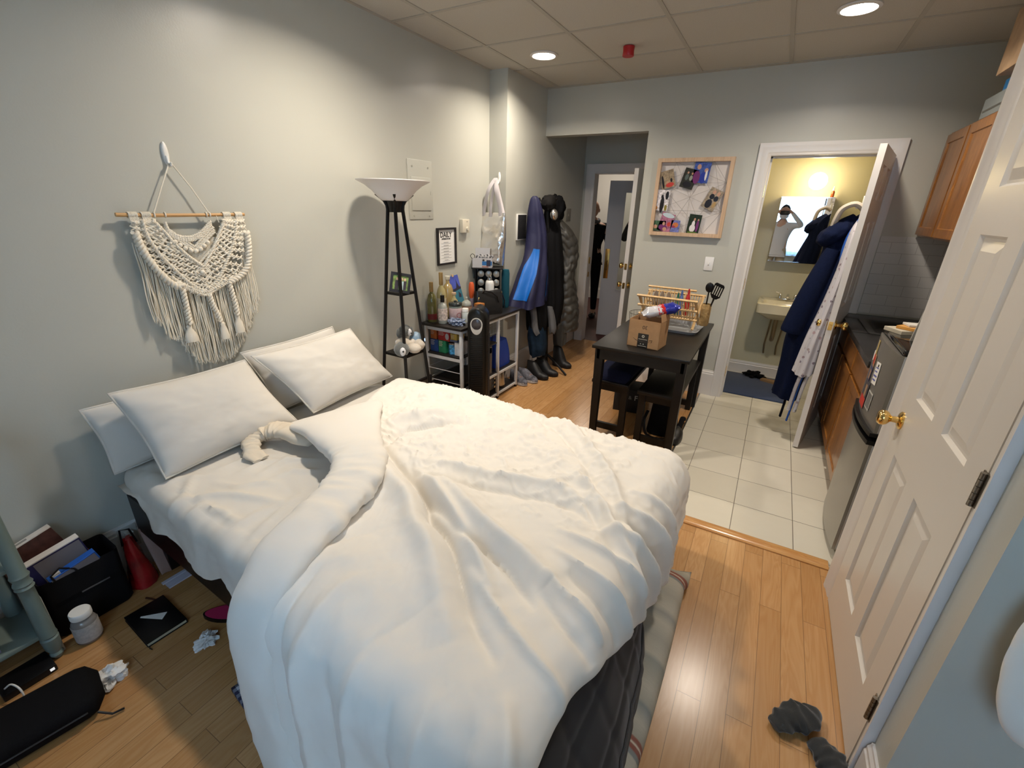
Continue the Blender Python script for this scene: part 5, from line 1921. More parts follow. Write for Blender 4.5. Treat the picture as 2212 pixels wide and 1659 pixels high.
# socks
def sock(name, label, path, radii, seed):
    b = B()
    n = 60
    A = resample(path, n)
    R_ = np.interp(np.linspace(0, 1, n), np.linspace(0, 1, len(radii)), radii)
    rings = []
    for i in range(n):
        p = Vector(A[i]); t_ = Vector(A[min(i + 1, n - 1)] - A[max(i - 1, 0)]).normalized()
        s_ = t_.cross(Vector((0, 0, 1))).normalized(); u_ = s_.cross(t_)
        ring = []
        for k in range(30):
            a = 2 * PI * k / 30
            fold = 1 + 0.05 * math.sin(i * 0.55 + 1.5 * math.sin(a + seed)) + 0.28 * mnoise.noise(Vector((i * 0.10 + seed, math.cos(a) * 1.4, math.sin(a) * 1.4))) + 0.012 * math.cos(15 * a)
            q = p + s_ * R_[i] * fold * math.cos(a) + u_ * R_[i] * 0.50 * fold * math.sin(a)
            q.z = max(0.002, q.z)
            ring.append(q)
        rings.append(ring)
    b.loft(rings)
    return one(name, b, mat('charcoal_ribbed_knit', (0.035, 0.036, 0.036), 0.95, sheen=0.5, bump=(240, 0.6, 0.0015)), label, 'sock', 'dark socks dropped by the closet door', angle=60)


sock('sock', 'dark grey ribbed sock lying bunched on the floor by the closet door', [(2.617, 1.300, 0.022), (2.640, 1.325, 0.026), (2.665, 1.352, 0.030), (2.700, 1.375, 0.030), (2.715, 1.40, 0.026), (2.712, 1.415, 0.02)], [0.022, 0.040, 0.042, 0.056, 0.054, 0.042], 1.0)
sock('sock', 'second dark grey ribbed sock at the bottom edge, crossing under the first', [(2.735, 1.318, 0.020), (2.752, 1.298, 0.022), (2.775, 1.272, 0.022), (2.80, 1.235, 0.020), (2.81, 1.20, 0.016)], [0.030, 0.046, 0.050, 0.052, 0.036], 4.0)

# ------------------------------------------------------------ white metal shelf unit by the left wall
rack = thing('kitchen_rack', 'white metal shelf rack with black boards beside the tower heater', 'shelf rack', (0.20, 3.09, 0))
M_RACKW = mat('white_rack_metal', (0.62, 0.62, 0.62), 0.4)
M_RACKB = mat('black_rack_board', (0.014, 0.011, 0.010), 0.35)
RY = (2.655, 3.19, 3.53)
for y in RY:
    for x in (0.035, 0.372):
        b = B(); b.span((x - 0.012, y - 0.012, 0.02), (x + 0.012, y + 0.012, 0.745), None, 0.003)
        b.build('post', M_RACKW, rack)
        b = B(); b.lathe([(0, 0), (0.012, 0), (0.014, 0.02), (0, 0.022)], (x, y, 0), 12)
        b.build('foot', M_BLACK, rack)
for z, nm in ((0.745, 'top_board'), (0.515, 'shelf_board'), (0.245, 'shelf_board'), (0.05, 'shelf_board')):
    b = B()
    if z > 0.7:
        b.span((0.01, 2.62, z), (0.398, 3.555, z + 0.018), None, 0.002)
    elif z > 0.5:
        b.span((0.03, 2.65, z), (0.37, 3.19, z + 0.012), None, 0.002)
    else:
        b.span((0.03, 2.65, z), (0.37, 3.53, z + 0.012), None, 0.002)
    b.build(nm, M_RACKB, rack)
for z in (0.725, 0.50):
    b = B(); b.span((0.035, 2.648, z - 0.012), (0.372, 2.662, z + 0.012)); b.build('rail', M_RACKW, rack, smooth=False)
for z in (0.725, 0.235, 0.04):
    b = B(); b.span((0.366, 3.19, z - 0.010), (0.378, 3.53, z + 0.010)); b.build('rail', M_RACKW, rack, smooth=False)
    b = B(); b.span((0.366, 2.66, z - 0.010), (0.378, 3.19, z + 0.010)); b.build('rail', M_RACKW, rack, smooth=False)
b = B()
for z in (0.395, 0.30):
    b.cyl((0.03, 2.655, z), (0.372, 2.655, z), 0.003, seg=8)
for z in (0.395, 0.30):
    b.cyl((0.035, 2.655, z), (0.035, 3.53, z), 0.003, seg=8)
b.build('guard_wires', M_RACKW, rack)
b = B()
for k in range(6):
    y = 3.24 + k * 0.05
    b.cyl((0.20, y, 0.52), (0.20, y, 0.70), 0.0016, seg=6)
for k in range(5):
    z = 0.53 + k * 0.04
    b.cyl((0.20, 3.21, z), (0.20, 3.52, z), 0.0016, seg=6)
b.build('wire_grid', M_RACKW, rack)

# boxes on the middle shelf
GT = 'tea and snack boxes on the rack shelf'
def tea(label, x0, x1, z0, z1, col, y0=2.675, d=0.10, cat='box'):
    t = thing('tea_box', label, cat, ((x0 + x1) / 2, y0 + d / 2, z0), 0, GT)
    b = B(); b.span((x0, y0, z0), (x1, y0 + d, z1), None, 0.001, 1)
    bx = b.build('carton', mat('carton_%d_%d_%d' % tuple(int(c * 99) for c in col), col, 0.5, noise=(25, 0.25)), t, smooth=False)
    b = B()
    for k in range(4):
        zz = z1 - 0.012 - k * 0.011
        if zz < z0 + 0.01:
            break
        b.span((x0 + 0.006, y0 - 0.0008, zz), (x0 + 0.006 + (x1 - x0) * (0.5 - 0.08 * (k % 2)), y0 + 0.001, zz + 0.003))
    b.build('print_lines', mat('pale_print', (0.55, 0.50, 0.44), 0.6), bx, smooth=False)
    return bx
tea('orange carton, upper left on the rack shelf', 0.060, 0.120, 0.632, 0.715, (0.34, 0.09, 0.015))
tea('blue carton, lower left on the rack shelf', 0.055, 0.130, 0.530, 0.630, (0.010, 0.045, 0.19))
bx = tea('red carton with a pale round picture, upper middle on the rack shelf', 0.135, 0.245, 0.632, 0.718, (0.33, 0.012, 0.012))
b = B(); b.ball((0.222, 2.6745, 0.668), (0.018, 0.0008, 0.026), 14); b.build('round_picture', mat('pale_grey_print', (0.42, 0.42, 0.42), 0.6), bx)
tea('green carton, lower middle on the rack shelf', 0.137, 0.205, 0.530, 0.630, (0.012, 0.16, 0.07))
tea('yellow and orange carton, upper right on the rack shelf', 0.255, 0.315, 0.652, 0.700, (0.45, 0.30, 0.05))
tea('slate blue packet under the yellow carton on the rack shelf', 0.250, 0.315, 0.634, 0.651, (0.10, 0.12, 0.20))
bx = tea('white carton with grey lines, lower right on the rack shelf', 0.292, 0.345, 0.530, 0.633, (0.55, 0.55, 0.56))
t = thing('patterned_tin', 'round light blue patterned tin on the rack shelf', 'tin', (0.247, 2.72, 0.528), 0, GT)
b = B(); b.lathe([(0, 0), (0.033, 0), (0.034, 0.006), (0.034, 0.078), (0, 0.078)], (0.248, 2.715, 0.528), 24); b.build('tin_body', mat('blue_pattern_tin', (0.06, 0.27, 0.50), 0.35, noise=(55, 0.9)), t, angle=50)
b = B(); b.lathe([(0, 0.078), (0.0345, 0.078), (0.0345, 0.090), (0, 0.092)], (0.248, 2.715, 0.528), 24); b.build('tin_lid', M_STEEL, t, angle=50)
# baking trays on the lowest shelves
for k, (z, lb) in enumerate(((0.262, 'dark baking tray on the lower rack shelf, nearest the wall'), (0.064, 'dark baking tray on the bottom rack shelf'))):
    b = B()
    b.loft([rr_ring(0.06, 0.34, 2.70, 3.06, z, 0.03), rr_ring(0.05, 0.35, 2.69, 3.07, z + 0.028, 0.035), rr_ring(0.045, 0.355, 2.685, 3.075, z + 0.029, 0.035), rr_ring(0.045, 0.355, 2.685, 3.075, z + 0.026, 0.035)])
    one('baking_tray', b, mat('dark_tray_metal', (0.07, 0.06, 0.055), 0.35, 0.8), lb, 'tray', angle=40)
# open section: coffee jar, blue bag, kettle, toaster knobs
t = thing('coffee_maker', 'small grey coffee maker with orange side panel on the rack behind the heater', 'coffee maker', (0.29, 3.06, 0.258))
b = B(); b.span((0.22, 2.97, 0.258), (0.36, 3.12, 0.275), None, 0.004); b.span((0.22, 3.07, 0.27), (0.36, 3.12, 0.50), None, 0.006); b.span((0.22, 2.97, 0.44), (0.36, 3.12, 0.51), None, 0.008)
b.build('housing', mat('brown_grey_plastic', (0.10, 0.09, 0.085), 0.4), t)
b = B(); b.lathe([(0, 0), (0.045, 0), (0.055, 0.03), (0.055, 0.09), (0.04, 0.12), (0.045, 0.13), (0, 0.13)], (0.29, 3.02, 0.278), 24); b.build('glass_jug', mat('smoke_glass', (0.25, 0.24, 0.22), 0.1, spec=0.8), t)
b = B(); b.tube([(0.35, 3.02, 0.39), (0.385, 3.03, 0.38), (0.388, 3.03, 0.33), (0.352, 3.02, 0.31)], 0.006, 8); b.build('jug_handle', M_BLACK, t)
b = B(); b.span((0.361, 2.99, 0.45), (0.366, 3.06, 0.60)); one('orange_carton', b, mat('tan_carton', (0.50, 0.27, 0.08), 0.6), 'tall tan carton behind the tower heater on the rack', 'box', smooth=False)
t = thing('insulated_bag', 'bright blue lunch bag on the lower shelf of the rack', 'bag', (0.25, 3.36, 0.258))
b = B()
rings = []
for i in range(10):
    s = i / 9
    rings.append([Vector((0.245 + 0.098 * (1 - 0.25 * s ** 2) * math.copysign(abs(math.cos(a)) ** 0.45, math.cos(a)), 3.365 + 0.135 * (1 - 0.30 * s ** 2) * math.copysign(abs(math.sin(a)) ** 0.45, math.sin(a)), 0.258 + 0.235 * s)) for a in np.linspace(0, 2 * PI, 28, endpoint=False)])
b.loft(rings)
b.build('bag_body', mat('blue_nylon', (0.008, 0.045, 0.33), 0.5, bump=(60, 0.3, 0.003)), t, angle=60)
b = B(); b.tube([(0.25, 3.29, 0.49), (0.25, 3.30, 0.535), (0.25, 3.42, 0.535), (0.25, 3.43, 0.49)], 0.006, 8); b.build('handle', mat('navy_strap', (0.01, 0.02, 0.10), 0.6), t)
t = thing('electric_kettle', 'steel electric kettle with black handle on the bottom of the rack', 'kettle', (0.30, 3.34, 0.065))
b = B(); b.lathe([(0, 0.012), (0.060, 0.012), (0.062, 0.02), (0.052, 0.13), (0.044, 0.15), (0, 0.155)], (0.30, 3.33, 0.062), 28); b.build('kettle_body', M_STEEL, t, angle=50)
b = B(); b.lathe([(0, 0), (0.066, 0), (0.066, 0.012), (0, 0.012)], (0.30, 3.33, 0.062), 28); b.lathe([(0, 0.153), (0.04, 0.151), (0.034, 0.163), (0.008, 0.168), (0.008, 0.178), (0, 0.18)], (0.30, 3.33, 0.062), 20); b.build('base_and_lid', M_BLACK, t)
b = B(); b.tube([(0.30, 3.375, 0.205), (0.30, 3.425, 0.205), (0.30, 3.44, 0.17), (0.30, 3.425, 0.11), (0.30, 3.388, 0.095)], 0.009, 8); b.build('handle', M_BLACK, t)
t = thing('toaster_oven', 'dark toaster oven with steel knobs on the bottom of the rack behind the heater', 'toaster oven', (0.25, 3.02, 0.064))
b = B(); b.span((0.10, 2.90, 0.098), (0.355, 3.17, 0.232), None, 0.006); b.build('housing', mat('dark_grey_enamel', (0.05, 0.047, 0.045), 0.3), t)
for z in (0.205, 0.165, 0.125):
    b = B(); b.cyl((0.354, 3.145, z), (0.372, 3.145, z), 0.012, 0.010, 16); b.build('knob', M_STEEL, t)

# ------------------------------------------------------------ on top of the rack
ZR = 0.763
GBt = 'bottles on top of the rack'


def bottle(label, x, y, prof, m, cap=None, capm=None, lab=None, labm=None, z=ZR, name='bottle', cat='bottle', group=GBt, seg=24):
    t = thing(name, label, cat, (x, y, z), 0, group)
    b = B(); b.lathe(prof, (x, y, z), seg); bd = b.build('bottle_body', m, t, angle=50)
    if cap:
        b = B(); b.lathe(cap, (x, y, z), seg); b.build('cap', capm, t, angle=50)
    if lab:
        r, z0, z1 = lab
        b = B(); b.lathe([(r, z0), (r + 0.0006, z0), (r + 0.0006, z1), (r, z1)], (x, y, z), seg); b.build('label', labm, bd)
    return t


M_GRN = mat('olive_glass', (0.14, 0.13, 0.035), 0.08, spec=0.8)
M_YEL = mat('pale_wine_glass', (0.40, 0.34, 0.16), 0.08, spec=0.8)
M_CLR = mat('clear_bottle_glass', (0.33, 0.34, 0.30), 0.06, spec=0.8)
M_GOLD = mat('gold_foil', (0.42, 0.28, 0.11), 0.4, 0.5)
bottle('slim bottle with gold foil neck, leftmost on the rack', 0.065, 2.70, [(0, 0), (0.034, 0), (0.036, 0.01), (0.036, 0.17), (0.028, 0.205), (0.013, 0.225), (0.013, 0.30), (0, 0.30)], M_GRN,
       [(0.0145, 0.232), (0.0155, 0.235), (0.015, 0.305), (0, 0.306)], M_GOLD, (0.0362, 0.02, 0.065), mat('dark_red_label', (0.16, 0.012, 0.01), 0.6))
bottle('tall pale wine bottle with gold neck and cream label', 0.070, 2.815, [(0, 0), (0.036, 0), (0.038, 0.01), (0.038, 0.20), (0.030, 0.235), (0.014, 0.265), (0.014, 0.36), (0, 0.36)], M_YEL,
       [(0.0152, 0.27), (0.0165, 0.273), (0.016, 0.365), (0, 0.366)], M_GOLD, (0.0382, 0.03, 0.17), mat('cream_label', (0.50, 0.45, 0.34), 0.6, noise=(70, 0.2)))
bottle('amber glass bottle behind the tall wine bottle', 0.055, 2.92, [(0, 0), (0.04, 0), (0.042, 0.01), (0.042, 0.22), (0.03, 0.255), (0.015, 0.27), (0.015, 0.30), (0, 0.30)], mat('amber_liquid', (0.34, 0.25, 0.10), 0.1, spec=0.8),
       [(0.017, 0.295), (0.02, 0.298), (0.02, 0.325), (0, 0.326)], M_CREAM)
bottle('clear bottle with black cap and pale botanical label at the front edge of the rack', 0.165, 2.705, [(0, 0), (0.034, 0), (0.037, 0.008), (0.037, 0.115), (0.030, 0.145), (0.0125, 0.16), (0.0125, 0.19), (0, 0.19)], M_CLR,
       [(0.0150, 0.165), (0.0155, 0.167), (0.0155, 0.215), (0, 0.216)], M_BLACK, (0.0374, 0.028, 0.118), mat('botanical_label', (0.58, 0.48, 0.42), 0.6, noise=(55, 0.5)))
t = thing('candle_jar', 'wide glass jar with pink label and black lid on top of the rack', 'jar', (0.215, 2.80, ZR))
b = B(); b.lathe([(0, 0), (0.046, 0), (0.050, 0.008), (0.050, 0.125), (0.046, 0.13), (0, 0.13)], (0.215, 2.80, ZR), 28); jb = b.build('jar_body', mat('greenish_glass', (0.15, 0.18, 0.16), 0.1, spec=0.8), t, angle=50)
b = B(); b.lathe([(0.0502, 0.03), (0.051, 0.031), (0.051, 0.112), (0.0502, 0.113)], (0.215, 2.80, ZR), 28); lbm = b.build('label', mat('dusty_pink_label', (0.46, 0.34, 0.34), 0.6, noise=(40, 0.12)), jb)
b = B()
for a in np.linspace(0, 2 * PI, 20, endpoint=False):
    pass
b.tube([(0.215 + 0.0515 * math.cos(-0.35 + 0.36 * math.cos(a)), 2.80 + 0.0515 * math.sin(-0.35 + 0.36 * math.cos(a)), ZR + 0.06 + 0.018 * math.sin(a)) for a in np.linspace(0, 2 * PI, 20, endpoint=False)], 0.002, 6, closed=True)
b.build('printed_ring', mat('maroon_ink', (0.25, 0.04, 0.05), 0.6), lbm)
b = B(); b.lathe([(0, 0.13), (0.052, 0.13), (0.053, 0.134), (0.053, 0.146), (0.048, 0.152), (0.02, 0.156), (0.012, 0.158), (0.012, 0.166), (0, 0.167)], (0.215, 2.80, ZR), 28); b.build('lid', mat('dark_gloss_lid', (0.02, 0.026, 0.024), 0.12), t, angle=50)
t = thing('cork_bottle', 'short bottle with wooden stopper behind the pink-labelled jar', 'bottle', (0.13, 2.90, ZR))
b = B(); b.lathe([(0, 0), (0.03, 0), (0.03, 0.14), (0.012, 0.165), (0.012, 0.19), (0, 0.19)], (0.13, 2.90, ZR), 20); b.build('bottle_body', M_YEL, t)
b = B(); b.lathe([(0, 0.19), (0.018, 0.19), (0.018, 0.205), (0, 0.206)], (0.13, 2.90, ZR), 16); b.build('stopper', M_BIRCH, t)
t = thing('cookie_jar', 'clear lidded glass jar with brown contents beside the orange packet', 'jar', (0.205, 2.965, ZR))
b = B(); b.lathe([(0, 0), (0.04, 0), (0.046, 0.02), (0.046, 0.085), (0.036, 0.10), (0, 0.10)], (0.205, 2.965, ZR), 24); b.build('jar_body', mat('brown_contents_glass', (0.17, 0.10, 0.07), 0.1, spec=0.8), t)
b = B(); b.lathe([(0.04, 0.10), (0.042, 0.105), (0.034, 0.13), (0.012, 0.145), (0.008, 0.15), (0.012, 0.158), (0.008, 0.168), (0, 0.170)], (0.205, 2.965, ZR), 24); b.build('glass_lid', M_CLR, t)
t = thing('pill_bottle', 'white pill bottle with white cap beside the tower heater', 'bottle', (0.285, 2.835, ZR), 0, GBt)
b = B(); b.lathe([(0, 0), (0.026, 0), (0.027, 0.004), (0.027, 0.075), (0.022, 0.083), (0, 0.083)], (0.285, 2.835, ZR), 24); b.build('bottle_body', mat('pale_green_white', (0.55, 0.58, 0.54), 0.35), t, angle=50)
b = B(); b.lathe([(0, 0.083), (0.0255, 0.083), (0.0255, 0.105), (0.024, 0.108), (0, 0.108)], (0.285, 2.835, ZR), 24); b.build('cap', M_WHITE, t, angle=50)
crumple('folded_cloth', 'crumpled blue and white cloth at the front edge of the rack top', (0.275, 2.735, ZR), (0.075, 0.055, 0.032), 11.0, mat('blue_white_cloth', (0.22, 0.26, 0.36), 0.9, noise=(30, 0.7)), 'cloth')
t = thing('painted_panel', 'tall blue painted canvas strip with dark tower silhouette leaning on the wall', 'painting', (0.05, 3.02, ZR))
MP = Tz(0.085, 3.075, ZR, math.radians(62)) @ Matrix.Rotation(math.radians(-13), 4, 'Y') @ Matrix.Rotation(math.radians(-6), 4, 'X')
b = B(); b.span((-0.045, -0.005, 0.0), (0.045, 0.005, 0.32), MP); pn = b.build('canvas', mat('teal_sky_paint', (0.045, 0.21, 0.30), 0.6, noise=(14, 0.2)), t, smooth=False)
b = B(); b.span((-0.045, -0.0056, 0.215), (0.045, -0.0048, 0.32), MP); b.build('violet_sky', mat('violet_blue_paint', (0.07, 0.10, 0.45), 0.6, noise=(14, 0.2)), pn, smooth=False)
b = B()
b.prism([(-0.045, 0.19), (0.045, 0.205), (0.045, 0.222), (-0.045, 0.212)], 0.001, MP @ Matrix(((1, 0, 0, 0), (0, 0, -1, -0.0056), (0, 1, 0, 0), (0, 0, 0, 1))))
b.prism([(0.002, 0.215), (0.034, 0.218), (0.022, 0.255), (0.018, 0.29), (0.014, 0.255)], 0.001, MP @ Matrix(((1, 0, 0, 0), (0, 0, -1, -0.0056), (0, 1, 0, 0), (0, 0, 0, 1))))
b.prism([(0.008, 0.14), (0.03, 0.135), (0.032, 0.16), (0.015, 0.185)], 0.001, MP @ Matrix(((1, 0, 0, 0), (0, 0, -1, -0.0056), (0, 1, 0, 0), (0, 0, 0, 1))))
b.prism([(-0.04, 0.06), (0.0, 0.058), (0.002, 0.075), (-0.04, 0.07)], 0.001, MP @ Matrix(((1, 0, 0, 0), (0, 0, -1, -0.0056), (0, 1, 0, 0), (0, 0, 0, 1))))
b.build('dark_silhouette', mat('dark_paint', (0.03, 0.028, 0.05), 0.6), pn, smooth=False)
b = B(); b.span((-0.006, -0.008, 0.312), (0.008, 0.008, 0.333), MP); b.build('clip', M_BIRCH, pn, smooth=False)
t = thing('spray_can', 'orange capped hair tool standing on the rack beside the black bag', 'bottle', (0.20, 3.10, ZR))
b = B(); b.lathe([(0, 0), (0.020, 0), (0.020, 0.12), (0.017, 0.13), (0, 0.13)], (0.155, 3.11, ZR), 20); b.build('can_body', mat('mauve_plastic', (0.20, 0.17, 0.22), 0.4), t)
b = B(); b.lathe([(0.010, 0.125), (0.020, 0.15), (0.024, 0.20), (0.022, 0.245), (0.014, 0.262), (0, 0.264)], (0.155, 3.11, ZR), 20); b.build('cap', mat('bright_orange_plastic', (0.62, 0.10, 0.025), 0.35), t)
b = B(); b.span((0.235, 3.03, ZR), (0.30, 3.09, ZR + 0.11), Tz(0, 0, 0), 0.003)
one('orange_packet', b, mat('orange_packet', (0.38, 0.14, 0.03), 0.5, noise=(30, 0.4)), 'orange packet on the rack between the glass jar and the black bag', 'box')
t = thing('handbag', 'black leather handbag with gold clasp on the rack behind the heater', 'bag', (0.30, 3.20, ZR))
MBg = Tz(0.265, 3.20, ZR, math.radians(58))
b = B()
rings = []
for i in range(9):
    s = i / 8
    rings.append([MBg @ Vector((0.135 * (1 - 0.12 * (1 - s)) * (1 - 0.10 * s ** 3) * math.copysign(abs(math.cos(a)) ** 0.35, math.cos(a)), (0.055 * (1 - 0.6 * s ** 1.5) + 0.008) * math.copysign(abs(math.sin(a)) ** 0.5, math.sin(a)), 0.19 * s + 0.008 * math.sin(a * 2 + 1) * s)) for a in np.linspace(0, 2 * PI, 28, endpoint=False)])
b.loft(rings)
b.build('bag_body', mat('black_leather', (0.008, 0.008, 0.009), 0.35, bump=(70, 0.25)), t, angle=60)
b = B(); b.tube([MBg @ Vector(q) for q in ((-0.07, -0.02, 0.17), (-0.055, -0.045, 0.20), (0.0, -0.065, 0.19), (0.055, -0.055, 0.15), (0.07, -0.06, 0.10))], 0.006, 8)
b.tube([MBg @ Vector(q) for q in ((0.13, 0.0, 0.16), (0.15, -0.01, 0.10), (0.145, -0.01, 0.04))], 0.006, 8)
b.build('strap', M_BLACK, t)
b = B(); b.ball(MBg @ Vector((-0.105, -0.035, 0.135)), (0.006, 0.006, 0.016), 10); b.ball(MBg @ Vector((0.115, -0.02, 0.175)), (0.006, 0.006, 0.008), 10); b.build('clasp', M_BRASS, t)
t = thing('water_bottle', 'white steel water bottle with loop cap standing behind the black handbag', 'bottle', (0.215, 3.30, ZR))
b = B(); b.lathe([(0, 0), (0.036, 0), (0.037, 0.01), (0.037, 0.235), (0.030, 0.258), (0.02, 0.264), (0, 0.264)], (0.225, 3.285, ZR), 24); b.build('bottle_body', mat('white_enamel', (0.66, 0.66, 0.64), 0.3), t, angle=50)
b = B(); b.lathe([(0.02, 0.262), (0.021, 0.27), (0.018, 0.285), (0, 0.288)], (0.225, 3.285, ZR), 20); b.tube([(0.225 + 0.014 * math.cos(a), 3.285, ZR + 0.288 + 0.016 * math.sin(a)) for a in np.linspace(0, PI, 10)], 0.004, 6); b.build('cap', M_STEEL, t)

# spice rack with round lids, mask box on top
spice = thing('spice_rack', 'black spice rack with rows of round silver lids, standing on the rack by the pier', 'spice rack', (0.16, 3.40, ZR))
MS = Tz(0.145, 3.395, ZR, math.radians(30))
b = B()
for a_, c_ in (((-0.12, -0.02, 0.0), (-0.112, 0.12, 0.345)), ((0.092, -0.02, 0.0), (0.10, 0.12, 0.345)), ((-0.12, -0.02, 0.0), (0.10, 0.12, 0.008)), ((-0.12, 0.112, 0.0), (0.10, 0.12, 0.345))):
    b.span(a_, c_, MS)
b.build('rack_frame', M_BLACKM, spice, smooth=False)
b = B(); b.span((-0.15, -0.06, 0.345), (0.125, 0.13, 0.353), MS, 0.002); b.build('top_shelf', M_BLACKM, spice)
for r_ in range(4):
    for c_ in range(3):
        b = B(); z = 0.300 - r_ * 0.076; x = -0.068 + c_ * 0.068
        b.cyl((x, 0.0, z), (x, 0.10, z), 0.030, 0.030, 20, MS); jr = b.build('spice_jar', mat('dark_spice_glass', (0.03, 0.02, 0.012), 0.2), spice)
        b = B(); b.tube([(x, 0.0, z), (x, -0.016, z), (x, -0.018, z)], [0.0285, 0.0285, 0.025], 20, M=MS); b.build('lid', mat('satin_lid', (0.42, 0.40, 0.36), 0.35, 0.6), jr, angle=50)
t = thing('mask_box', 'open white and blue box of face masks on top of the spice rack', 'box', (0.10, 3.33, ZR + 0.354))
MM = MS @ Tz(-0.055, 0.02, 0.3535, math.radians(-2))
b = B()
hb_ = 0.082
for a_, c_ in (((-0.085, -0.055, 0), (0.085, 0.055, 0.002)), ((-0.085, -0.055, 0), (0.085, -0.053, hb_)), ((-0.085, 0.053, 0), (0.085, 0.055, hb_)), ((-0.085, -0.055, 0), (-0.083, 0.055, hb_)), ((0.083, -0.055, 0), (0.085, 0.055, hb_)), ((-0.085, 0.055, hb_ - 0.004), (0.06, 0.058, hb_ + 0.075))):
    b.span(a_, c_, MM)
bx = b.build('carton', mat('white_grey_card', (0.55, 0.54, 0.55), 0.6), t, smooth=False)
b = B(); b.span((0.0, -0.0558, 0.022), (0.085, -0.0548, 0.055), MM); b.build('blue_band', mat('mask_blue', (0.02, 0.15, 0.42), 0.5), bx, smooth=False)
b = B(); b.span((0.038, -0.0562, 0.014), (0.074, -0.0552, 0.066), MM, 0.0003); b.build('printed_mask', mat('dark_navy_print', (0.02, 0.02, 0.05), 0.5), bx, smooth=False)
b = B(); b.ball((0.012, -0.056, 0.064), (0.010, 0.0006, 0.009), 12, MM); b.build('logo_disc', mat('dark_print', (0.03, 0.03, 0.03), 0.5), bx)
b = B(); b.span((0.0, -0.0558, 0.004), (0.055, -0.0548, 0.014), MM); b.build('red_print', mat('soft_red_print', (0.45, 0.20, 0.16), 0.5), bx, smooth=False)
b = B()
for k in range(5):
    b.tube(resample([tuple(MM @ Vector(q)) for q in ((-0.06 + 0.03 * k, 0.02, 0.07), (-0.045 + 0.03 * k, 0.0, 0.10 + 0.01 * (k % 2)), (-0.02 + 0.028 * k, -0.02, 0.095), (0.0 + 0.02 * k, -0.01, 0.075))], 14), 0.009, 8, flat=0.3)
b.build('masks', mat('grey_mask_cloth', (0.30, 0.30, 0.31), 0.8), t)
b = B(); b.tube(resample([tuple(MM @ Vector(q)) for q in ((-0.08, -0.05, 0.07), (-0.10, -0.055, 0.095), (-0.085, -0.05, 0.115), (-0.065, -0.045, 0.10), (-0.07, -0.04, 0.08))], 20), 0.0025, 6)
b.build('ear_loop', M_BLACK, t)
b = B(); b.lathe([(0, 0), (0.030, 0), (0.036, 0.03), (0.036, 0.30), (0.030, 0.335), (0, 0.34)], (0.255, 3.50, ZR), 20)
one('rolled_mat', b, mat('dark_teal_cloth', (0.012, 0.075, 0.11), 0.8), 'dark teal rolled cloth standing behind the spice rack', 'cloth')

# ------------------------------------------------------------ tower heater
heater = thing('tower_heater', 'tall black tower heater with silver ring control, in front of the rack', 'heater', (0.45, 2.72, 0))
MT_ = Tz(0.480, 2.730, 0.0, math.radians(24))
prof_ = lambda z, k: [MT_ @ Vector((k * 0.078 * math.copysign(abs(math.cos(a)) ** 0.55, math.cos(a)), k * 0.095 * math.copysign(abs(math.sin(a)) ** 0.7, math.sin(a)), z)) for a in np.linspace(0, 2 * PI, 36, endpoint=False)]
b = B()
rings = [prof_(0.03, 1.0), prof_(0.86, 1.0)]
b.loft([prof_(0.03, 0.98), prof_(0.05, 1.0), prof_(0.5, 1.0), prof_(0.855, 1.0)])
bmh = b
# arched top: half cylinder across the width
arc = []
for i in range(9):
    a = i / 8 * PI / 2
    zz = 0.855 + 0.075 * math.sin(a)
    kx = math.cos(a)
    arc.append([MT_ @ Vector((max(0.02, kx) * 0.078 * math.copysign(abs(math.cos(t_)) ** 0.55, math.cos(t_)), (0.90 + 0.10 * kx) * 0.095 * math.copysign(abs(math.sin(t_)) ** 0.7, math.sin(t_)), zz)) for t_ in np.linspace(0, 2 * PI, 36, endpoint=False)])
b.loft(arc)
b.build('heater_body', mat('black_heater_plastic', (0.006, 0.006, 0.006), 0.3, spec=0.35), heater, angle=50)
b = B(); b.lathe([(0, 0), (0.12, 0), (0.125, 0.008), (0.11, 0.02), (0.06, 0.032), (0, 0.034)], (0.480, 2.730, 0), 30); b.build('base', M_BLACK, heater)
b = B()
for k in range(44):
    z = 0.09 + k * 0.0145
    b.span((-0.046, -0.0975, z), (0.046, -0.0930, z + 0.006), MT_)
b.build('front_grille', mat('black_grille', (0.006, 0.006, 0.006), 0.5), heater, smooth=False)
b = B()
for k in range(44):
    b.span((0.0765, -0.05, 0.09 + k * 0.0145), (0.0795, 0.05, 0.096 + k * 0.0145), MT_)
b.build('side_grille', mat('black_grille', (0.006, 0.006, 0.006), 0.5), heater, smooth=False)
b = B()
out_, in_ = [], []
for a in np.linspace(0, 2 * PI, 40, endpoint=False):
    out_.append((0.045 * math.cos(a), (0.050 * math.sin(a) if math.sin(a) > 0 else 0.076 * math.sin(a))))
    in_.append((0.037 * math.cos(a), 0.041 * math.sin(a) + 0.001))
MR_ = MT_ @ Matrix(((1, 0, 0, 0), (0, 0, -1, -0.094), (0, 1, 0, 0.815), (0, 0, 0, 1)))
rings = [[MR_ @ Vector((*q, 0.0)) for q in out_], [MR_ @ Vector((*q, 0.006)) for q in out_], [MR_ @ Vector((*q, 0.006)) for q in in_], [MR_ @ Vector((*q, 0.0)) for q in in_]]
b.loft(rings, caps=False)
b.build('control_ring', mat('satin_silver', (0.50, 0.50, 0.49), 0.3, 0.7), heater, angle=40)
b = B(); b.loft([[MR_ @ Vector((q[0], q[1], 0.001)) for q in in_], [MR_ @ Vector((q[0] * 0.9, q[1] * 0.9, 0.0035)) for q in in_]]); b.build('display', mat('dark_display', (0.05, 0.045, 0.05), 0.25), heater)

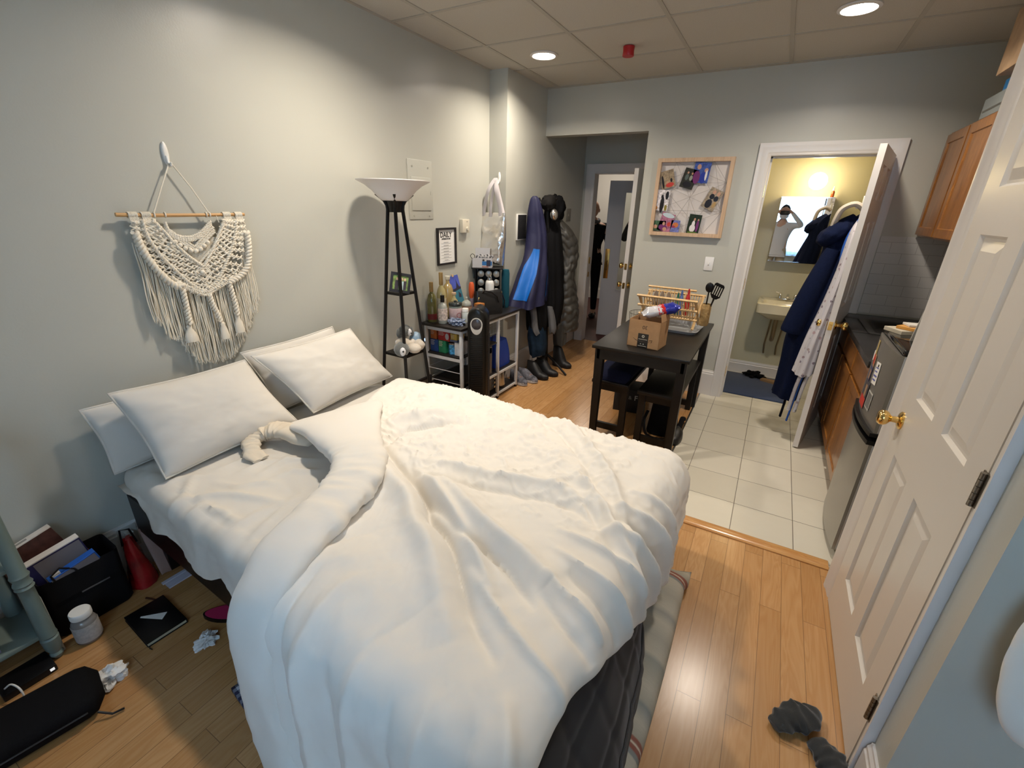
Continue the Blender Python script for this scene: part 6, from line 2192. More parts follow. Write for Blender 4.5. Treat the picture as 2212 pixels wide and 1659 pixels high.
# ------------------------------------------------------------ silver tote on the pier face
t = thing('silver_tote', 'shiny silver insulated tote bag hanging from a hook on the wall pier', 'bag', (0.11, 3.52, 1.12))
M_FOIL = mat('silver_foil', (0.80, 0.77, 0.74), 0.27, 0.95, bump=(11, 0.8, 0.010))
b = B()
rings = []
for i in range(40):
    s = i / 39
    z = 1.565 - 0.44 * s
    w = 0.122 + 0.006 * math.sin(s * 5) - 0.012 * s ** 3
    d = 0.012 + 0.055 * s ** 0.8 - 0.03 * max(0, s - 0.9) / 0.1
    ring = []
    for a in np.linspace(0, 2 * PI, 64, endpoint=False):
        ca, sa = math.cos(a), math.sin(a)
        x = w * math.copysign(abs(ca) ** 0.4, ca)
        y = d * math.copysign(abs(sa) ** 0.7, sa)
        cr = 0.010 * mnoise.fractal(Vector((x * 16, z * 13, sa)), 0.8, 2, 3) * min(1, 0.25 + s * 2)
        ring.append(Vector((0.10 + x, 3.53 + y + cr * (1 if sa < 0 else 0.2) - 0.0, z + (0.02 * (1 - ca * ca) if s > 0.97 else 0))))
    rings.append(ring)
b.loft(rings)
b.build('bag_body', M_FOIL, t, angle=70)
b = B(); b.span((-0.022, 3.512, 1.53), (0.222, 3.515, 1.566)); hm = b
M_STRAP = mat('pale_lilac_webbing', (0.48, 0.45, 0.46), 0.7)
for yb, hook_dy in ((3.515, -0.004), (3.545, 0.006)):
    b = B()
    pts = resample([(0.015, yb, 1.53), (0.02, yb, 1.60), (0.062, yb + hook_dy, 1.74), (0.092, 3.555, 1.822), (0.103, 3.560, 1.828), (0.114, 3.555, 1.82), (0.14, yb + hook_dy, 1.74), (0.178, yb, 1.60), (0.182, yb, 1.53)] if yb < 3.53 else
                   [(0.085, 3.508, 1.53), (0.088, 3.51, 1.62), (0.098, 3.535, 1.75), (0.102, 3.552, 1.815), (0.108, 3.56, 1.82), (0.125, 3.56, 1.76), (0.16, 3.56, 1.65), (0.195, 3.55, 1.555)], 44)
    b.tube([tuple(p) for p in pts], 0.0022, 8, flat=7.5 if yb < 3.53 else 6.5)
    b.build('strap', M_STRAP, t, angle=80)
wall_hook('adhesive_hook', 0, 0, 'white adhesive hook on the narrow pier face holding the silver tote', Matrix(((0, 1, 0, 0.105), (-1, 0, 0, 3.62), (0, 0, 1, 1.845), (0, 0, 0, 1))))

# ------------------------------------------------------------ things on the pier side wall
t = thing('wall_tablet', 'dark flat panel with white edge on the wall left of the coats', 'panel', (0.171, 3.90, 1.33))
b = B(); b.span((0.171, 3.815, 1.325), (0.186, 3.99, 1.555), None, 0.002); b.build('white_edge', M_WHITE, t)
b = B(); b.span((0.180, 3.825, 1.335), (0.190, 3.985, 1.548), None, 0.002); b.build('dark_face', mat('dark_slate_face', (0.018, 0.018, 0.020), 0.5, noise=(120, 0.5)), t)
t = thing('light_switch', 'grey switch plate on the wall between the coats and the flat door', 'switch', (0.171, 5.02, 1.48))
b = B(); b.span((0.171, 4.955, 1.475), (0.178, 5.085, 1.61), None, 0.003); b.build('switch_plate', mat('taupe_plate', (0.24, 0.23, 0.20), 0.5), t)
b = B(); b.span((0.177, 5.012, 1.53), (0.184, 5.028, 1.555)); b.build('switch_lever', mat('taupe_plate', (0.24, 0.23, 0.20), 0.5), t, smooth=False)
t = thing('hanging_keys', 'small dark pouch hanging from a clear hook beside the switch plate', 'pouch', (0.185, 4.84, 1.32))
b = B(); b.lathe([(0, 0), (0.020, 0.0), (0.026, 0.02), (0.024, 0.06), (0.02, 0.075), (0, 0.076)], (0.20, 4.845, 1.31), 14, sx=0.7); b.build('pouch', mat('tan_grey_cloth', (0.36, 0.34, 0.26), 0.8), t)
b = B(); b.lathe([(0, 0.075), (0.020, 0.075), (0.022, 0.11), (0.018, 0.16), (0, 0.165)], (0.20, 4.845, 1.31), 14, sx=0.7); b.build('dark_top', M_BLACK, t)
b = B(); b.ball((0.180, 4.83, 1.545), (0.009, 0.02, 0.042), 12); b.build('clear_hook', mat('clear_grey_plastic', (0.45, 0.45, 0.42), 0.15), t)

# ------------------------------------------------------------ coat stand with coats
stand = thing('coat_stand', 'black metal coat stand buried under coats near the hall', 'coat stand', (0.40, 4.15, 0))
b = B(); b.cyl((0.40, 4.16, 0.06), (0.33, 4.14, 1.70), 0.014, seg=12); b.build('pole', M_BLACKM, stand)
for k, a in enumerate((math.radians(-20), math.radians(75), math.radians(165), math.radians(255))):
    b = B(); L_ = 0.29 if k == 0 else 0.2
    b.tube([(0.40, 4.16, 0.16), (0.40 + 0.6 * L_ * math.cos(a), 4.16 + 0.6 * L_ * math.sin(a), 0.075), (0.40 + L_ * math.cos(a), 4.16 + L_ * math.sin(a), 0.011)], 0.011, 8); b.build('leg', M_BLACKM, stand)
for a in (200, 260, 20, 80):
    a = math.radians(a)
    b = B(); b.tube([(0.33, 4.14, 1.66), (0.33 + 0.06 * math.cos(a), 4.14 + 0.06 * math.sin(a), 1.665), (0.33 + 0.085 * math.cos(a), 4.14 + 0.085 * math.sin(a), 1.70)], 0.007, 8); b.build('hook', M_BLACKM, stand)


def garment(name, part, label, cat, keys, m, group=None, folds=9, amp=0.09, seed=0.0, n=70, seg=72, puff=None, nz_amp=0.02):
    """keys rows: x, y, z, rx, ry from the top down; local frame folds deepen towards the hem"""
    A = resample(keys, n)
    ctr = A[-1]
    t = thing(name, label, cat, (float(A[n // 2][0]), float(A[n // 2][1]), float(A[:, 2].min())), 0, group)
    b = B()
    rings = []
    for i in range(n):
        x, y, z, rx, ry = A[i]
        s = i / (n - 1)
        ring = []
        for k in range(seg):
            a = 2 * PI * k / seg
            f = 1 + amp * (0.15 + s) * math.sin(folds * a + seed + 1.6 * math.sin(2 * a + seed)) + 0.10 * mnoise.noise(Vector((math.cos(a) * 1.5 + seed, math.sin(a) * 1.5, z * 4)))
            if puff:
                f += puff * (abs(math.sin(PI * z / 0.085 + 0.9 * math.sin(a * 2 + seed) + 2.5 * mnoise.noise(Vector((math.cos(a) * 2, math.sin(a) * 2, z * 3))))) ** 0.6 - 0.5)
            f += nz_amp * mnoise.noise(Vector((math.cos(a) * 5, math.sin(a) * 5 + seed, z * 14)))
            ring.append(Vector((max(0.185, x + rx * f * math.cos(a)), y + ry * f * math.sin(a), z + 0.012 * math.sin(3 * a + seed) * s)))
        rings.append(ring)
    b.loft(rings)
    o = b.build(part, m, t, angle=70)
    return t, o, rings


M_NAVYJ = mat('navy_shell_fabric', (0.010, 0.011, 0.052), 0.6, bump=(40, 0.25, 0.003))
M_BRIGHT = mat('bright_blue_shell', (0.0, 0.13, 0.52), 0.5, bump=(40, 0.25, 0.003))
GJ = None
t, o, rings = garment('ski_jacket', 'jacket_body', 'navy jacket with bright blue panels, leftmost on the coat stand', 'jacket', [
    (0.285, 3.95, 1.712, 0.016, 0.018), (0.285, 3.955, 1.68, 0.045, 0.038), (0.29, 3.965, 1.58, 0.07, 0.062), (0.29, 3.985, 1.48, 0.085, 0.085), (0.30, 3.99, 1.36, 0.10, 0.10), (0.305, 3.98, 1.20, 0.115, 0.125), (0.305, 3.95, 1.05, 0.135, 0.185), (0.30, 3.92, 0.88, 0.15, 0.245), (0.295, 3.90, 0.735, 0.155, 0.285)], M_NAVYJ, folds=6, amp=0.10, seed=1.0)
def panel_on(rings, i0, i1, k0, k1, m, name, parent, off=0.006, slant=0):
    b = B()
    seg = len(rings[0])
    P_ = []
    n_ = len(rings)
    for i in range(int(i0 * n_), int(i1 * n_)):
        ctr = sum(rings[i], Vector()) / seg
        s = (i / n_ - i0) / (i1 - i0)
        a0, a1 = k0(s), k1(s)
        row = []
        for j in range(14):
            a = a0 + (a1 - a0) * j / 13
            kk = a * seg
            p = rings[i][int(kk) % seg].lerp(rings[i][(int(kk) + 1) % seg], kk - int(kk))
            row.append(p + (p - ctr).normalized() * off)
        P_.append(row)
    b.grid(P_)
    return b.build(name, m, parent, angle=70)
panel_on(rings, 0.46, 0.93, lambda s: 0.79 - 0.06 * min(1, s * 3), lambda s: 0.870 + 0.01 * s - 0.08 * max(0, s - .45), M_BRIGHT, 'blue_panel', o)
panel_on(rings, 0.64, 0.93, lambda s: 1.01 - 0.012 * s, lambda s: 1.035 + 0.015 * s, M_BRIGHT, 'blue_panel', o)
garment('black_coat', 'coat_body', 'long black coat hanging in the middle of the coat stand', 'coat', [
    (0.30, 4.27, 1.70, 0.02, 0.02), (0.30, 4.28, 1.66, 0.05, 0.06), (0.31, 4.28, 1.55, 0.07, 0.09), (0.32, 4.28, 1.45, 0.08, 0.10), (0.35, 4.22, 1.3, 0.10, 0.13), (0.38, 4.20, 1.0, 0.12, 0.15), (0.40, 4.19, 0.75, 0.12, 0.15), (0.40, 4.17, 0.50, 0.10, 0.14)],
    mat('black_wool', (0.006, 0.006, 0.007), 0.9), folds=8, seed=2.0)
t, o, rings = garment('puffer_coat', 'coat_body', 'long grey quilted puffer coat, rightmost on the coat stand', 'coat', [
    (0.34, 4.40, 1.50, 0.03, 0.05), (0.36, 4.43, 1.44, 0.07, 0.10), (0.40, 4.47, 1.33, 0.10, 0.13), (0.42, 4.48, 1.15, 0.11, 0.12), (0.42, 4.44, 0.98, 0.10, 0.115), (0.43, 4.46, 0.80, 0.12, 0.15), (0.44, 4.48, 0.60, 0.14, 0.18), (0.44, 4.48, 0.42, 0.145, 0.19), (0.44, 4.47, 0.37, 0.13, 0.175)],
    mat('dark_grey_down_fabric', (0.050, 0.047, 0.041), 0.42, bump=(30, 0.3, 0.003)), folds=5, amp=0.07, seed=3.0, puff=0.085, n=150, nz_amp=0.09)
# black hooded collars and cap on top of the stand
t = thing('black_hood', 'black hood bunched on top of the coat stand, right of the cap', 'hood', (0.30, 4.35, 1.5))
b = B()
r = bmesh.ops.create_icosphere(b.bm, subdivisions=4, radius=1.0)
for v in r['verts']:
    d = v.co.normalized()
    k = 1 + 0.30 * mnoise.noise(d * 2.1 + Vector((3, 1, 0))) + 0.10 * mnoise.noise(d * 6)
    v.co = Vector((0.31 + 0.085 * d.x * k, 4.365 + 0.115 * d.y * k, 1.60 + 0.135 * d.z * k + 0.03 * d.y))
b.build('hood_cloth', mat('black_wool', (0.006, 0.006, 0.007), 0.9), t, angle=60)
t = thing('hanging_hat', 'dark cap with a silvery patch hung at the top of the coat stand', 'cap', (0.30, 4.12, 1.55))
b = B()
r = bmesh.ops.create_icosphere(b.bm, subdivisions=3, radius=1.0)
for v in r['verts']:
    d = v.co.normalized()
    k = 1 + 0.25 * mnoise.noise(d * 2.6 + Vector((7, 1, 0)))
    v.co = Vector((0.345 + 0.07 * d.x * k, 4.125 + 0.085 * d.y * k, 1.655 + 0.075 * d.z * k))
b.build('cap_cloth', mat('charcoal_cloth', (0.014, 0.013, 0.013), 0.8), t, angle=60)
b = B(); b.ball((0.405, 4.13, 1.555), (0.035, 0.045, 0.055), 20, rot=Matrix.Rotation(0.4, 3, 'X')); b.build('silver_patch', M_FOIL, t)
# lower clothes: grey sleeves, jeans, dark trousers
garment('grey_sweater', 'left_sleeve', 'pale grey sleeve hanging below the navy jacket', 'sweater', [(0.36, 3.86, 0.72, 0.03, 0.035), (0.38, 3.86, 0.60, 0.032, 0.036), (0.40, 3.85, 0.50, 0.034, 0.04), (0.42, 3.86, 0.455, 0.028, 0.035)], mat('grey_knit', (0.11, 0.11, 0.115), 0.9), folds=4, seed=2.2, n=30, seg=28)
garment('grey_sweater', 'right_sleeve', 'pale grey sleeve hanging below the black coat', 'sweater', [(0.45, 4.05, 0.70, 0.03, 0.035), (0.48, 4.05, 0.58, 0.034, 0.038), (0.50, 4.04, 0.48, 0.034, 0.04), (0.50, 4.04, 0.44, 0.028, 0.035)], mat('grey_knit', (0.11, 0.11, 0.115), 0.9), folds=4, seed=5.2, n=30, seg=28)
garment('dark_skirt', 'cloth', 'black garment hanging under the navy jacket', 'clothes', [(0.33, 3.98, 0.86, 0.09, 0.12), (0.34, 3.98, 0.70, 0.10, 0.13), (0.36, 3.98, 0.54, 0.10, 0.13), (0.36, 3.98, 0.46, 0.09, 0.11)], mat('black_wool', (0.006, 0.006, 0.007), 0.9), folds=7, seed=1.2, n=40)
garment('jeans', 'denim', 'blue jeans hanging low on the coat stand above the boots', 'jeans', [(0.37, 3.95, 0.52, 0.07, 0.10), (0.38, 3.94, 0.42, 0.085, 0.12), (0.40, 3.94, 0.30, 0.08, 0.12), (0.40, 3.94, 0.22, 0.07, 0.10)], mat('dark_denim', (0.009, 0.020, 0.038), 0.85, noise=(20, 0.3)), folds=5, seed=3.4, n=40)
garment('grey_trousers', 'cloth', 'grey trousers showing below the puffer coat', 'trousers', [(0.44, 4.36, 0.46, 0.07, 0.085), (0.45, 4.35, 0.34, 0.07, 0.08), (0.46, 4.34, 0.24, 0.06, 0.07)], mat('grey_cloth', (0.060, 0.058, 0.053), 0.9), folds=4, seed=6.4, n=40)


def shoe(name, label, M, L=0.27, mu=None, ms=None, ml=None, high=0.0, group=None):
    t = thing(name, label, 'shoe', tuple(M.translation), 0, group)
    def w(s): return 0.036 + 0.014 * math.sin(min(1, s * 1.25) * PI * 0.9) - 0.02 * max(0, s - 0.85) / 0.15
    b = B()
    rs = []
    for z, k in ((0, 0.96), (0.012, 1.02), (0.026, 1.0)):
        rs.append([M @ Vector((L * s, sg * w(s) * k * (math.sqrt(max(0, 1 - (1 - s / 0.12) ** 2)) if s < 0.12 else math.sqrt(max(0, 1 - ((s - 0.80) / 0.20) ** 2)) if s > 0.80 else 1), z + (0.012 * s ** 4))) for s, sg in [(i / 13, 1) for i in range(14)] + [(i / 13, -1) for i in range(12, 0, -1)]])
    b.loft(rs); b.build('sole', ms, t, angle=50)
    b = B()
    rings = []
    for i in range(15):
        s = i / 14
        hgt = (0.095 + high) * (1 - min(1, max(0, (s - 0.30) / 0.35)) ** 1.2) + 0.050 * (1 - max(0, (s - 0.6) / 0.4) ** 2 * 0.55) * min(1, max(0, (s - 0.25) / 0.4))
        ww = w(s) * (0.35 + 0.65 * min(1, math.sin(min(s / 0.15, 1) * PI / 2))) * (1 if s < 0.8 else math.sqrt(max(0.02, 1 - ((s - 0.80) / 0.21) ** 2)))
        rings.append([M @ Vector((L * s, ww * math.cos(a), 0.022 + max(0.015, hgt) * max(0, math.sin(a)) ** 0.7)) for a in np.linspace(0, PI, 14)])
    b.loft(rings); b.build('upper', mu, t, angle=60)
    if ml:
        b = B()
        for k in range(4):
            s = 0.42 + 0.07 * k
            z = 0.022 + (0.095 * (1 - ((s - .3) / .35) ** 1.2 if s < .65 else 0) + 0.045)
            b.tube([M @ Vector((L * s, -0.02, 0.090 - 0.1 * (s - 0.42))), M @ Vector((L * (s + 0.01), 0, 0.100 - 0.1 * (s - 0.42))), M @ Vector((L * s, 0.02, 0.090 - 0.1 * (s - 0.42)))], 0.003, 5)
        b.build('laces', ml, t)
    return t


MUg, MSw = mat('grey_mesh_upper', (0.12, 0.12, 0.14), 0.8, noise=(30, 0.6)), mat('white_sole', (0.55, 0.55, 0.56), 0.5)
MCo = mat('copper_laces', (0.35, 0.17, 0.12), 0.5)
shoe('sneaker', 'grey running shoe with white sole, nearer the rack', Tz(0.245, 3.66, 0, math.radians(-20)), 0.24, MUg, MSw, MCo, group='running shoes by the coat stand')
shoe('sneaker', 'grey running shoe with white sole, nearer the boots', Tz(0.29, 3.75, 0, math.radians(-12)), 0.24, MUg, MSw, MCo, group='running shoes by the coat stand')
MBk, MSb = mat('black_boot_leather', (0.008, 0.008, 0.009), 0.5), M_BLACK
shoe('boot', 'black ankle boot under the coats, left of the pair', Tz(0.32, 3.87, 0, math.radians(-8)), 0.26, MBk, MSb, None, 0.05, group='black boots under the coats')
shoe('boot', 'black ankle boot under the coats, right of the pair', Tz(0.36, 4.00, 0, math.radians(-4)), 0.26, MBk, MSb, None, 0.05, group='black boots under the coats')
shoe('boot', 'tall black boot standing under the puffer coat', Tz(0.40, 4.33, 0, math.radians(-10)), 0.24, MBk, MSb, None, 0.13, group='black boots under the coats')

# ------------------------------------------------------------ dining table and benches
table = thing('dining_table', 'small black-brown dining table standing against the back wall', 'table', (1.655, 3.43, 0))
TX0, TX1, TY0, TY1, TZ = 1.335, 1.975, 2.845, 4.02, 0.752
b = B(); b.span((TX0, TY0, TZ - 0.022), (TX1, TY1, TZ), None, 0.002); b.build('tabletop', M_TABLE, table)
b = B()
for a_, c_ in (((TX0 + 0.03, TY0 + 0.03, TZ - 0.10), (TX1 - 0.03, TY0 + 0.05, TZ - 0.022)), ((TX0 + 0.03, TY1 - 0.05, TZ - 0.10), (TX1 - 0.03, TY1 - 0.03, TZ - 0.022)), ((TX0 + 0.03, TY0 + 0.03, TZ - 0.10), (TX0 + 0.05, TY1 - 0.03, TZ - 0.022)), ((TX1 - 0.05, TY0 + 0.03, TZ - 0.10), (TX1 - 0.03, TY1 - 0.03, TZ - 0.022))):
    b.span(a_, c_)
b.build('apron', M_TABLE, table, smooth=False)
for x, y in ((TX0 + 0.045, TY0 + 0.06), (TX1 - 0.045, TY0 + 0.06), (TX0 + 0.045, TY1 - 0.045), (TX1 - 0.045, TY1 - 0.045)):
    b = B(); b.box((0, 0, (TZ - 0.022) / 2), (0.058, 0.058, TZ - 0.022), Matrix.Translation((x, y, 0)), 0, taper=0.72); b.build('leg', M_TABLE, table, smooth=False)


def bench(label, x0, x1, y0, y1, zs, group='benches pushed under the table'):
    t = thing('bench', label, 'bench', ((x0 + x1) / 2, (y0 + y1) / 2, 0), 0, group)
    b = B(); b.span((x0, y0, zs - 0.025), (x1, y1, zs), None, 0.002); b.build('seat', M_TABLE, t)
    for y in (y0 + 0.05, y1 - 0.05):
        for x in (x0 + 0.03, x1 - 0.03):
            b = B(); b.span((x - 0.022, y - 0.022, 0), (x + 0.022, y + 0.022, zs - 0.025)); b.build('leg', M_TABLE, t, smooth=False)
        b = B(); b.span((x0 + 0.05, y - 0.012, 0.035), (x1 - 0.05, y + 0.012, 0.085)); b.build('stretcher', M_TABLE, t, smooth=False)
        b = B(); b.span((x0 + 0.05, y - 0.010, zs - 0.085), (x1 - 0.05, y + 0.010, zs - 0.026)); b.build('rail', M_TABLE, t, smooth=False)
    return t


bench('black bench under the left side of the table, covered by navy cushion', 1.300, 1.575, 3.02, 3.98, 0.44)
bench('bare black bench under the right side of the table', 1.655, 1.935, 2.97, 3.94, 0.44)
b = B()
rings = []
for i in range(16):
    s = i / 15; e = min(s, 1 - s); k_ = math.sqrt(max(0.02, 1 - (1 - min(1, e / 0.08)) ** 2))
    rings.append([Vector((1.4375 + (0.137 * math.copysign(abs(math.cos(a)) ** 0.35, math.cos(a))) * (0.8 + 0.2 * k_), 3.03 + 0.62 * s, 0.442 + (0.075 + 0.075 * k_ * (0.5 + 0.5 * math.sin(a)) * 1.0) - 0.075 + 0.0)) for a in np.linspace(0, 2 * PI, 28, endpoint=False)])
b.loft(rings)
one('seat_cushion', b, mat('navy_cushion_cloth', (0.008, 0.010, 0.028), 0.85, bump=(20, 0.4, 0.006)), 'thick navy cushion lying on the left bench under the table', 'cushion', angle=60)
b = B(); b.loft([rr_ring(1.37, 1.55, 3.06, 3.45, 0.592, 0.02), rr_ring(1.36, 1.56, 3.05, 3.46, 0.602, 0.02)])
one('silver_tray', b, mat('dull_tray', (0.16, 0.16, 0.17), 0.3, 0.6), 'thin metallic tray lying on the navy cushion under the table', 'tray')
t = thing('black_box', 'black box with pale letters under the left bench', 'box', (1.45, 3.62, 0))
MBX = Tz(1.445, 3.66, 0, math.radians(6))
b = B(); b.span((-0.115, -0.12, 0), (0.115, 0.12, 0.205), MBX, 0.002); bx = b.build('box_body', mat('matt_black_card', (0.010, 0.010, 0.011), 0.6), t)
text_part('printed_letter', 'F', 0.062, MBX @ Matrix(((1, 0, 0, 0.068), (0, 0, -1, -0.1206), (0, 1, 0, 0.135), (0, 0, 0, 1))), mat('pale_letter', (0.45, 0.47, 0.46), 0.6), t, bold=0.001)
text_part('printed_ampersand', '&', 0.045, MBX @ Matrix(((1, 0, 0, 0.020), (0, 0, -1, -0.1206), (0, 1, 0, 0.133), (0, 0, 0, 1))), mat('pale_letter_dim', (0.22, 0.24, 0.23), 0.6), t, bold=0.0004)
# backpack in the dark under the right bench
t = thing('backpack', 'black backpack lying on the floor under the right bench', 'bag', (1.79, 3.40, 0))
b = B()
rings = []
for i in range(12):
    s = i / 11
    rings.append([Vector((1.79 + 0.105 * (1 - 0.25 * s) * math.copysign(abs(math.cos(a)) ** 0.6, math.cos(a)), 3.42 + 0.19 * (1 - 0.2 * s) * math.copysign(abs(math.sin(a)) ** 0.6, math.sin(a)), 0.003 + 0.30 * s - 0.03 * s * math.sin(a))) for a in np.linspace(0, 2 * PI, 26, endpoint=False)])
b.loft(rings)
b.build('bag_body', mat('black_nylon', (0.006, 0.006, 0.007), 0.85, bump=(500, 0.3)), t, angle=60)
b = B(); b.tube(resample([(1.70, 3.22, 0.20), (1.69, 3.17, 0.13), (1.72, 3.15, 0.04), (1.80, 3.16, 0.012), (1.86, 3.20, 0.012)], 30), 0.012, 8, flat=0.3); b.build('strap', M_BLACK, t)
shoe('loafer', 'black shoe with pale lining beside the right table leg', Tz(1.925, 3.33, 0, math.radians(-92)), 0.20, MBk, MSb, None, -0.03)
b = B(); b.tube(resample([(1.93, 3.25, 0.06), (1.93, 3.45, 0.10), (1.92, 3.6, 0.02)], 10), 0.02, 8, flat=0.4)
one('dark_sleeve', b, mat('black_wool', (0.006, 0.006, 0.007), 0.9), 'dark strap trailing on the floor behind the black shoe', 'strap')

# ------------------------------------------------------------ on the table
t = thing('cardboard_box', 'open brown cardboard box with black tape at the front of the table', 'box', (1.655, 3.05, TZ))
MCB = Tz(1.652, 3.055, TZ + 0.001, math.radians(-6))
w_, d_, h_ = 0.108, 0.085, 0.185
b = B()
for a_, c_ in (((-w_, -d_, 0), (w_, d_, 0.003)), ((-w_, -d_, 0), (w_, -d_ + 0.003, h_)), ((-w_, d_ - 0.003, 0), (w_, d_, h_)), ((-w_, -d_, 0), (-w_ + 0.003, d_, h_)), ((w_ - 0.003, -d_, 0), (w_, d_, h_))):
    b.span(a_, c_, MCB)
bx = b.build('box_body', M_CARD, t, smooth=False)
b = B()
b.loft([[MCB @ Vector(q) for q in ((w_, -d_, h_), (w_, d_, h_), (w_ + 0.003, d_, h_))], [MCB @ Vector(q) for q in ((w_ - 0.012, -d_ + 0.01, h_ + 0.05), (w_ - 0.012, d_ - 0.01, h_ + 0.04), (w_ - 0.009, d_ - 0.01, h_ + 0.04))]])
b.build('flap', M_CARD, t, smooth=False, solid=0.002)
FMB = lambda x, z, y=-0.0858: MCB @ Matrix(((1, 0, 0, x), (0, 0, -1, y), (0, 1, 0, z), (0, 0, 0, 1)))
b = B(); b.span((-0.036, -0.0862, 0.0), (0.036, -0.0848, 0.096), MCB); b.span((-0.036, -0.0862, -0.0005), (0.036, 0.02, 0.0002), MCB); tp = b.build('black_tape', mat('black_tape', (0.012, 0.011, 0.011), 0.35), bx, smooth=False)
b = B(); b.cyl((0, -0.0862, 0.078), (0, -0.0868, 0.078), 0.0095, seg=20, M=MCB); b.build('tape_disc', mat('tape_cream_print', (0.52, 0.48, 0.40), 0.5), tp, smooth=False)
b = B(); b.cyl((0, -0.0866, 0.078), (0, -0.0871, 0.078), 0.0042, seg=12, M=MCB); b.build('tape_disc_centre', mat('black_tape', (0.012, 0.011, 0.011), 0.35), tp, smooth=False)
b = B(); b.span((-0.030, -0.0868, 0.0555), (0.030, -0.0860, 0.0585), MCB); b.span((-0.030, -0.0868, 0.0095), (0.030, -0.0860, 0.0125), MCB)
b.prism([(-0.016, 0.022), (-0.007, 0.022), (-0.0115, 0.031)], 0.0006, FMB(0, 0, -0.0862)); b.prism([(0.002, 0.022), (0.011, 0.022), (0.0065, 0.031)], 0.0006, FMB(0, 0, -0.0862))
b.build('tape_print', mat('tape_cream_print', (0.52, 0.48, 0.40), 0.5), tp, smooth=False)
MDB = mat('brown_carton_ink', (0.045, 0.030, 0.022), 0.7)
b = B()
pts = resample([(-0.068, 0.060), (-0.055, 0.050), (-0.035, 0.043), (0.0, 0.040), (0.03, 0.043), (0.048, 0.049)], 24)
b.tube([MCB @ Vector((x, -0.0855, z)) for x, z in pts], [0.0008 + 0.0016 * math.sin(PI * i / 23) for i in range(24)], 5)
b.tube([MCB @ Vector((x, -0.0855, z)) for x, z in ((0.042, 0.058), (0.052, 0.057), (0.062, 0.061), (0.061, 0.050), (0.056, 0.042))], 0.0016, 5)
b.build('printed_arrow', MDB, bx)
text_part('printed_mark', '30', 0.036, MCB @ Matrix(((-1, 0, 0, 0.004), (0, 0, -1, -0.0856), (0, -1, 0, 0.140), (0, 0, 0, 1))) @ Matrix.Diagonal((1, 1, 1, 1)), MDB, bx, bold=-0.0002)
# snack bag on the box
t = thing('snack_bag', 'shiny white, blue and red snack bag lying across the cardboard box', 'snack bag', (1.68, 3.08, TZ + 0.19))
parts = [('white_foil', (0.62, 0.62, 0.66), -0.10, 0.03), ('red_foil', (0.55, 0.02, 0.02), 0.0, 0.05), ('blue_foil', (0.02, 0.03, 0.30), 0.045, 0.145)]
MSB = Tz(1.685, 3.09, TZ + 0.235, math.radians(25), 0, math.radians(-14))
for nm, c, x0, x1 in parts:
    b = B(); rows = []
    for i in range(18):
        x = x0 + (x1 - x0) * i / 17
        e = min(1, max(0.08, (x + 0.11) / 0.05)) * min(1, max(0.08, (0.16 - x) / 0.05))
        rows.append([MSB @ Vector((x, 0.058 * math.cos(a) * (0.8 + 0.2 * e), 0.036 * math.sin(a) * e + 0.006 * mnoise.noise(Vector((x * 40, math.cos(a) * 2, math.sin(a) * 2))))) for a in np.linspace(0, 2 * PI, 24, endpoint=False)])
    b.loft(rows); b.build(nm, mat('bag_' + nm, c, 0.22, 0.25, bump=(30, 0.8, 0.006)), t, angle=60)
# wire basket
t = thing('wire_basket', 'round wire basket behind the cardboard box with white paper inside', 'basket', (1.57, 3.35, TZ))
cx_, cy_, rb_ = 1.555, 3.31, 0.108
b = B()
for z, r in ((0.004, 0.085), (0.07, 0.098), (0.165, rb_)):
    b.tube([(cx_ + r * math.cos(a), cy_ + r * math.sin(a), TZ + z) for a in np.linspace(0, 2 * PI, 32, endpoint=False)], 0.002, 6, closed=True)
for k in range(24):
    a = 2 * PI * k / 24
    b.tube([(cx_ + 0.085 * math.cos(a), cy_ + 0.085 * math.sin(a), TZ + 0.004), (cx_ + 0.098 * math.cos(a), cy_ + 0.098 * math.sin(a), TZ + 0.07), (cx_ + rb_ * math.cos(a), cy_ + rb_ * math.sin(a), TZ + 0.165)], 0.0012, 5)
for k in range(-3, 4):
    b.cyl((cx_ - 0.08, cy_ + k * 0.02, TZ + 0.004), (cx_ + 0.08, cy_ + k * 0.02, TZ + 0.004), 0.0012, seg=5)
b.build('wire_cage', mat('dark_wire', (0.16, 0.15, 0.13), 0.35, 0.8), t)
b = B(); b.cyl((cx_ + 0.055, cy_ - 0.06, TZ + 0.03), (cx_ + 0.075, cy_ - 0.075, TZ + 0.21), 0.006, seg=8); one('wooden_spoon', b, M_BIRCH, 'pale wooden handle sticking up beside the wire basket', 'utensil')
crumple('paper_ball', 'white paper crumpled at the bottom of the wire basket', (cx_ - 0.03, cy_ - 0.01, TZ + 0.008), (0.042, 0.042, 0.045), 3.3, M_TISS, 'paper')
# dish rack
dr = thing('dish_rack', 'folding bamboo dish rack on a grey tray at the back of the table', 'dish rack', (1.66, 3.66, TZ))
MDR = Tz(1.655, 3.70, TZ, math.radians(-3))
b = B()
b.loft([rr_ring(-0.23, 0.24, -0.17, 0.17, 0.004, 0.05), rr_ring(-0.25, 0.26, -0.19, 0.19, 0.022, 0.06), rr_ring(-0.255, 0.265, -0.195, 0.195, 0.022, 0.06), rr_ring(-0.24, 0.25, -0.18, 0.18, 0.0, 0.05)], caps=True)
b.bm.transform(MDR)
b.build('drip_tray', mat('grey_tray_plastic', (0.30, 0.31, 0.33), 0.3), dr)
XL, XRr = -0.21, 0.215
def rail(p0, p1, s=0.013, nm='rail'):
    b = B(); b.cyl(MDR @ Vector(p0), MDR @ Vector(p1), s / 1.6, seg=4); return b.build(nm, M_BAMBOO, dr, smooth=False)
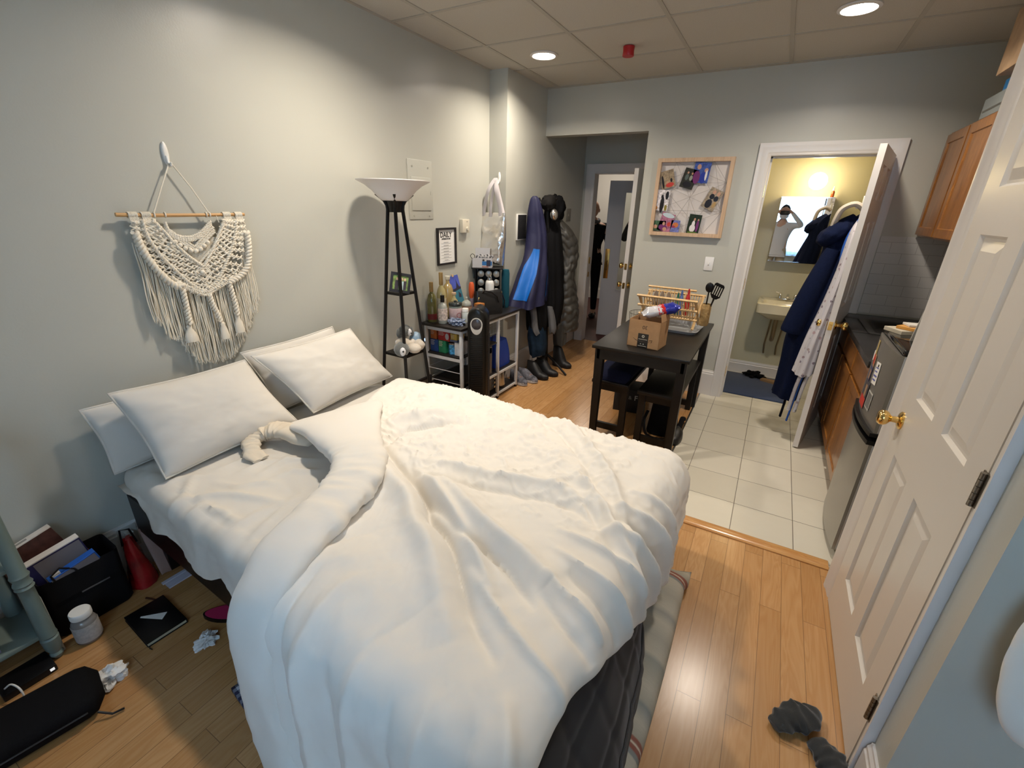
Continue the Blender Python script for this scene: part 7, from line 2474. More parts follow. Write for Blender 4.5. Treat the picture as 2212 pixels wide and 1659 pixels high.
# X-shaped ends
for x in (XL, XRr):
    rail((x, -0.15, 0.245), (x, 0.11, 0.025), 0.017, 'end_bar')
    rail((x, 0.15, 0.245), (x, -0.11, 0.025), 0.017, 'end_bar')
for (y, z) in ((-0.15, 0.245), (0.15, 0.245), (-0.105, 0.165), (0.105, 0.165), (-0.05, 0.085), (0.05, 0.085)):
    rail((XL - 0.015, y, z), (XRr + 0.015, y, z), 0.016, 'rail')
for s_ in (-1, 1):
    b = B()
    for k in range(20):
        x = XL + 0.02 + k * (XRr - XL - 0.04) / 19
        b.cyl(MDR @ Vector((x, s_ * 0.15, 0.245)), MDR @ Vector((x, s_ * 0.05, 0.085)), 0.0042, seg=6)
    b.build('dowel_row', M_BAMBOO, dr)
b = B()
for k in range(11):
    x = XL + 0.03 + k * 0.03
    b.cyl(MDR @ Vector((x, 0.05, 0.085)), MDR @ Vector((x, 0.10, 0.285)), 0.0038, seg=6)
b.build('dowel_row', M_BAMBOO, dr)
rail((XL - 0.005, 0.10, 0.285), (XRr - 0.05, 0.10, 0.285), 0.014)
# things in the rack
for k, (x, c, nm, hh2, lb) in enumerate(((0.055, (0.02, 0.13, 0.09), 'green_bottle', 0.17, 'green plastic bottle standing in the dish rack'), (0.078, (0.08, 0.14, 0.34), 'blue_bottle', 0.19, 'blue plastic bottle standing in the dish rack beside the green one'), (0.125, (0.45, 0.02, 0.02), 'red_bottle', 0.205, 'red plastic bottle standing in the dish rack'))):
    b = B(); b.lathe([(0, 0), (0.018, 0), (0.019, 0.01), (0.019, hh2 * 0.6), (0.012, hh2 * 0.75), (0.008, hh2 * 0.8), (0.010, hh2 * 0.85), (0.005, hh2), (0, hh2)], (0, 0, 0), 16, M=MDR @ Matrix.Translation((x, 0.01 * (k - 1), 0.105)))
    one('plastic_bottle', b, mat(nm, c, 0.35), lb, 'bottle', 'coloured bottles in the dish rack')
b = B(); b.lathe([(0.0, 0), (0.028, 0), (0.032, 0.10), (0.030, 0.10), (0.026, 0.004), (0.0, 0.004)], (0, 0, 0), 24, M=MDR @ Tz(0.178, 0.02, 0.135, 0, 0, 0.15))
one('glass_tumbler', b, M_GLASS, 'clear glass tumbler at the right end of the dish rack', 'glass')
for k in range(3):
    b = B(); b.lathe([(0, 0), (0.06, 0.0), (0.085, 0.010), (0.084, 0.013), (0.058, 0.004), (0, 0.004)], (0, 0, 0), 28, M=MDR @ Tz(-0.13 + 0.05 * k, 0.0, 0.185, 0, 0, PI / 2 - 0.08))
    one('plate', b, mat('amber_grey_plate', (0.30, 0.25, 0.22), 0.25), ['left', 'middle', 'right'][k] + ' plate of the three stacked upright in the dish rack', 'plate', 'plates in the dish rack')
# utensil holder
t = thing('utensil_holder', 'woven tan utensil holder hanging at the right end of the dish rack', 'holder', (1.90, 3.66, TZ + 0.06))
b = B(); b.lathe([(0, 0.0), (0.032, 0.0), (0.040, 0.02), (0.040, 0.15), (0.034, 0.165), (0.030, 0.165), (0.034, 0.15), (0.034, 0.02), (0, 0.01)], (0, 0, 0), 24, M=MDR @ Tz(0.275, -0.03, 0.055), sx=0.9, sy=1.1)
b.build('holder_body', mat('tan_wicker', (0.36, 0.235, 0.10), 0.8, noise=(50, 0.3), bump=(90, 1.0, 0.004)), t, angle=60)
t = thing('spatula', 'black slotted spatula sticking out of the tan utensil holder', 'spatula', (1.92, 3.66, TZ + 0.10))
MSP = MDR @ Tz(0.285, -0.03, 0.13, math.radians(-15), math.radians(4), math.radians(16))
b = B(); b.tube([MSP @ Vector((0, 0, 0)), MSP @ Vector((0, 0, 0.12)), MSP @ Vector((0, -0.005, 0.16))], [0.006, 0.006, 0.009], 8); b.build('handle', M_BLACK, t)
b = B()
for k in range(5):
    x = -0.034 + k * 0.017
    b.span((x - 0.0042, -0.008, 0.165), (x + 0.0042, -0.004, 0.245), MSP)
b.prism([(-0.018, 0.145), (0.018, 0.145), (0.0385, 0.168), (0.0385, 0.172), (-0.0385, 0.172), (-0.0385, 0.168)], 0.004, MSP @ Matrix(((1, 0, 0, 0), (0, 0, -1, -0.004), (0, 1, 0, 0), (0, 0, 0, 1))))
b.prism([(-0.0385, 0.240), (0.0385, 0.240), (0.0385, 0.250), (0.028, 0.262), (-0.028, 0.262), (-0.0385, 0.250)], 0.004, MSP @ Matrix(((1, 0, 0, 0), (0, 0, -1, -0.004), (0, 1, 0, 0), (0, 0, 0, 1))))
b.build('slotted_blade', M_BLACK, t)
t = thing('ladle', 'black ladle behind the slotted spatula in the utensil holder', 'ladle', (1.90, 3.68, TZ + 0.10))
MLd = MDR @ Tz(0.268, -0.02, 0.13, 0, math.radians(6), math.radians(2))
b = B(); b.tube([MLd @ Vector((0, 0, 0)), MLd @ Vector((0, 0, 0.12)), MLd @ Vector((0, 0, 0.19))], 0.005, 8); b.build('handle', M_BLACK, t)
b = B(); b.ball((0, 0, 0.215), (0.030, 0.012, 0.038), 16, MLd); b.build('bowl', M_BLACK, t)

# ------------------------------------------------------------ photo board on the back wall
pb = thing('photo_board', 'square birch-framed board with strings and clipped photographs on the back wall', 'photo board', (1.57, YB, 1.41))
PX0, PX1, PZ0, PZ1 = 1.270, 1.872, 1.412, 2.030
b = B()
w = 0.030
for a_, c_ in (((PX0, PZ0), (PX1, PZ0 + w)), ((PX0, PZ1 - w), (PX1, PZ1)), ((PX0, PZ0 + w), (PX0 + w, PZ1 - w)), ((PX1 - w, PZ0 + w), (PX1, PZ1 - w))):
    b.span((a_[0], YB - 0.045, a_[1]), (c_[0], YB - 0.0, c_[1]))
b.build('frame', M_BIRCH, pb, smooth=False)
b = B(); b.span((PX0 + 0.01, YB - 0.008, PZ0 + 0.01), (PX1 - 0.01, YB - 0.002, PZ1 - 0.01)); b.build('backing', mat('off_white_backing', (0.62, 0.58, 0.56), 0.7), pb, smooth=False)
yi = YB - 0.026
nails = [(PX0 + 0.03, 1.62), (PX0 + 0.03, 1.84), (PX1 - 0.03, 1.62), (PX1 - 0.03, 1.84), (1.42, PZ1 - 0.03), (1.57, PZ1 - 0.03), (1.72, PZ1 - 0.03), (1.42, PZ0 + 0.03), (1.57, PZ0 + 0.03), (1.72, PZ0 + 0.03)]
lines = [(0, 2), (1, 3), (0, 3), (1, 2), (4, 9), (5, 8), (6, 7), (4, 0), (6, 2), (4, 3), (1, 9), (0, 5), (5, 2), (8, 3), (8, 1), (6, 3), (7, 2), (6, 1), (7, 0), (9, 2)]
b = B()
for i, j in lines:
    b.cyl((nails[i][0], yi, nails[i][1]), (nails[j][0], yi, nails[j][1]), 0.0009, seg=4)
b.build('strings', mat('grey_string', (0.28, 0.26, 0.24), 0.8), pb)


def snap(label, cx_, cz, w, h, rot, bg, figs):
    """a printed photograph; figs: (x, z, sx, sz, colour) ellipses or 'r' rectangles on it"""
    t = thing('photograph', label, 'photograph', (cx_, yi - 0.002, cz - h / 2), 0, 'photographs clipped on the board')
    w *= 1.3; h *= 1.22
    M = Matrix.Translation((cx_, yi - 0.004, cz)) @ Matrix.Rotation(rot, 4, 'Y')
    b = B(); b.span((-w / 2, -0.0004, -h / 2), (w / 2, 0.0004, h / 2), M)
    pp = b.build('print', mat('print_%02d_%02d_%02d' % tuple(int(c * 99) for c in bg), bg, 0.3, noise=(60, 0.5)), t, smooth=False)
    for k, (x, z, sx, sz, col) in enumerate(figs):
        b = B(); b.ball((x * w, -0.0006 - 0.0002 * k, z * h), (sx * w, 0.0003, sz * h), 14, M)
        b.build('printed_figure', mat('print_%02d_%02d_%02d' % tuple(int(c * 99) for c in col), col, 0.3), pp)
    return t


SK, DK, WT, RD, BL, PU = (0.50, 0.28, 0.19), (0.012, 0.010, 0.014), (0.72, 0.70, 0.70), (0.50, 0.05, 0.04), (0.02, 0.04, 0.32), (0.16, 0.03, 0.14)
snap('photo of people by a red rug, upper left of the board', 1.368, 1.868, 0.085, 0.115, math.radians(-16), (0.30, 0.23, 0.15), [(-0.38, -0.1, 0.09, 0.38, DK), (-0.05, -0.22, 0.10, 0.12, SK), (0.25, -0.1, 0.08, 0.12, DK), (0.1, -0.34, 0.32, 0.13, RD)])
snap('dark photo of two women, upper middle of the board', 1.541, 1.872, 0.085, 0.125, math.radians(14), (0.03, 0.028, 0.02), [(-0.2, 0.28, 0.07, 0.06, SK), (0.12, 0.28, 0.07, 0.06, SK), (-0.2, 0.05, 0.13, 0.16, (0.10, 0.13, 0.12)), (0.12, 0.05, 0.12, 0.14, (0.28, 0.30, 0.24)), (0, -0.3, 0.35, 0.15, DK)])
snap('bright photo of a man in a blue scarf, upper right of the board', 1.632, 1.918, 0.098, 0.128, math.radians(5), (0.05, 0.09, 0.33), [(-0.2, 0.26, 0.13, 0.13, SK), (0.28, 0.12, 0.12, 0.11, SK), (-0.25, -0.25, 0.22, 0.32, PU), (0.15, -0.25, 0.20, 0.28, BL), (0.32, -0.12, 0.07, 0.26, WT)])
snap('photo of a dark figure in a white room, left edge of the board', 1.342, 1.700, 0.092, 0.138, math.radians(3), (0.64, 0.60, 0.62), [(0.0, 0.18, 0.09, 0.10, DK), (0.05, -0.2, 0.15, 0.40, DK), (0.32, 0.25, 0.12, 0.2, DK), (-0.35, -0.38, 0.14, 0.10, (0.5, 0.2, 0.03)), (0.35, -0.35, 0.1, 0.15, (0.25, 0.2, 0.04))])
snap('photo of two women in black dresses, right side of the board', 1.752, 1.715, 0.085, 0.135, math.radians(24), (0.30, 0.24, 0.17), [(-0.12, 0.32, 0.13, 0.10, SK), (0.22, 0.32, 0.12, 0.10, SK), (-0.12, 0.1, 0.18, 0.13, DK), (0.22, 0.08, 0.17, 0.13, DK), (-0.1, -0.25, 0.24, 0.22, DK), (0.3, -0.2, 0.12, 0.16, (0.42, 0.27, 0.10))])
snap('small landscape photo at the lower left of the board', 1.345, 1.492, 0.090, 0.068, math.radians(0), (0.05, 0.11, 0.06), [(-0.25, -0.1, 0.15, 0.2, SK), (0.1, -0.1, 0.14, 0.25, DK), (0.35, 0.2, 0.1, 0.2, SK)])
snap('photo of a crowd in pink under a pale sky, lower left of the board', 1.405, 1.520, 0.088, 0.128, math.radians(14), (0.36, 0.14, 0.22), [(0, 0.38, 0.48, 0.12, (0.50, 0.60, 0.66)), (0.25, -0.05, 0.15, 0.12, RD), (-0.1, -0.3, 0.35, 0.16, PU), (0.05, -0.35, 0.16, 0.10, SK)])
snap('tiny orange and blue photo at the bottom of the board', 1.486, 1.492, 0.058, 0.080, math.radians(2), (0.15, 0.17, 0.42), [(0, 0.1, 0.35, 0.22, (0.55, 0.17, 0.05)), (-0.2, -0.05, 0.2, 0.1, (0.3, 0.03, 0.08))])
snap('photo of a woman in a white gown, lower right of the board', 1.640, 1.515, 0.078, 0.128, math.radians(5), (0.012, 0.022, 0.008), [(-0.02, 0.24, 0.08, 0.08, SK), (0.28, 0.22, 0.07, 0.07, SK), (-0.06, 0.0, 0.13, 0.18, WT), (-0.08, -0.22, 0.24, 0.20, WT), (0.28, -0.08, 0.12, 0.30, PU), (0, -0.44, 0.45, 0.05, (0.09, 0.15, 0.02))])

t = thing('light_switch', 'white wall switch plate below the photo board', 'switch', (1.812, YB, 1.138))
b = B(); b.span((1.776, YB - 0.007, 1.138), (1.848, YB, 1.252), None, 0.003); b.build('switch_plate', mat('bright_white_plate', (0.80, 0.79, 0.78), 0.35), t)
b = B(); b.span((1.806, YB - 0.013, 1.185), (1.818, YB - 0.006, 1.207), None, 0.002); b.build('switch_lever', mat('bright_white_plate', (0.80, 0.79, 0.78), 0.35), t)

# ------------------------------------------------------------ kitchen base cabinets, worktop, sink
def cab_door(parent, name, y0, y1, z0, z1, x, knob=None, drawer=False):
    """framed oak front facing -x"""
    b = B()
    M = Matrix(((0, 0, -1, x), (1, 0, 0, y0), (0, 1, 0, z0), (0, 0, 0, 1)))
    w, h = y1 - y0, z1 - z0
    f = 0.05
    steps = [(0, 0.0), (0, 0.018), (f, 0.018), (f + 0.004, 0.011), (f + 0.012, 0.011)] if not drawer else [(0, 0), (0, 0.012), (0.012, 0.018)]
    b.loft([[M @ Vector(q) for q in ((i, i, d), (w - i, i, d), (w - i, h - i, d), (i, h - i, d))] for i, d in steps])
    return b.build(name, M_OAKCAB, parent, angle=15)


cab = thing('base_cabinet', 'honey oak base cabinet under the black worktop', 'cabinet', (3.16, 3.62, 0))
b = B(); b.span((2.885, 2.90, 0.10), (3.455, 4.335, 0.868)); b.span((2.94, 2.90, 0.0), (3.455, 4.335, 0.10)); b.build('carcass', M_OAKCAB, cab, smooth=False)
for y0, y1 in ((2.93, 3.38), (3.41, 3.86), (3.89, 4.31)):
    cab_door(cab, 'drawer', y0, y1, 0.70, 0.845, 2.885, drawer=True)
    cab_door(cab, 'door', y0, y1, 0.125, 0.68, 2.885)
b = B()
b.span((2.845, 2.885, 0.870), (3.455, 3.62, 0.908), None, 0.004); b.span((2.845, 4.10, 0.870), (3.455, 4.345, 0.908), None, 0.004)
b.span((2.845, 3.60, 0.870), (2.95, 4.12, 0.908), None, 0.004); b.span((3.38, 3.60, 0.870), (3.455, 4.12, 0.908), None, 0.004)
one('worktop', b, mat('black_stone_worktop', (0.022, 0.021, 0.021), 0.28, noise=(90, 0.4)), 'black stone kitchen worktop running to the back wall', 'worktop')
t = thing('kitchen_sink', 'small dark inset sink in the black worktop', 'sink', (3.16, 3.86, 0.74))
b = B()
b.loft([rr_ring(2.93, 3.40, 3.59, 4.13, 0.909, 0.03), rr_ring(2.93, 3.40, 3.59, 4.13, 0.914, 0.03), rr_ring(2.965, 3.365, 3.63, 4.09, 0.914, 0.04), rr_ring(2.985, 3.345, 3.65, 4.07, 0.90, 0.05), rr_ring(3.01, 3.32, 3.68, 4.04, 0.875, 0.06)], caps=False)
b.loft([rr_ring(3.01, 3.32, 3.68, 4.04, 0.875, 0.06), rr_ring(3.03, 3.30, 3.70, 4.02, 0.873, 0.05)])
b.build('basin', mat('dark_steel_sink', (0.05, 0.05, 0.048), 0.35, 0.6), t, angle=40)
b = B(); b.tube([(3.41, 3.86, 0.908), (3.41, 3.86, 1.10), (3.37, 3.86, 1.16), (3.29, 3.86, 1.15), (3.27, 3.86, 1.10)], 0.011, 10); b.build('tap', M_CHROME, t)

# upper cabinet
t = thing('wall_cabinet', 'honey oak wall cabinet with two framed doors above the worktop', 'cabinet', (3.30, 3.8, 1.49))
b = B(); b.span((3.15, 3.30, 1.492), (3.46, 4.345, 2.140)); b.build('carcass', M_OAKCAB, t, smooth=False)
cab_door(t, 'door', 3.90, 4.325, 1.505, 2.125, 3.15); cab_door(t, 'door', 3.45, 3.875, 1.505, 2.125, 3.15)
boxed('grey flat appliance box with a dark edge on top of the wall cabinet', 'storage_box', Tz(3.26, 3.60, 2.141), (0.22, 0.50, 0.10), mat('grey_box', (0.19, 0.21, 0.21), 0.5), stripe=[((-0.112, -0.26, 0.0), (-0.108, -0.235, 0.10), M_BLACK, 'dark_edge'), ((-0.112, -0.22, 0.03), (-0.108, 0.22, 0.04), M_STEEL, 'pale_line')])
boxed('bright blue box lying on the grey box above the wall cabinet', 'storage_box', Tz(3.27, 3.56, 2.242), (0.18, 0.36, 0.07), mat('azure_card', (0.01, 0.16, 0.42), 0.5))
boxed('pale wood-coloured carton stacked highest above the wall cabinet', 'carton', Tz(3.22, 3.46, 2.313), (0.22, 0.36, 0.28), mat('pale_wood_card', (0.44, 0.29, 0.17), 0.6, noise=(10, 0.2)))

# ------------------------------------------------------------ fridge
fr = thing('fridge', 'compact two-door steel and black fridge beside the closet wall', 'fridge', (3.1, 2.63, 0))
FY0, FY1, FXF, FH = 2.395, 2.865, 2.90, 1.075
b = B(); b.span((FXF, FY0, 0.02), (3.40, FY1, FH), None, 0.006)
b.build('fridge_body', M_BLACK, fr)
b = B(); b.span((2.855, FY0 - 0.005, FH - 0.002), (3.40, FY1 + 0.005, FH + 0.022), None, 0.012, 3); b.build('top_cover', mat('black_gloss', (0.010, 0.010, 0.011), 0.08), fr)
M_FRS = mat('brushed_fridge_steel', (0.40, 0.385, 0.36), 0.33, 0.85)
def bowed(z0, z1, name):
    b = B()
    ys = np.linspace(FY0, FY1, 19)
    ring = lambda z: [Vector((2.852 - 0.018 * (1 - ((y - (FY0 + FY1) / 2) / 0.235) ** 2), y, z)) for y in ys] + [Vector((2.893, FY1, z)), Vector((2.893, FY0, z))]
    b.loft([ring(z0), ring(z1)])
    return b.build(name, M_FRS, fr, angle=35)
bowed(0.04, 0.645, 'fridge_door'); top_d = bowed(0.70, FH - 0.004, 'freezer_door')
b = B()
for z0, z1 in ((0.643, 0.662), (0.684, 0.702)):
    ys = np.linspace(FY0 - 0.004, FY1 + 0.004, 19)
    ring = lambda z: [Vector((2.840 - 0.022 * (1 - ((y - (FY0 + FY1) / 2) / 0.24) ** 2), y, z)) for y in ys] + [Vector((2.895, FY1 + 0.004, z)), Vector((2.895, FY0 - 0.004, z))]
    b.loft([ring(z0), ring(z1)])
b.build('handle_trim', M_BLACK, fr, angle=40)
b = B(); b.span((2.866, FY0 - 0.003, 0.05), (2.890, FY0 + 0.002, 0.64), None, 0.001); b.span((2.866, FY0 - 0.003, 0.705), (2.890, FY0 + 0.002, 1.068), None, 0.001); b.build('door_edge_highlight', mat('edge_highlight_grey', (0.45, 0.47, 0.50), 0.35, 0.4), fr)  # pale blue-grey strips: painted highlight along the near edge of both doors


def magnet(label, y, z, w, h, rot, m, name='magnet', cat='magnet', parts=()):
    k = (y - (FY0 + FY1) / 2) / 0.235
    x = 2.852 - 0.018 * (1 - k * k) - 0.0015
    slope = 2 * 0.018 * k / 0.235
    M = Matrix.Translation((x, y, z)) @ Matrix.Rotation(-math.atan(slope), 4, 'Z') @ Matrix(((0, 0, -1, 0), (-1, 0, 0, 0), (0, 1, 0, 0), (0, 0, 0, 1))) @ Matrix.Rotation(rot, 4, 'Z')
    t = thing(name, label, cat, (x, y, z - h / 2), 0, 'papers and magnets on the freezer door')
    b = B(); b.span((-w / 2, -h / 2, 0), (w / 2, h / 2, 0.0012), M); pp = b.build('sheet', m, t, smooth=False)
    for i, (x0, y0, x1, y1, mm) in enumerate(parts):
        b = B(); b.span((x0 * w, y0 * h, 0.0011), (x1 * w, y1 * h, 0.0016 + 0.0002 * i), M); b.build('printed_area', mm, pp, smooth=False)
MPB, MRD, MSK, MGN = mat('blue_handwriting', (0.12, 0.14, 0.40), 0.6), mat('poster_red', (0.55, 0.03, 0.015), 0.45), mat('poster_tan', (0.36, 0.22, 0.12), 0.5), mat('poster_dark', (0.05, 0.045, 0.06), 0.5)
magnet('white card with blue handwriting on the freezer door', 2.60, 0.925, 0.075, 0.105, 0.12, M_PAPER, 'note', 'note', [(-0.35, 0.22, 0.3, 0.28, MPB), (-0.38, 0.05, 0.2, 0.11, MPB), (-0.4, -0.16, 0.35, -0.08, MPB), (-0.38, -0.34, 0.25, -0.27, MPB), (0.0, 0.30, 0.2, 0.42, MI)])
magnet('dark and red picture at the bottom of the freezer door', 2.70, 0.79, 0.13, 0.13, 0.05, MGN, 'postcard', 'postcard', [(-0.5, -0.5, 0.5, -0.12, MRD), (-0.1, -0.1, 0.25, 0.35, MSK)])
magnet('grey square note with a light border on the freezer door', 2.575, 0.795, 0.08, 0.085, 0.0, mat('pale_border', (0.50, 0.50, 0.47), 0.5), 'postcard', 'postcard', [(-0.42, -0.42, 0.42, 0.42, mat('note_grey', (0.17, 0.17, 0.17), 0.5))])
magnet('navy and tan picture above the red one on the freezer door', 2.735, 0.89, 0.075, 0.075, -0.1, mat('poster_navy', (0.04, 0.045, 0.13), 0.5), 'postcard', 'postcard', [(-0.2, -0.4, 0.3, 0.2, MSK)])
magnet('narrow yellow and red strip near the top of the freezer door', 2.76, 1.0, 0.04, 0.10, 0.08, mat('poster_yellow', (0.48, 0.36, 0.13), 0.5), 'postcard', 'postcard', [(-0.5, -0.5, 0.4, -0.2, MRD)])
magnet('small white slip curling off the freezer door', 2.80, 0.965, 0.045, 0.05, 0.3, M_PAPER, 'note', 'note')
magnet('tan and red photo between the strip and the handwritten card', 2.725, 0.955, 0.05, 0.06, 0.0, MSK, 'postcard', 'postcard', [(-0.4, -0.3, 0.2, 0.3, MRD)])
# on the fridge
ZF = FH + 0.022
for k, (x, y, w, d, h, rz, c, lb) in enumerate(((2.945, 2.805, 0.17, 0.11, 0.018, 0.5, (0.52, 0.47, 0.37), 'stack of cream envelopes, lowest on top of the fridge'), (2.955, 2.81, 0.13, 0.08, 0.014, 0.9, (0.62, 0.30, 0.06), 'orange booklet lying on the cream envelopes on the fridge'), (2.97, 2.81, 0.10, 0.07, 0.010, 0.2, (0.68, 0.65, 0.60), 'small white card on the orange booklet on the fridge'))):
    b = B(); b.box((0, 0, h / 2), (w, d, h), Tz(x, y, ZF + (0, 0.0185, 0.033)[k], rz), 0.001, 1)
    one('paper_pile', b, mat('pile_%d' % k, c, 0.6), lb, 'paper', smooth=False)
t = thing('white_cup', 'white square box with a dark lid and green straw on the fridge', 'box', (3.03, 2.80, ZF))
b = B(); b.box((0, 0, 0.05), (0.075, 0.07, 0.10), Tz(3.055, 2.80, ZF, 0.4), 0.004); b.build('box_body', M_PAPER, t)
b = B(); b.box((0, 0, 0.1125), (0.060, 0.06, 0.022), Tz(3.06, 2.81, ZF, 0.4), 0.004); b.cyl((3.06, 2.81, ZF + 0.12), (3.062, 2.81, ZF + 0.14), 0.012, seg=10); b.build('dark_lid', M_BLACK, t)
b = B(); b.span((-0.125, -0.002, 0), (0.125, 0.002, 0.27), Tz(3.03, 2.65, ZF, math.radians(18), math.radians(10)), 0.001, 1)
one('white_board', b, mat('white_panel', (0.62, 0.60, 0.56), 0.6), 'white sheet of card leaning on top of the fridge', 'board', smooth=False)
b = B(); b.loft([rr_ring(2.98, 3.16, 2.44, 2.56, ZF, 0.02), rr_ring(3.0, 3.14, 2.46, 2.54, ZF + 0.10, 0.02), rr_ring(3.03, 3.11, 2.48, 2.52, ZF + 0.15, 0.01)])
one('snack_packet', b, mat('brown_clear_packet', (0.16, 0.12, 0.10), 0.2, noise=(30, 0.5)), 'brown packet slumped on the fridge in front of the white card', 'packet', angle=50)

# ------------------------------------------------------------ robes on the bathroom door
def robe(name, label, part, keys, m, cat, seed, extra=None, folds=7, amp=0.08):
    t = thing(name, label, cat, tuple(keys[len(keys) // 2][:2]) + (keys[-1][2],))
    A = resample(keys, 80)
    b = B(); rings = []
    for i in range(80):
        x, y, z, rx, ry = A[i]
        rings.append([Vector((x + rx * (1 + amp * math.sin(folds * a + seed + math.sin(z * 3))) * math.cos(a), y + ry * (1 + amp * math.sin(folds * a + seed + 2)) * math.sin(a), z + 0.010 * math.sin(2 * a + seed))) for a in np.linspace(0, 2 * PI, 60, endpoint=False)])
    b.loft(rings)
    return t, b.build(part, m, t, angle=70)
M_ROBE = mat('navy_towelling', (0.004, 0.008, 0.030), 0.95, bump=(260, 1.0, 0.003))
t, o = robe('bathrobe', 'long navy towelling bathrobe hanging on the inner face of the bathroom door', 'robe_body', [
    (2.72, 3.93, 1.62, 0.025, 0.03), (2.685, 3.93, 1.58, 0.055, 0.06), (2.655, 3.93, 1.50, 0.080, 0.09), (2.660, 3.92, 1.38, 0.075, 0.10), (2.645, 3.91, 1.22, 0.085, 0.115),
    (2.62, 3.90, 1.00, 0.10, 0.13), (2.60, 3.90, 0.75, 0.105, 0.135), (2.60, 3.90, 0.55, 0.10, 0.13), (2.595, 3.90, 0.37, 0.095, 0.135), (2.59, 3.90, 0.30, 0.095, 0.13)], M_ROBE, 'bathrobe', 0.6)
b = B()
A = resample([(2.635, 3.84, 1.40, 0.05), (2.59, 3.82, 1.2, 0.068), (2.545, 3.80, 1.0, 0.075), (2.515, 3.79, 0.84, 0.078), (2.512, 3.79, 0.82, 0.074)], 40)
b.tube([tuple(map(float, q[:3])) for q in A], [float(q[3]) for q in A], 28, flat=0.9)
b.build('sleeve', M_ROBE, t, angle=70)
b = B(); r = bmesh.ops.create_icosphere(b.bm, subdivisions=4, radius=1.0)
for v in r['verts']:
    d = v.co.normalized(); k = 1 + 0.12 * mnoise.noise(d * 2.2)
    v.co = Vector((2.625 + 0.095 * d.x * k, 3.90 + 0.11 * d.y * k, 1.50 + 0.075 * d.z * k + 0.04 * d.x))
b.build('hood', M_ROBE, t, angle=70)
b = B(); b.tube([(2.60, 3.83, 0.36), (2.595, 3.82, 0.24), (2.59, 3.82, 0.14)], 0.022, 8, flat=0.4); b.build('belt', mat('black_navy_belt', (0.005, 0.006, 0.012), 0.9), t)
def floral():
    m, nt, p = _new('floral_cotton')
    v = nt.nodes.new('ShaderNodeTexVoronoi'); v.inputs['Scale'].default_value = 24
    tc = nt.nodes.new('ShaderNodeTexCoord'); nt.links.new(tc.outputs['Object'], v.inputs['Vector'])
    n = tex_noise(nt, tc.outputs['Object'], 9, 2)
    spot = node_math(nt, 'LESS_THAN', node_math(nt, 'ADD', v.outputs['Distance'], node_math(nt, 'MULTIPLY', n, 0.25)), 0.36)
    sp2 = nt.nodes.new('ShaderNodeSeparateColor'); nt.links.new(v.outputs['Color'], sp2.inputs[0])
    c = ramp(nt, sp2.outputs[0], [(0.0, (0.14, 0.12, 0.16)), (0.4, (0.30, 0.22, 0.25)), (0.7, (0.20, 0.24, 0.20)), (1.0, (0.42, 0.30, 0.32))])
    nt.links.new(mix_col(nt, spot, (0.52, 0.50, 0.53), c), p.inputs['Base Color']); p.inputs['Roughness'].default_value = 0.85
    return m
t, o = robe('floral_robe', 'pale floral cotton robe hanging between the navy bathrobe and the door', 'robe_body', [
    (2.725, 3.75, 1.58, 0.012, 0.03), (2.715, 3.75, 1.50, 0.022, 0.07), (2.705, 3.74, 1.25, 0.028, 0.09), (2.685, 3.74, 1.0, 0.040, 0.095), (2.665, 3.74, 0.80, 0.055, 0.10), (2.655, 3.74, 0.62, 0.065, 0.10), (2.65, 3.74, 0.545, 0.068, 0.10)], floral(), 'robe', 2.0, folds=9)
for x, y in ((2.632, 3.715), (2.672, 3.70)):
    b = B(); b.tube(resample([(x + 0.02, y, 0.60), (x, y, 0.45), (x - 0.008, y, 0.30), (x - 0.010, y, 0.245)], 14), 0.020, 10, flat=0.6); b.build('tie', o.data.materials[0], t, angle=70)
b = B(); b.tube(resample([(2.735, 3.80, 1.60), (2.70, 3.79, 1.50), (2.69, 3.79, 1.40), (2.70, 3.79, 1.30)], 14), 0.030, 10, flat=0.45)
b.tube(resample([(2.67, 3.80, 0.62), (2.655, 3.79, 0.40), (2.642, 3.785, 0.22), (2.635, 3.78, 0.13)], 14), 0.017, 8, flat=0.4)
b.span((2.60, 3.80, 0.50), (2.66, 3.84, 0.60))
one('blue_sash', b, mat('royal_blue_cloth', (0.012, 0.09, 0.42), 0.7), 'bright blue cloth sash hanging with the robes, trailing below them', 'sash', angle=60)
b = B(); b.tube(resample([(2.74, 3.86, 1.66), (2.69, 3.86, 1.69), (2.63, 3.87, 1.66), (2.61, 3.88, 1.60), (2.605, 3.90, 1.54)], 20), 0.036, 10, flat=0.5)
one('beige_towel', b, mat('beige_towel_cloth', (0.50, 0.44, 0.36), 0.95), 'beige towel draped over the top of the robes on the door', 'towel', angle=60)
t = thing('door_hook', 'white hook on the inner face of the bathroom door above the robes', 'hook', (2.74, 3.86, 1.70))
b = B(); b.span((2.725, 3.84, 1.66), (2.745, 3.88, 1.74), None, 0.004); b.build('hook_plate', M_WHITE, t)
b = B(); b.tube([(2.73, 3.86, 1.68), (2.70, 3.86, 1.665), (2.69, 3.86, 1.69)], 0.006, 8); b.build('hook_arm', M_WHITE, t)

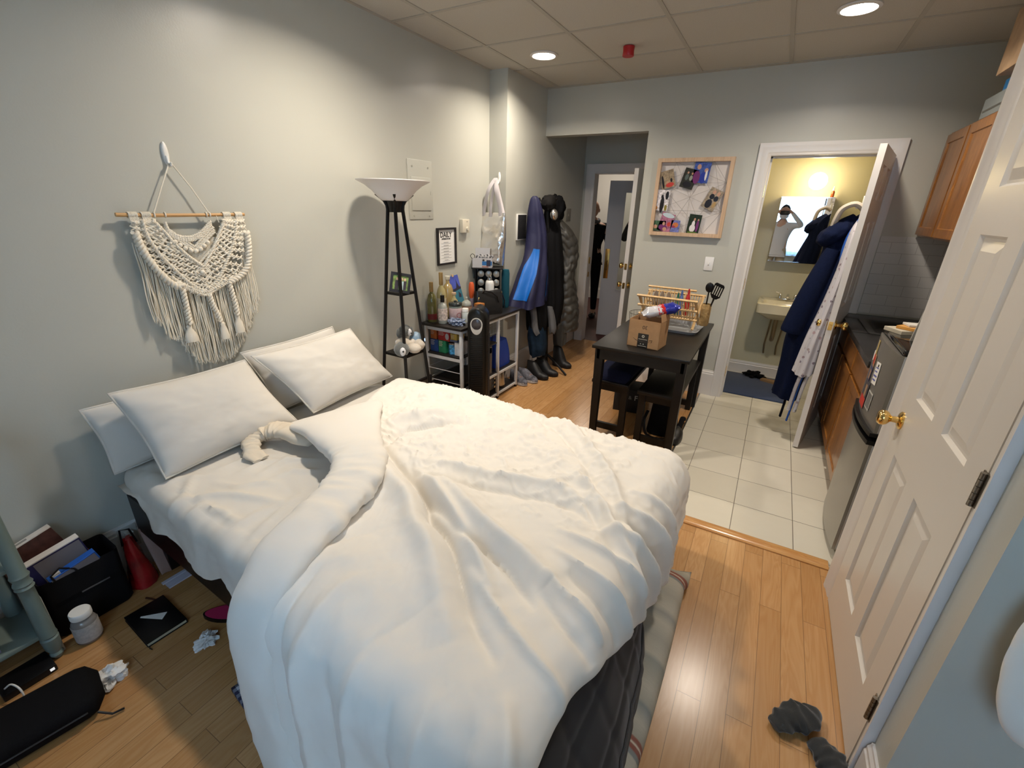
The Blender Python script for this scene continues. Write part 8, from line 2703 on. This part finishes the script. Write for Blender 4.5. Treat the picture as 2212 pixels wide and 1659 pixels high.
# ------------------------------------------------------------ bathroom
t = thing('medicine_cabinet', 'mirrored medicine cabinet on the bathroom wall above the basin', 'mirror cabinet', (2.455, YBT, 1.19))
b = B(); b.span((2.247, 5.135, 1.19), (2.663, YBT, 1.762)); b.build('cabinet_box', M_STEEL, t, smooth=False)
b = B(); b.span((2.247, 5.130, 1.19), (2.663, 5.135, 1.762)); b.build('mirror_door', mat('mirror_glass', (0.92, 0.93, 0.93), 0.005, 1.0), t, smooth=False)
b = B(); b.span((2.245, 5.127, 1.757), (2.665, 5.25, 1.764)); b.span((2.245, 5.127, 1.186), (2.665, 5.25, 1.193)); b.build('edge_trim', M_CHROME, t, smooth=False)
t = thing('serum_bottle', 'small amber dropper bottle standing on the mirror cabinet', 'bottle', (2.635, 5.17, 1.764))
b = B(); b.lathe([(0, 0), (0.013, 0), (0.014, 0.005), (0.014, 0.045), (0.007, 0.055), (0, 0.055)], (2.635, 5.17, 1.764), 16); b.build('bottle_body', mat('amber_plastic', (0.30, 0.075, 0.02), 0.2), t)
b = B(); b.lathe([(0, 0.055), (0.008, 0.055), (0.008, 0.070), (0.005, 0.075), (0.004, 0.09), (0, 0.092)], (2.635, 5.17, 1.764), 16); b.build('dropper', M_WHITE, t)
t = thing('globe_light', 'glowing round globe lamp on the bathroom wall above the mirror', 'wall lamp', (2.50, YBT, 1.89))
b = B(); b.cyl((2.50, YBT, 1.89), (2.50, YBT - 0.03, 1.89), 0.055, 0.05, 24); b.build('wall_plate', M_CHROME, t)
b = B(); b.ball((2.50, YBT - 0.095, 1.895), 0.072, 28); b.build('glass_globe', mat('glowing_globe', (0.9, 0.85, 0.7), 0.4, emit=((1.0, 0.80, 0.48), 13)), t)
ld = bpy.data.lights.new('globe_bulb', 'POINT'); ld.energy = 6.5; ld.color = (1.0, 0.78, 0.42); ld.shadow_soft_size = 0.075
lo = bpy.data.objects.new('globe_bulb', ld); COL.objects.link(lo); lo.location = (2.50, YBT - 0.19, 1.90)
t = thing('wash_basin', 'old cream porcelain basin on the bathroom wall with chrome taps', 'basin', (2.50, 5.05, 0.65))
b = B()
X0, X1, Y0, Y1 = 2.245, 2.72, 4.86, 5.245
b.loft([rr_ring(X0 + 0.10, X1 - 0.10, Y0 + 0.09, Y1, 0.665, 0.05), rr_ring(X0 + 0.05, X1 - 0.05, Y0 + 0.05, Y1, 0.70, 0.05), rr_ring(X0 + 0.005, X1 - 0.005, Y0 + 0.005, Y1, 0.73, 0.03), rr_ring(X0, X1, Y0, Y1, 0.815, 0.03), rr_ring(X0 + 0.012, X1 - 0.012, Y0 + 0.012, Y1, 0.825, 0.03), rr_ring(X0 + 0.045, X1 - 0.045, Y0 + 0.04, Y1 - 0.11, 0.818, 0.05), rr_ring(X0 + 0.08, X1 - 0.08, Y0 + 0.07, Y1 - 0.13, 0.75, 0.07), rr_ring(X0 + 0.14, X1 - 0.14, Y0 + 0.11, Y1 - 0.16, 0.715, 0.07)])
b.build('bowl', mat('cream_porcelain', (0.70, 0.64, 0.47), 0.12), t, angle=50)
b = B(); b.span((2.41, 5.165, 0.824), (2.57, 5.205, 0.842), None, 0.006)
for x in (2.425, 2.555):
    b.lathe([(0.018, 0), (0.015, 0.03), (0.010, 0.04), (0.013, 0.05), (0, 0.055)], (x, 5.185, 0.84), 14); b.tube([(x, 5.185, 0.885), (x + (0.04 if x > 2.5 else -0.04), 5.185, 0.895)], 0.005, 8)
b.tube([(2.49, 5.185, 0.84), (2.49, 5.18, 0.88), (2.49, 5.13, 0.885), (2.49, 5.10, 0.865)], 0.010, 10); b.build('taps', M_CHROME, t)
b = B(); b.tube(resample([(2.44, 5.06, 0.68), (2.44, 5.06, 0.52), (2.44, 5.09, 0.44), (2.44, 5.15, 0.44), (2.44, 5.16, 0.55), (2.44, 5.25, 0.56)], 30), 0.019, 12); b.tube([(2.40, 5.12, 0.66), (2.39, 5.2, 0.35), (2.40, 5.24, 0.25)], 0.008, 8); b.tube([(2.52, 5.12, 0.66), (2.50, 5.2, 0.35), (2.51, 5.24, 0.25)], 0.008, 8)
b.build('waste_pipe', mat('tarnished_pipe', (0.28, 0.22, 0.15), 0.35, 0.9), t)
b = B(); b.span((2.09, 4.50, 0.0), (2.66, 5.17, 0.012), Tz(0, 0, 0), 0.004); one('bath_mat', b, mat('slate_blue_mat', (0.045, 0.065, 0.13), 0.95, sheen=0.4, bump=(240, 1.0, 0.003)), 'slate blue bath mat on the bathroom floor', 'mat')
crumple('black_cloth', 'small black garment dropped on the blue bath mat', (2.37, 5.10, 0.012), (0.10, 0.05, 0.045), 8.0, mat('black_wool', (0.006, 0.006, 0.007), 0.9), 'cloth')
b = B(); b.prism([(-0.09, -0.03), (0.09, -0.045), (0.11, 0.0), (0.09, 0.04), (-0.08, 0.035)], 0.02, Tz(2.52, 5.03, 0.012, -0.25)); one('tan_slipper', b, mat('tan_insole', (0.30, 0.19, 0.10), 0.8), 'tan slipper on the blue bath mat beside the black garment', 'slipper')
b = B(); b.span((2.062, 4.60, 1.25), (2.078, 5.02, 1.98), None, 0.004)
one('narrow_shelf', b, mat('pale_oak_strip', (0.55, 0.42, 0.26), 0.4), 'narrow pale strip panel on the left bathroom wall by the door', 'panel')

# ------------------------------------------------------------ ceiling lamps and sprinkler
LN = ['ceiling downlight nearest the wall pier and hall opening', 'ceiling downlight above the kitchen floor', 'ceiling downlight above the bed', 'ceiling downlight above the closet door']
M_LENS = mat('glowing_lens', (1, 0.95, 0.88), 0.5, emit=((1.0, 0.88, 0.78), 22))
for (lx, ly), lb in zip(DOWNLIGHTS, LN):
    t = thing('downlight', lb, 'ceiling lamp', (lx, ly, H), 0, 'recessed ceiling downlights')
    b = B(); b.lathe([(0.100, -0.001), (0.100, -0.007), (0.083, -0.012), (0.080, -0.006), (0.080, -0.002)], (lx, ly, H), 36); b.build('trim_ring', M_TRIM, t)
    b = B(); b.lathe([(0.0, -0.0035), (0.081, -0.0035), (0.081, -0.0060), (0.0, -0.0060)], (lx, ly, H), 36); b.build('lens', M_LENS, t, angle=60)
t = thing('sprinkler_cap', 'red sprinkler cap hanging from the ceiling between the downlights', 'sprinkler', (1.17, 3.51, H - 0.06))
b = B(); b.lathe([(0, 0), (0.036, 0), (0.038, 0.004), (0.036, 0.030), (0.038, 0.056), (0, 0.058)], (1.17, 3.51, H - 0.060), 20); b.build('cap', mat('red_plastic', (0.42, 0.012, 0.015), 0.4), t, angle=50)

# ------------------------------------------------------------ window curtain and bag on the right wall
b = B(); rows = []
for k in range(2):
    z = (0.78, 2.26)[k]
    rows.append([Vector((1.66 + 1.63 * i / 220, YR + 0.075 + 0.022 * math.sin(i * 0.33) + 0.012 * math.sin(i * 0.11 + 1 + k * 0.3), z)) for i in range(221)])
b.grid(rows)
m, nt, p = _new('sheer_blue_curtain')
tr = nt.nodes.new('ShaderNodeBsdfTranslucent'); tr.inputs[0].default_value = (0.50, 0.76, 1.0, 1)
tp_ = nt.nodes.new('ShaderNodeBsdfTransparent'); tp_.inputs[0].default_value = (0.75, 0.88, 1.0, 1)
mx = nt.nodes.new('ShaderNodeMixShader'); mx.inputs[0].default_value = 0.18
nt.links.new(tr.outputs[0], mx.inputs[1]); nt.links.new(tp_.outputs[0], mx.inputs[2]); nt.links.new(mx.outputs[0], nt.nodes['Material Output'].inputs[0])
t = thing('curtain', 'sheer pale blue curtain over the window behind the camera', 'curtain', (1.95, YR + 0.08, 0.78))
b.build('sheer_cloth', m, t, angle=80)
b = B(); b.cyl((1.6, YR + 0.08, 2.27), (3.35, YR + 0.08, 2.27), 0.010, seg=12); b.build('curtain_rod', M_STEEL, t)
t = thing('laundry_bag', 'white cloth bag hanging on the grey wall right of the closet door', 'bag', (3.06, 1.10, 0.57))
b = B(); A = resample([(3.07, 1.13, 1.30, 0.02, 0.012), (3.07, 1.12, 1.22, 0.08, 0.02), (3.06, 1.10, 1.05, 0.13, 0.035), (3.05, 1.09, 0.85, 0.155, 0.045), (3.06, 1.08, 0.68, 0.155, 0.055), (3.07, 1.08, 0.60, 0.13, 0.05), (3.08, 1.09, 0.575, 0.08, 0.03)], 60)
b.loft([[Vector((x + rx * (1 + 0.07 * math.sin(7 * a + z * 14)) * math.cos(a), min(1.152, y + ry * (1 + 0.10 * math.sin(6 * a + z * 9)) * math.sin(a)), z)) for a in np.linspace(0, 2 * PI, 50, endpoint=False)] for x, y, z, rx, ry in A])
b.build('bag_body', M_COTTON, t, angle=70)
b = B(); b.tube([(3.07, 1.13, 1.29), (3.07, 1.14, 1.36), (3.07, 1.152, 1.37)], 0.004, 6); b.build('cord', M_ROPE, t)

# ------------------------------------------------------------ the corridor: second door and people
MDR2 = Matrix(((1, 0, 0, 0.372), (0, 0, 1, 5.80), (0, 1, 0, 0.01), (0, 0, 0, 1))) @ Matrix.Rotation(math.radians(-10), 4, 'Y')
t = thing('glazed_door', 'grey-white door with a tall glass panel and brass plate standing open in the corridor', 'door', (0.372, 5.80, 0))
b = B()
for a_, c_ in (((0, 0, 0), (0.20, 1.93, 0.04)), ((0.50, 0, 0), (0.80, 1.93, 0.04)), ((0.20, 0, 0), (0.50, 0.62, 0.04)), ((0.20, 1.80, 0), (0.50, 1.93, 0.04))):
    b.span(a_, c_, MDR2)
M_GDOOR = mat('grey_white_door_paint', (0.40, 0.40, 0.42), 0.45)
b.build('door_leaf', M_GDOOR, t, smooth=False)
b = B()
for a_, c_ in (((0.19, 0.61, -0.008), (0.205, 1.81, 0.0)), ((0.495, 0.61, -0.008), (0.51, 1.81, 0.0)), ((0.19, 0.61, -0.008), (0.51, 0.625, 0.0)), ((0.19, 1.795, -0.008), (0.51, 1.81, 0.0))):
    b.span(a_, c_, MDR2)
b.build('glazing_bead', M_GDOOR, t, smooth=False)
b = B(); b.span((0.20, 0.62, 0.017), (0.50, 1.80, 0.022), MDR2); b.build('glass_panel', mat('dark_door_glass', (0.75, 0.78, 0.75), 0.02, trans=1.0, ior=1.3), t, smooth=False)
b = B(); b.span((0.022, 0.76, -0.004), (0.080, 1.13, 0.0), MDR2, 0.001); b.tube([MDR2 @ Vector(q) for q in ((0.055, 0.87, -0.004), (0.055, 0.88, -0.03), (0.055, 0.97, -0.03), (0.055, 0.98, -0.004))], 0.007, 8); b.build('brass_plate', mat('aged_brass', (0.34, 0.20, 0.06), 0.3, 1.0), t)

# corridor light (a lamp on its ceiling)
ct = thing('corridor_lamp', 'round ceiling lamp lighting the corridor outside the flat', 'ceiling lamp', (-0.3, 7.4, 2.64))
b = B(); b.lathe([(0, 0), (0.14, 0.0), (0.15, 0.03), (0.15, 0.058), (0, 0.058)], (-0.3, 7.4, 2.64), 28); b.build('lamp_body', mat('lamp_opal', (0.8, 0.8, 0.75), 0.4, emit=((1, 0.86, 0.68), 3)), ct)
area_light('corridor_glow', (-0.3, 7.4, 2.62), (0, 0, -1), 0.28, 0.28, 20, (1.0, 0.88, 0.74), 'DISK')

M_SKIN = mat('skin', (0.52, 0.31, 0.22), 0.5, bump=(120, 0.1, 0.0005))
M_SKIN.node_tree.nodes['Principled BSDF'].inputs['Subsurface Weight'].default_value = 0.1


def skin_mesh(name, joints, edges, m, parent, root=0, levels=2):
    """joints: (x, y, z, radius[, radius2]) grown into one continuous surface"""
    me = bpy.data.meshes.new(name)
    me.from_pydata([j[:3] for j in joints], edges, [])
    o = bpy.data.objects.new(name, me); COL.objects.link(o)
    md = o.modifiers.new('skin', 'SKIN'); md.use_smooth_shade = True
    for i, j in enumerate(joints):
        me.skin_vertices[0].data[i].radius = (j[3], j[4] if len(j) > 4 else j[3])
        me.skin_vertices[0].data[i].use_root = (i == root)
    s = o.modifiers.new('sub', 'SUBSURF'); s.levels = s.render_levels = levels
    dg = bpy.context.evaluated_depsgraph_get()
    ev = bpy.data.meshes.new_from_object(o.evaluated_get(dg))
    bpy.data.objects.remove(o); bpy.data.meshes.remove(me)
    if parent is not None:
        ev.transform(TM[parent.name].inverted() @ Matrix.Identity(4))
    ev.materials.clear(); ev.materials.append(m)
    ob = bpy.data.objects.new(name, ev); COL.objects.link(ob)
    if parent is not None:
        ob.parent = parent; TM[ob.name] = TM[parent.name]
    return ob


def head(M, parent, m, hair=None, hair_m=None):
    """sculpted head, local: z up from chin (0) to crown (0.235), faces -y; joined into the body mesh by overlap"""
    b = B()
    r = bmesh.ops.create_icosphere(b.bm, subdivisions=5, radius=1.0)
    for v in r['verts']:
        d = v.co.normalized()
        x, y, z = d.x * 0.076, d.y * 0.096, d.z * 0.118
        if z < 0:
            k = 1 + z * 2.6
            x *= max(0.5, k + 0.05); 
            if y > 0: y *= max(0.35, 1 + z * 4.5)
        g = lambda cx, cz, s: math.exp(-((x - cx) ** 2 + (z - cz) ** 2) / s ** 2)
        if y < 0:
            y -= 0.022 * g(0, -0.018, 0.013) + 0.010 * g(0, 0.004, 0.010)      # nose
            y += 0.012 * (g(0.031, 0.004, 0.014) + g(-0.031, 0.004, 0.014))     # eye sockets
            y -= 0.006 * g(0, 0.026, 0.03) + 0.006 * g(0, -0.055, 0.016) + 0.008 * g(0, -0.095, 0.018)
            y += 0.004 * g(0, -0.0545, 0.006)
        v.co = M @ Vector((x, y, z + 0.118))
    for s in (-1, 1):
        b.ball((s * 0.078, 0.008, 0.105), (0.009, 0.017, 0.030), 14, M, Matrix.Rotation(s * 0.3, 3, 'Z'))
    return b


def join_into(o, b, parent):
    bm = bmesh.new(); bm.from_mesh(o.data)
    b.bm.transform(TM[parent.name].inverted())
    tmp = bpy.data.meshes.new('t'); b.bm.to_mesh(tmp); b.bm.free(); bm.from_mesh(tmp); bpy.data.meshes.remove(tmp)
    bm.to_mesh(o.data); bm.free()
    o.data.polygons.foreach_set('use_smooth', [True] * len(o.data.polygons))


def hand_joints(J, E, wrist_i, base, fdir, side, curl, r=0.0085):
    """palm and five curled fingers added to a skeleton; fdir forward, side across the palm, curl direction of bending"""
    f, s, c = Vector(fdir).normalized(), Vector(side).normalized(), Vector(curl).normalized()
    p = Vector(base)
    J.append((*(p + f * 0.045), 0.030, 0.016)); palm = len(J) - 1; E.append((wrist_i, palm))
    for k, (off, L) in enumerate(((-0.030, 0.078), (-0.010, 0.088), (0.010, 0.082), (0.030, 0.066))):
        prev = palm
        q = p + f * 0.085 + s * off
        J.append((*q, r * 1.15)); E.append((prev, len(J) - 1)); prev = len(J) - 1
        for t_ in (0.4, 0.72, 1.0):
            a = t_ * 1.15
            qq = q + f * L * t_ * math.cos(a * 0.6) + c * L * t_ * math.sin(a * 0.6)
            J.append((*qq, r * (1.05 - 0.2 * t_))); E.append((prev, len(J) - 1)); prev = len(J) - 1
    prev = palm
    for q in (p + f * 0.03 - s * 0.045 + c * 0.01, p + f * 0.065 - s * 0.055 + c * 0.03, p + f * 0.085 - s * 0.045 + c * 0.045):
        J.append((*q, r * 1.2)); E.append((prev, len(J) - 1)); prev = len(J) - 1


def eyes(M, parent):
    b = B()
    for s in (-1, 1):
        b.ball((s * 0.031, -0.078, 0.122), 0.010, 12, M)
    e = b.build('eyes', mat('eye_white', (0.6, 0.58, 0.55), 0.2), parent)
    b = B()
    for s in (-1, 1):
        b.ball((s * 0.031, -0.0865, 0.122), (0.0048, 0.002, 0.0048), 10, M)
        b.box((s * 0.031, -0.092, 0.142), (0.026, 0.006, 0.005), M, 0.002)
    b.build('irises_and_brows', mat('dark_brown', (0.03, 0.018, 0.012), 0.4), parent)
    b = B(); b.tube([M @ Vector(q) for q in ((-0.022, -0.093, 0.062), (0, -0.103, 0.063), (0.022, -0.093, 0.062))], [0.002, 0.0045, 0.002], 8); b.build('mouth', mat('lip_colour', (0.36, 0.13, 0.10), 0.45), parent)


def standing(name, label, ox, oy, yaw, height, top_m, leg_m, arms, hairless=True, hair_m=None, scarf=None):
    t = thing(name, label, 'person', (ox, oy, 0), yaw)
    k = height / 1.75
    X = TM[t.name]
    P = lambda x, y, z: X @ Vector((x * k, y * k, z * k))
    # body: head is added on the neck, feet on the floor
    J, E = [], []
    def add(x, y, z, r, r2=None, par=None):
        q = P(x, y, z); J.append((q.x, q.y, q.z, r * k, (r2 or r) * k))
        if par is not None: E.append((par, len(J) - 1))
        return len(J) - 1
    pel = add(0, 0, 0.97, 0.145, 0.105)
    ch = add(0, 0, 1.15, 0.14, 0.10, pel); up_ = add(0, 0.01, 1.34, 0.155, 0.105, ch); nk = add(0, 0.01, 1.46, 0.065, 0.06, up_); n2 = add(0, -0.01, 1.54, 0.055, 0.055, nk)
    ends = {}
    for s in (-1, 1):
        h_ = add(s * 0.095, 0, 0.88, 0.085, 0.085, pel); kn = add(s * 0.105, -0.01, 0.50, 0.058, 0.06, h_); an = add(s * 0.11, 0.02, 0.09, 0.036, 0.04, kn); add(s * 0.115, -0.10, 0.035, 0.035, 0.03, an)
        sh_ = add(s * 0.185, 0.01, 1.40, 0.052, 0.055, up_)
        el, wr, hd_f, hd_s, hd_c = arms[s]
        e_ = add(*el, 0.042, 0.042, sh_); w_ = add(*wr, 0.027, 0.024, e_)
        R3 = X.to_3x3()
        hand_joints(J, E, w_, P(*wr), R3 @ Vector(hd_f), R3 @ Vector(hd_s), R3 @ Vector(hd_c), 0.0085 * k)
    body = skin_mesh('body', J, E, M_SKIN, t)
    MH_ = X @ Matrix.Translation((0, -0.02 * k, 1.515 * k)) @ Matrix.Scale(k, 4)
    join_into(body, head(MH_, t, M_SKIN), t)
    eyes(MH_, body)
    # clothes: slightly larger skins
    g = 1.16
    S = lambda idx: [(J[i][0], J[i][1], J[i][2], J[i][3] * g, J[i][4] * g) for i in idx]
    # order of the joints is fixed: 0 pel 1 ch 2 up 3 nk 4 n2, then per side
    def side(s0): return s0, s0 + 1, s0 + 2, s0 + 3, s0 + 4, s0 + 5, s0 + 6   # hip knee ankle foot shoulder elbow wrist
    n_hand = len(J) // 2 - 2
    first = 5
    per = (len(J) - 5) // 2
    a_, b_ = side(first), side(first + per)
    idx = [0, 1, 2, 3, a_[4], a_[5], a_[6], b_[4], b_[5], b_[6]]
    jj = S(idx); jj[3] = (jj[3][0], jj[3][1], jj[3][2] - 0.02, 0.075 * k, 0.07 * k)
    lo_ = P(0, 0, 0.86); jj.append((lo_.x, lo_.y, lo_.z, 0.165 * k, 0.125 * k))
    skin_mesh('top', jj, [(0, 10), (0, 1), (1, 2), (2, 3), (2, 4), (4, 5), (5, 6), (2, 7), (7, 8), (8, 9)], top_m, t)
    idx = [0, a_[0], a_[1], a_[2], b_[0], b_[1], b_[2]]
    hi_ = P(0, 0, 1.08); tj = S(idx); tj.append((hi_.x, hi_.y, hi_.z, 0.150 * k, 0.112 * k))
    skin_mesh('trousers', tj, [(0, 7), (0, 1), (1, 2), (2, 3), (0, 4), (4, 5), (5, 6)], leg_m, t)
    for q in (a_, b_):
        b = B(); R_ = X.to_3x3()
        an = Vector(J[q[2]][:3])
        b.ball((an.x, an.y, 0.045), (0.05, 0.05, 0.05), 14); c_ = an + R_ @ Vector((0, -0.09, 0)); b.ball((c_.x, c_.y, 0.038), (0.055, 0.10, 0.038), 16, None, R_)
        b.build('shoe', M_BLACK, t)
    if hair_m:
        b = B(); r = bmesh.ops.create_icosphere(b.bm, subdivisions=4, radius=1.0)
        kill = []
        for v in r['verts']:
            d = v.co.normalized()
            if d.z < -0.15 or (d.y < -0.35 and d.z < 0.55): kill.append(v); continue
            n_ = 1 + 0.05 * mnoise.noise(d * 5)
            v.co = MH_ @ Vector((d.x * 0.084 * n_, 0.006 + d.y * 0.103 * n_, 0.122 + d.z * 0.124 * n_))
        bmesh.ops.delete(b.bm, geom=kill, context='VERTS')
        b.build('hair', hair_m, t, solid=0.012)
    return t, P, MH_


hang = {s: ((s * 0.25, 0.03, 1.13), (s * 0.26, -0.02, 0.88), (0, -0.15, -1), (0, 1, 0), (-s, 0, 0)) for s in (-1, 1)}
M_BLKC = mat('black_clothing', (0.006, 0.006, 0.008), 0.85)
t, P, MHd = standing('person', 'person in dark clothes and grey scarf standing in the corridor, head turned to the room', -0.165, 6.80, math.radians(12), 1.72, M_BLKC, M_BLKC, hang)
b = B(); b.tube([P(0.075 * math.cos(a), 0.01 + 0.07 * math.sin(a), 1.47 + 0.015 * math.sin(2 * a)) for a in np.linspace(0, 2 * PI, 20, endpoint=False)], 0.03, 8, closed=True)
b.build('scarf', mat('grey_scarf', (0.10, 0.10, 0.11), 0.9), t)
arms2 = {1: hang[1], -1: ((-0.24, -0.10, 1.20), (-0.14, -0.27, 1.38), (0.2, -0.4, 0.8), (1, 0.2, 0), (0.3, 0.6, 0))}
standing('person', 'person in a dark coat seen through the glass of the corridor door, one hand raised', 0.66, 6.55, math.radians(8), 1.78, M_BLKC, M_BLKC, arms2, hair_m=mat('dark_hair', (0.015, 0.010, 0.008), 0.6))

# ------------------------------------------------------------ the photographer, seen in the bathroom mirror
arms3 = {s: ((s * 0.33, -0.10, 1.40), (s * 0.115, -0.19, 1.63), (-s * 0.85, -0.15, 0.45), (0, -0.35, 1) if s > 0 else (0, -0.35, 1), (-s * 0.4, 0.9, 0)) for s in (-1, 1)}
t, P, MHd = standing('person', 'person in white shirt and mask holding up a phone, reflected in the mirror', 2.30, -0.27, math.radians(180), 1.76, mat('white_shirt_cloth', (0.58, 0.57, 0.58), 0.85), mat('khaki_cloth', (0.42, 0.36, 0.26), 0.9), arms3, hair_m=mat('dark_hair', (0.015, 0.010, 0.008), 0.6))
b = B(); r = bmesh.ops.create_icosphere(b.bm, subdivisions=4, radius=1.0)
kill = []
for v in r['verts']:
    d = v.co.normalized()
    if d.y > -0.05 or d.z > 0.75: kill.append(v); continue
    v.co = MHd @ Vector((d.x * 0.074, d.y * 0.113 - 0.006, 0.055 + d.z * 0.062))
bmesh.ops.delete(b.bm, geom=kill, context='VERTS')
b.build('face_mask', mat('white_mask', (0.74, 0.74, 0.75), 0.8), t, solid=0.003)
b = B(); b.box((2.30, -0.030, 1.628), (0.150, 0.008, 0.074), None, 0.003)
one('phone', b, mat('dark_phone', (0.015, 0.015, 0.017), 0.2), 'dark phone held up in both hands by the person in white, seen in the mirror', 'phone')
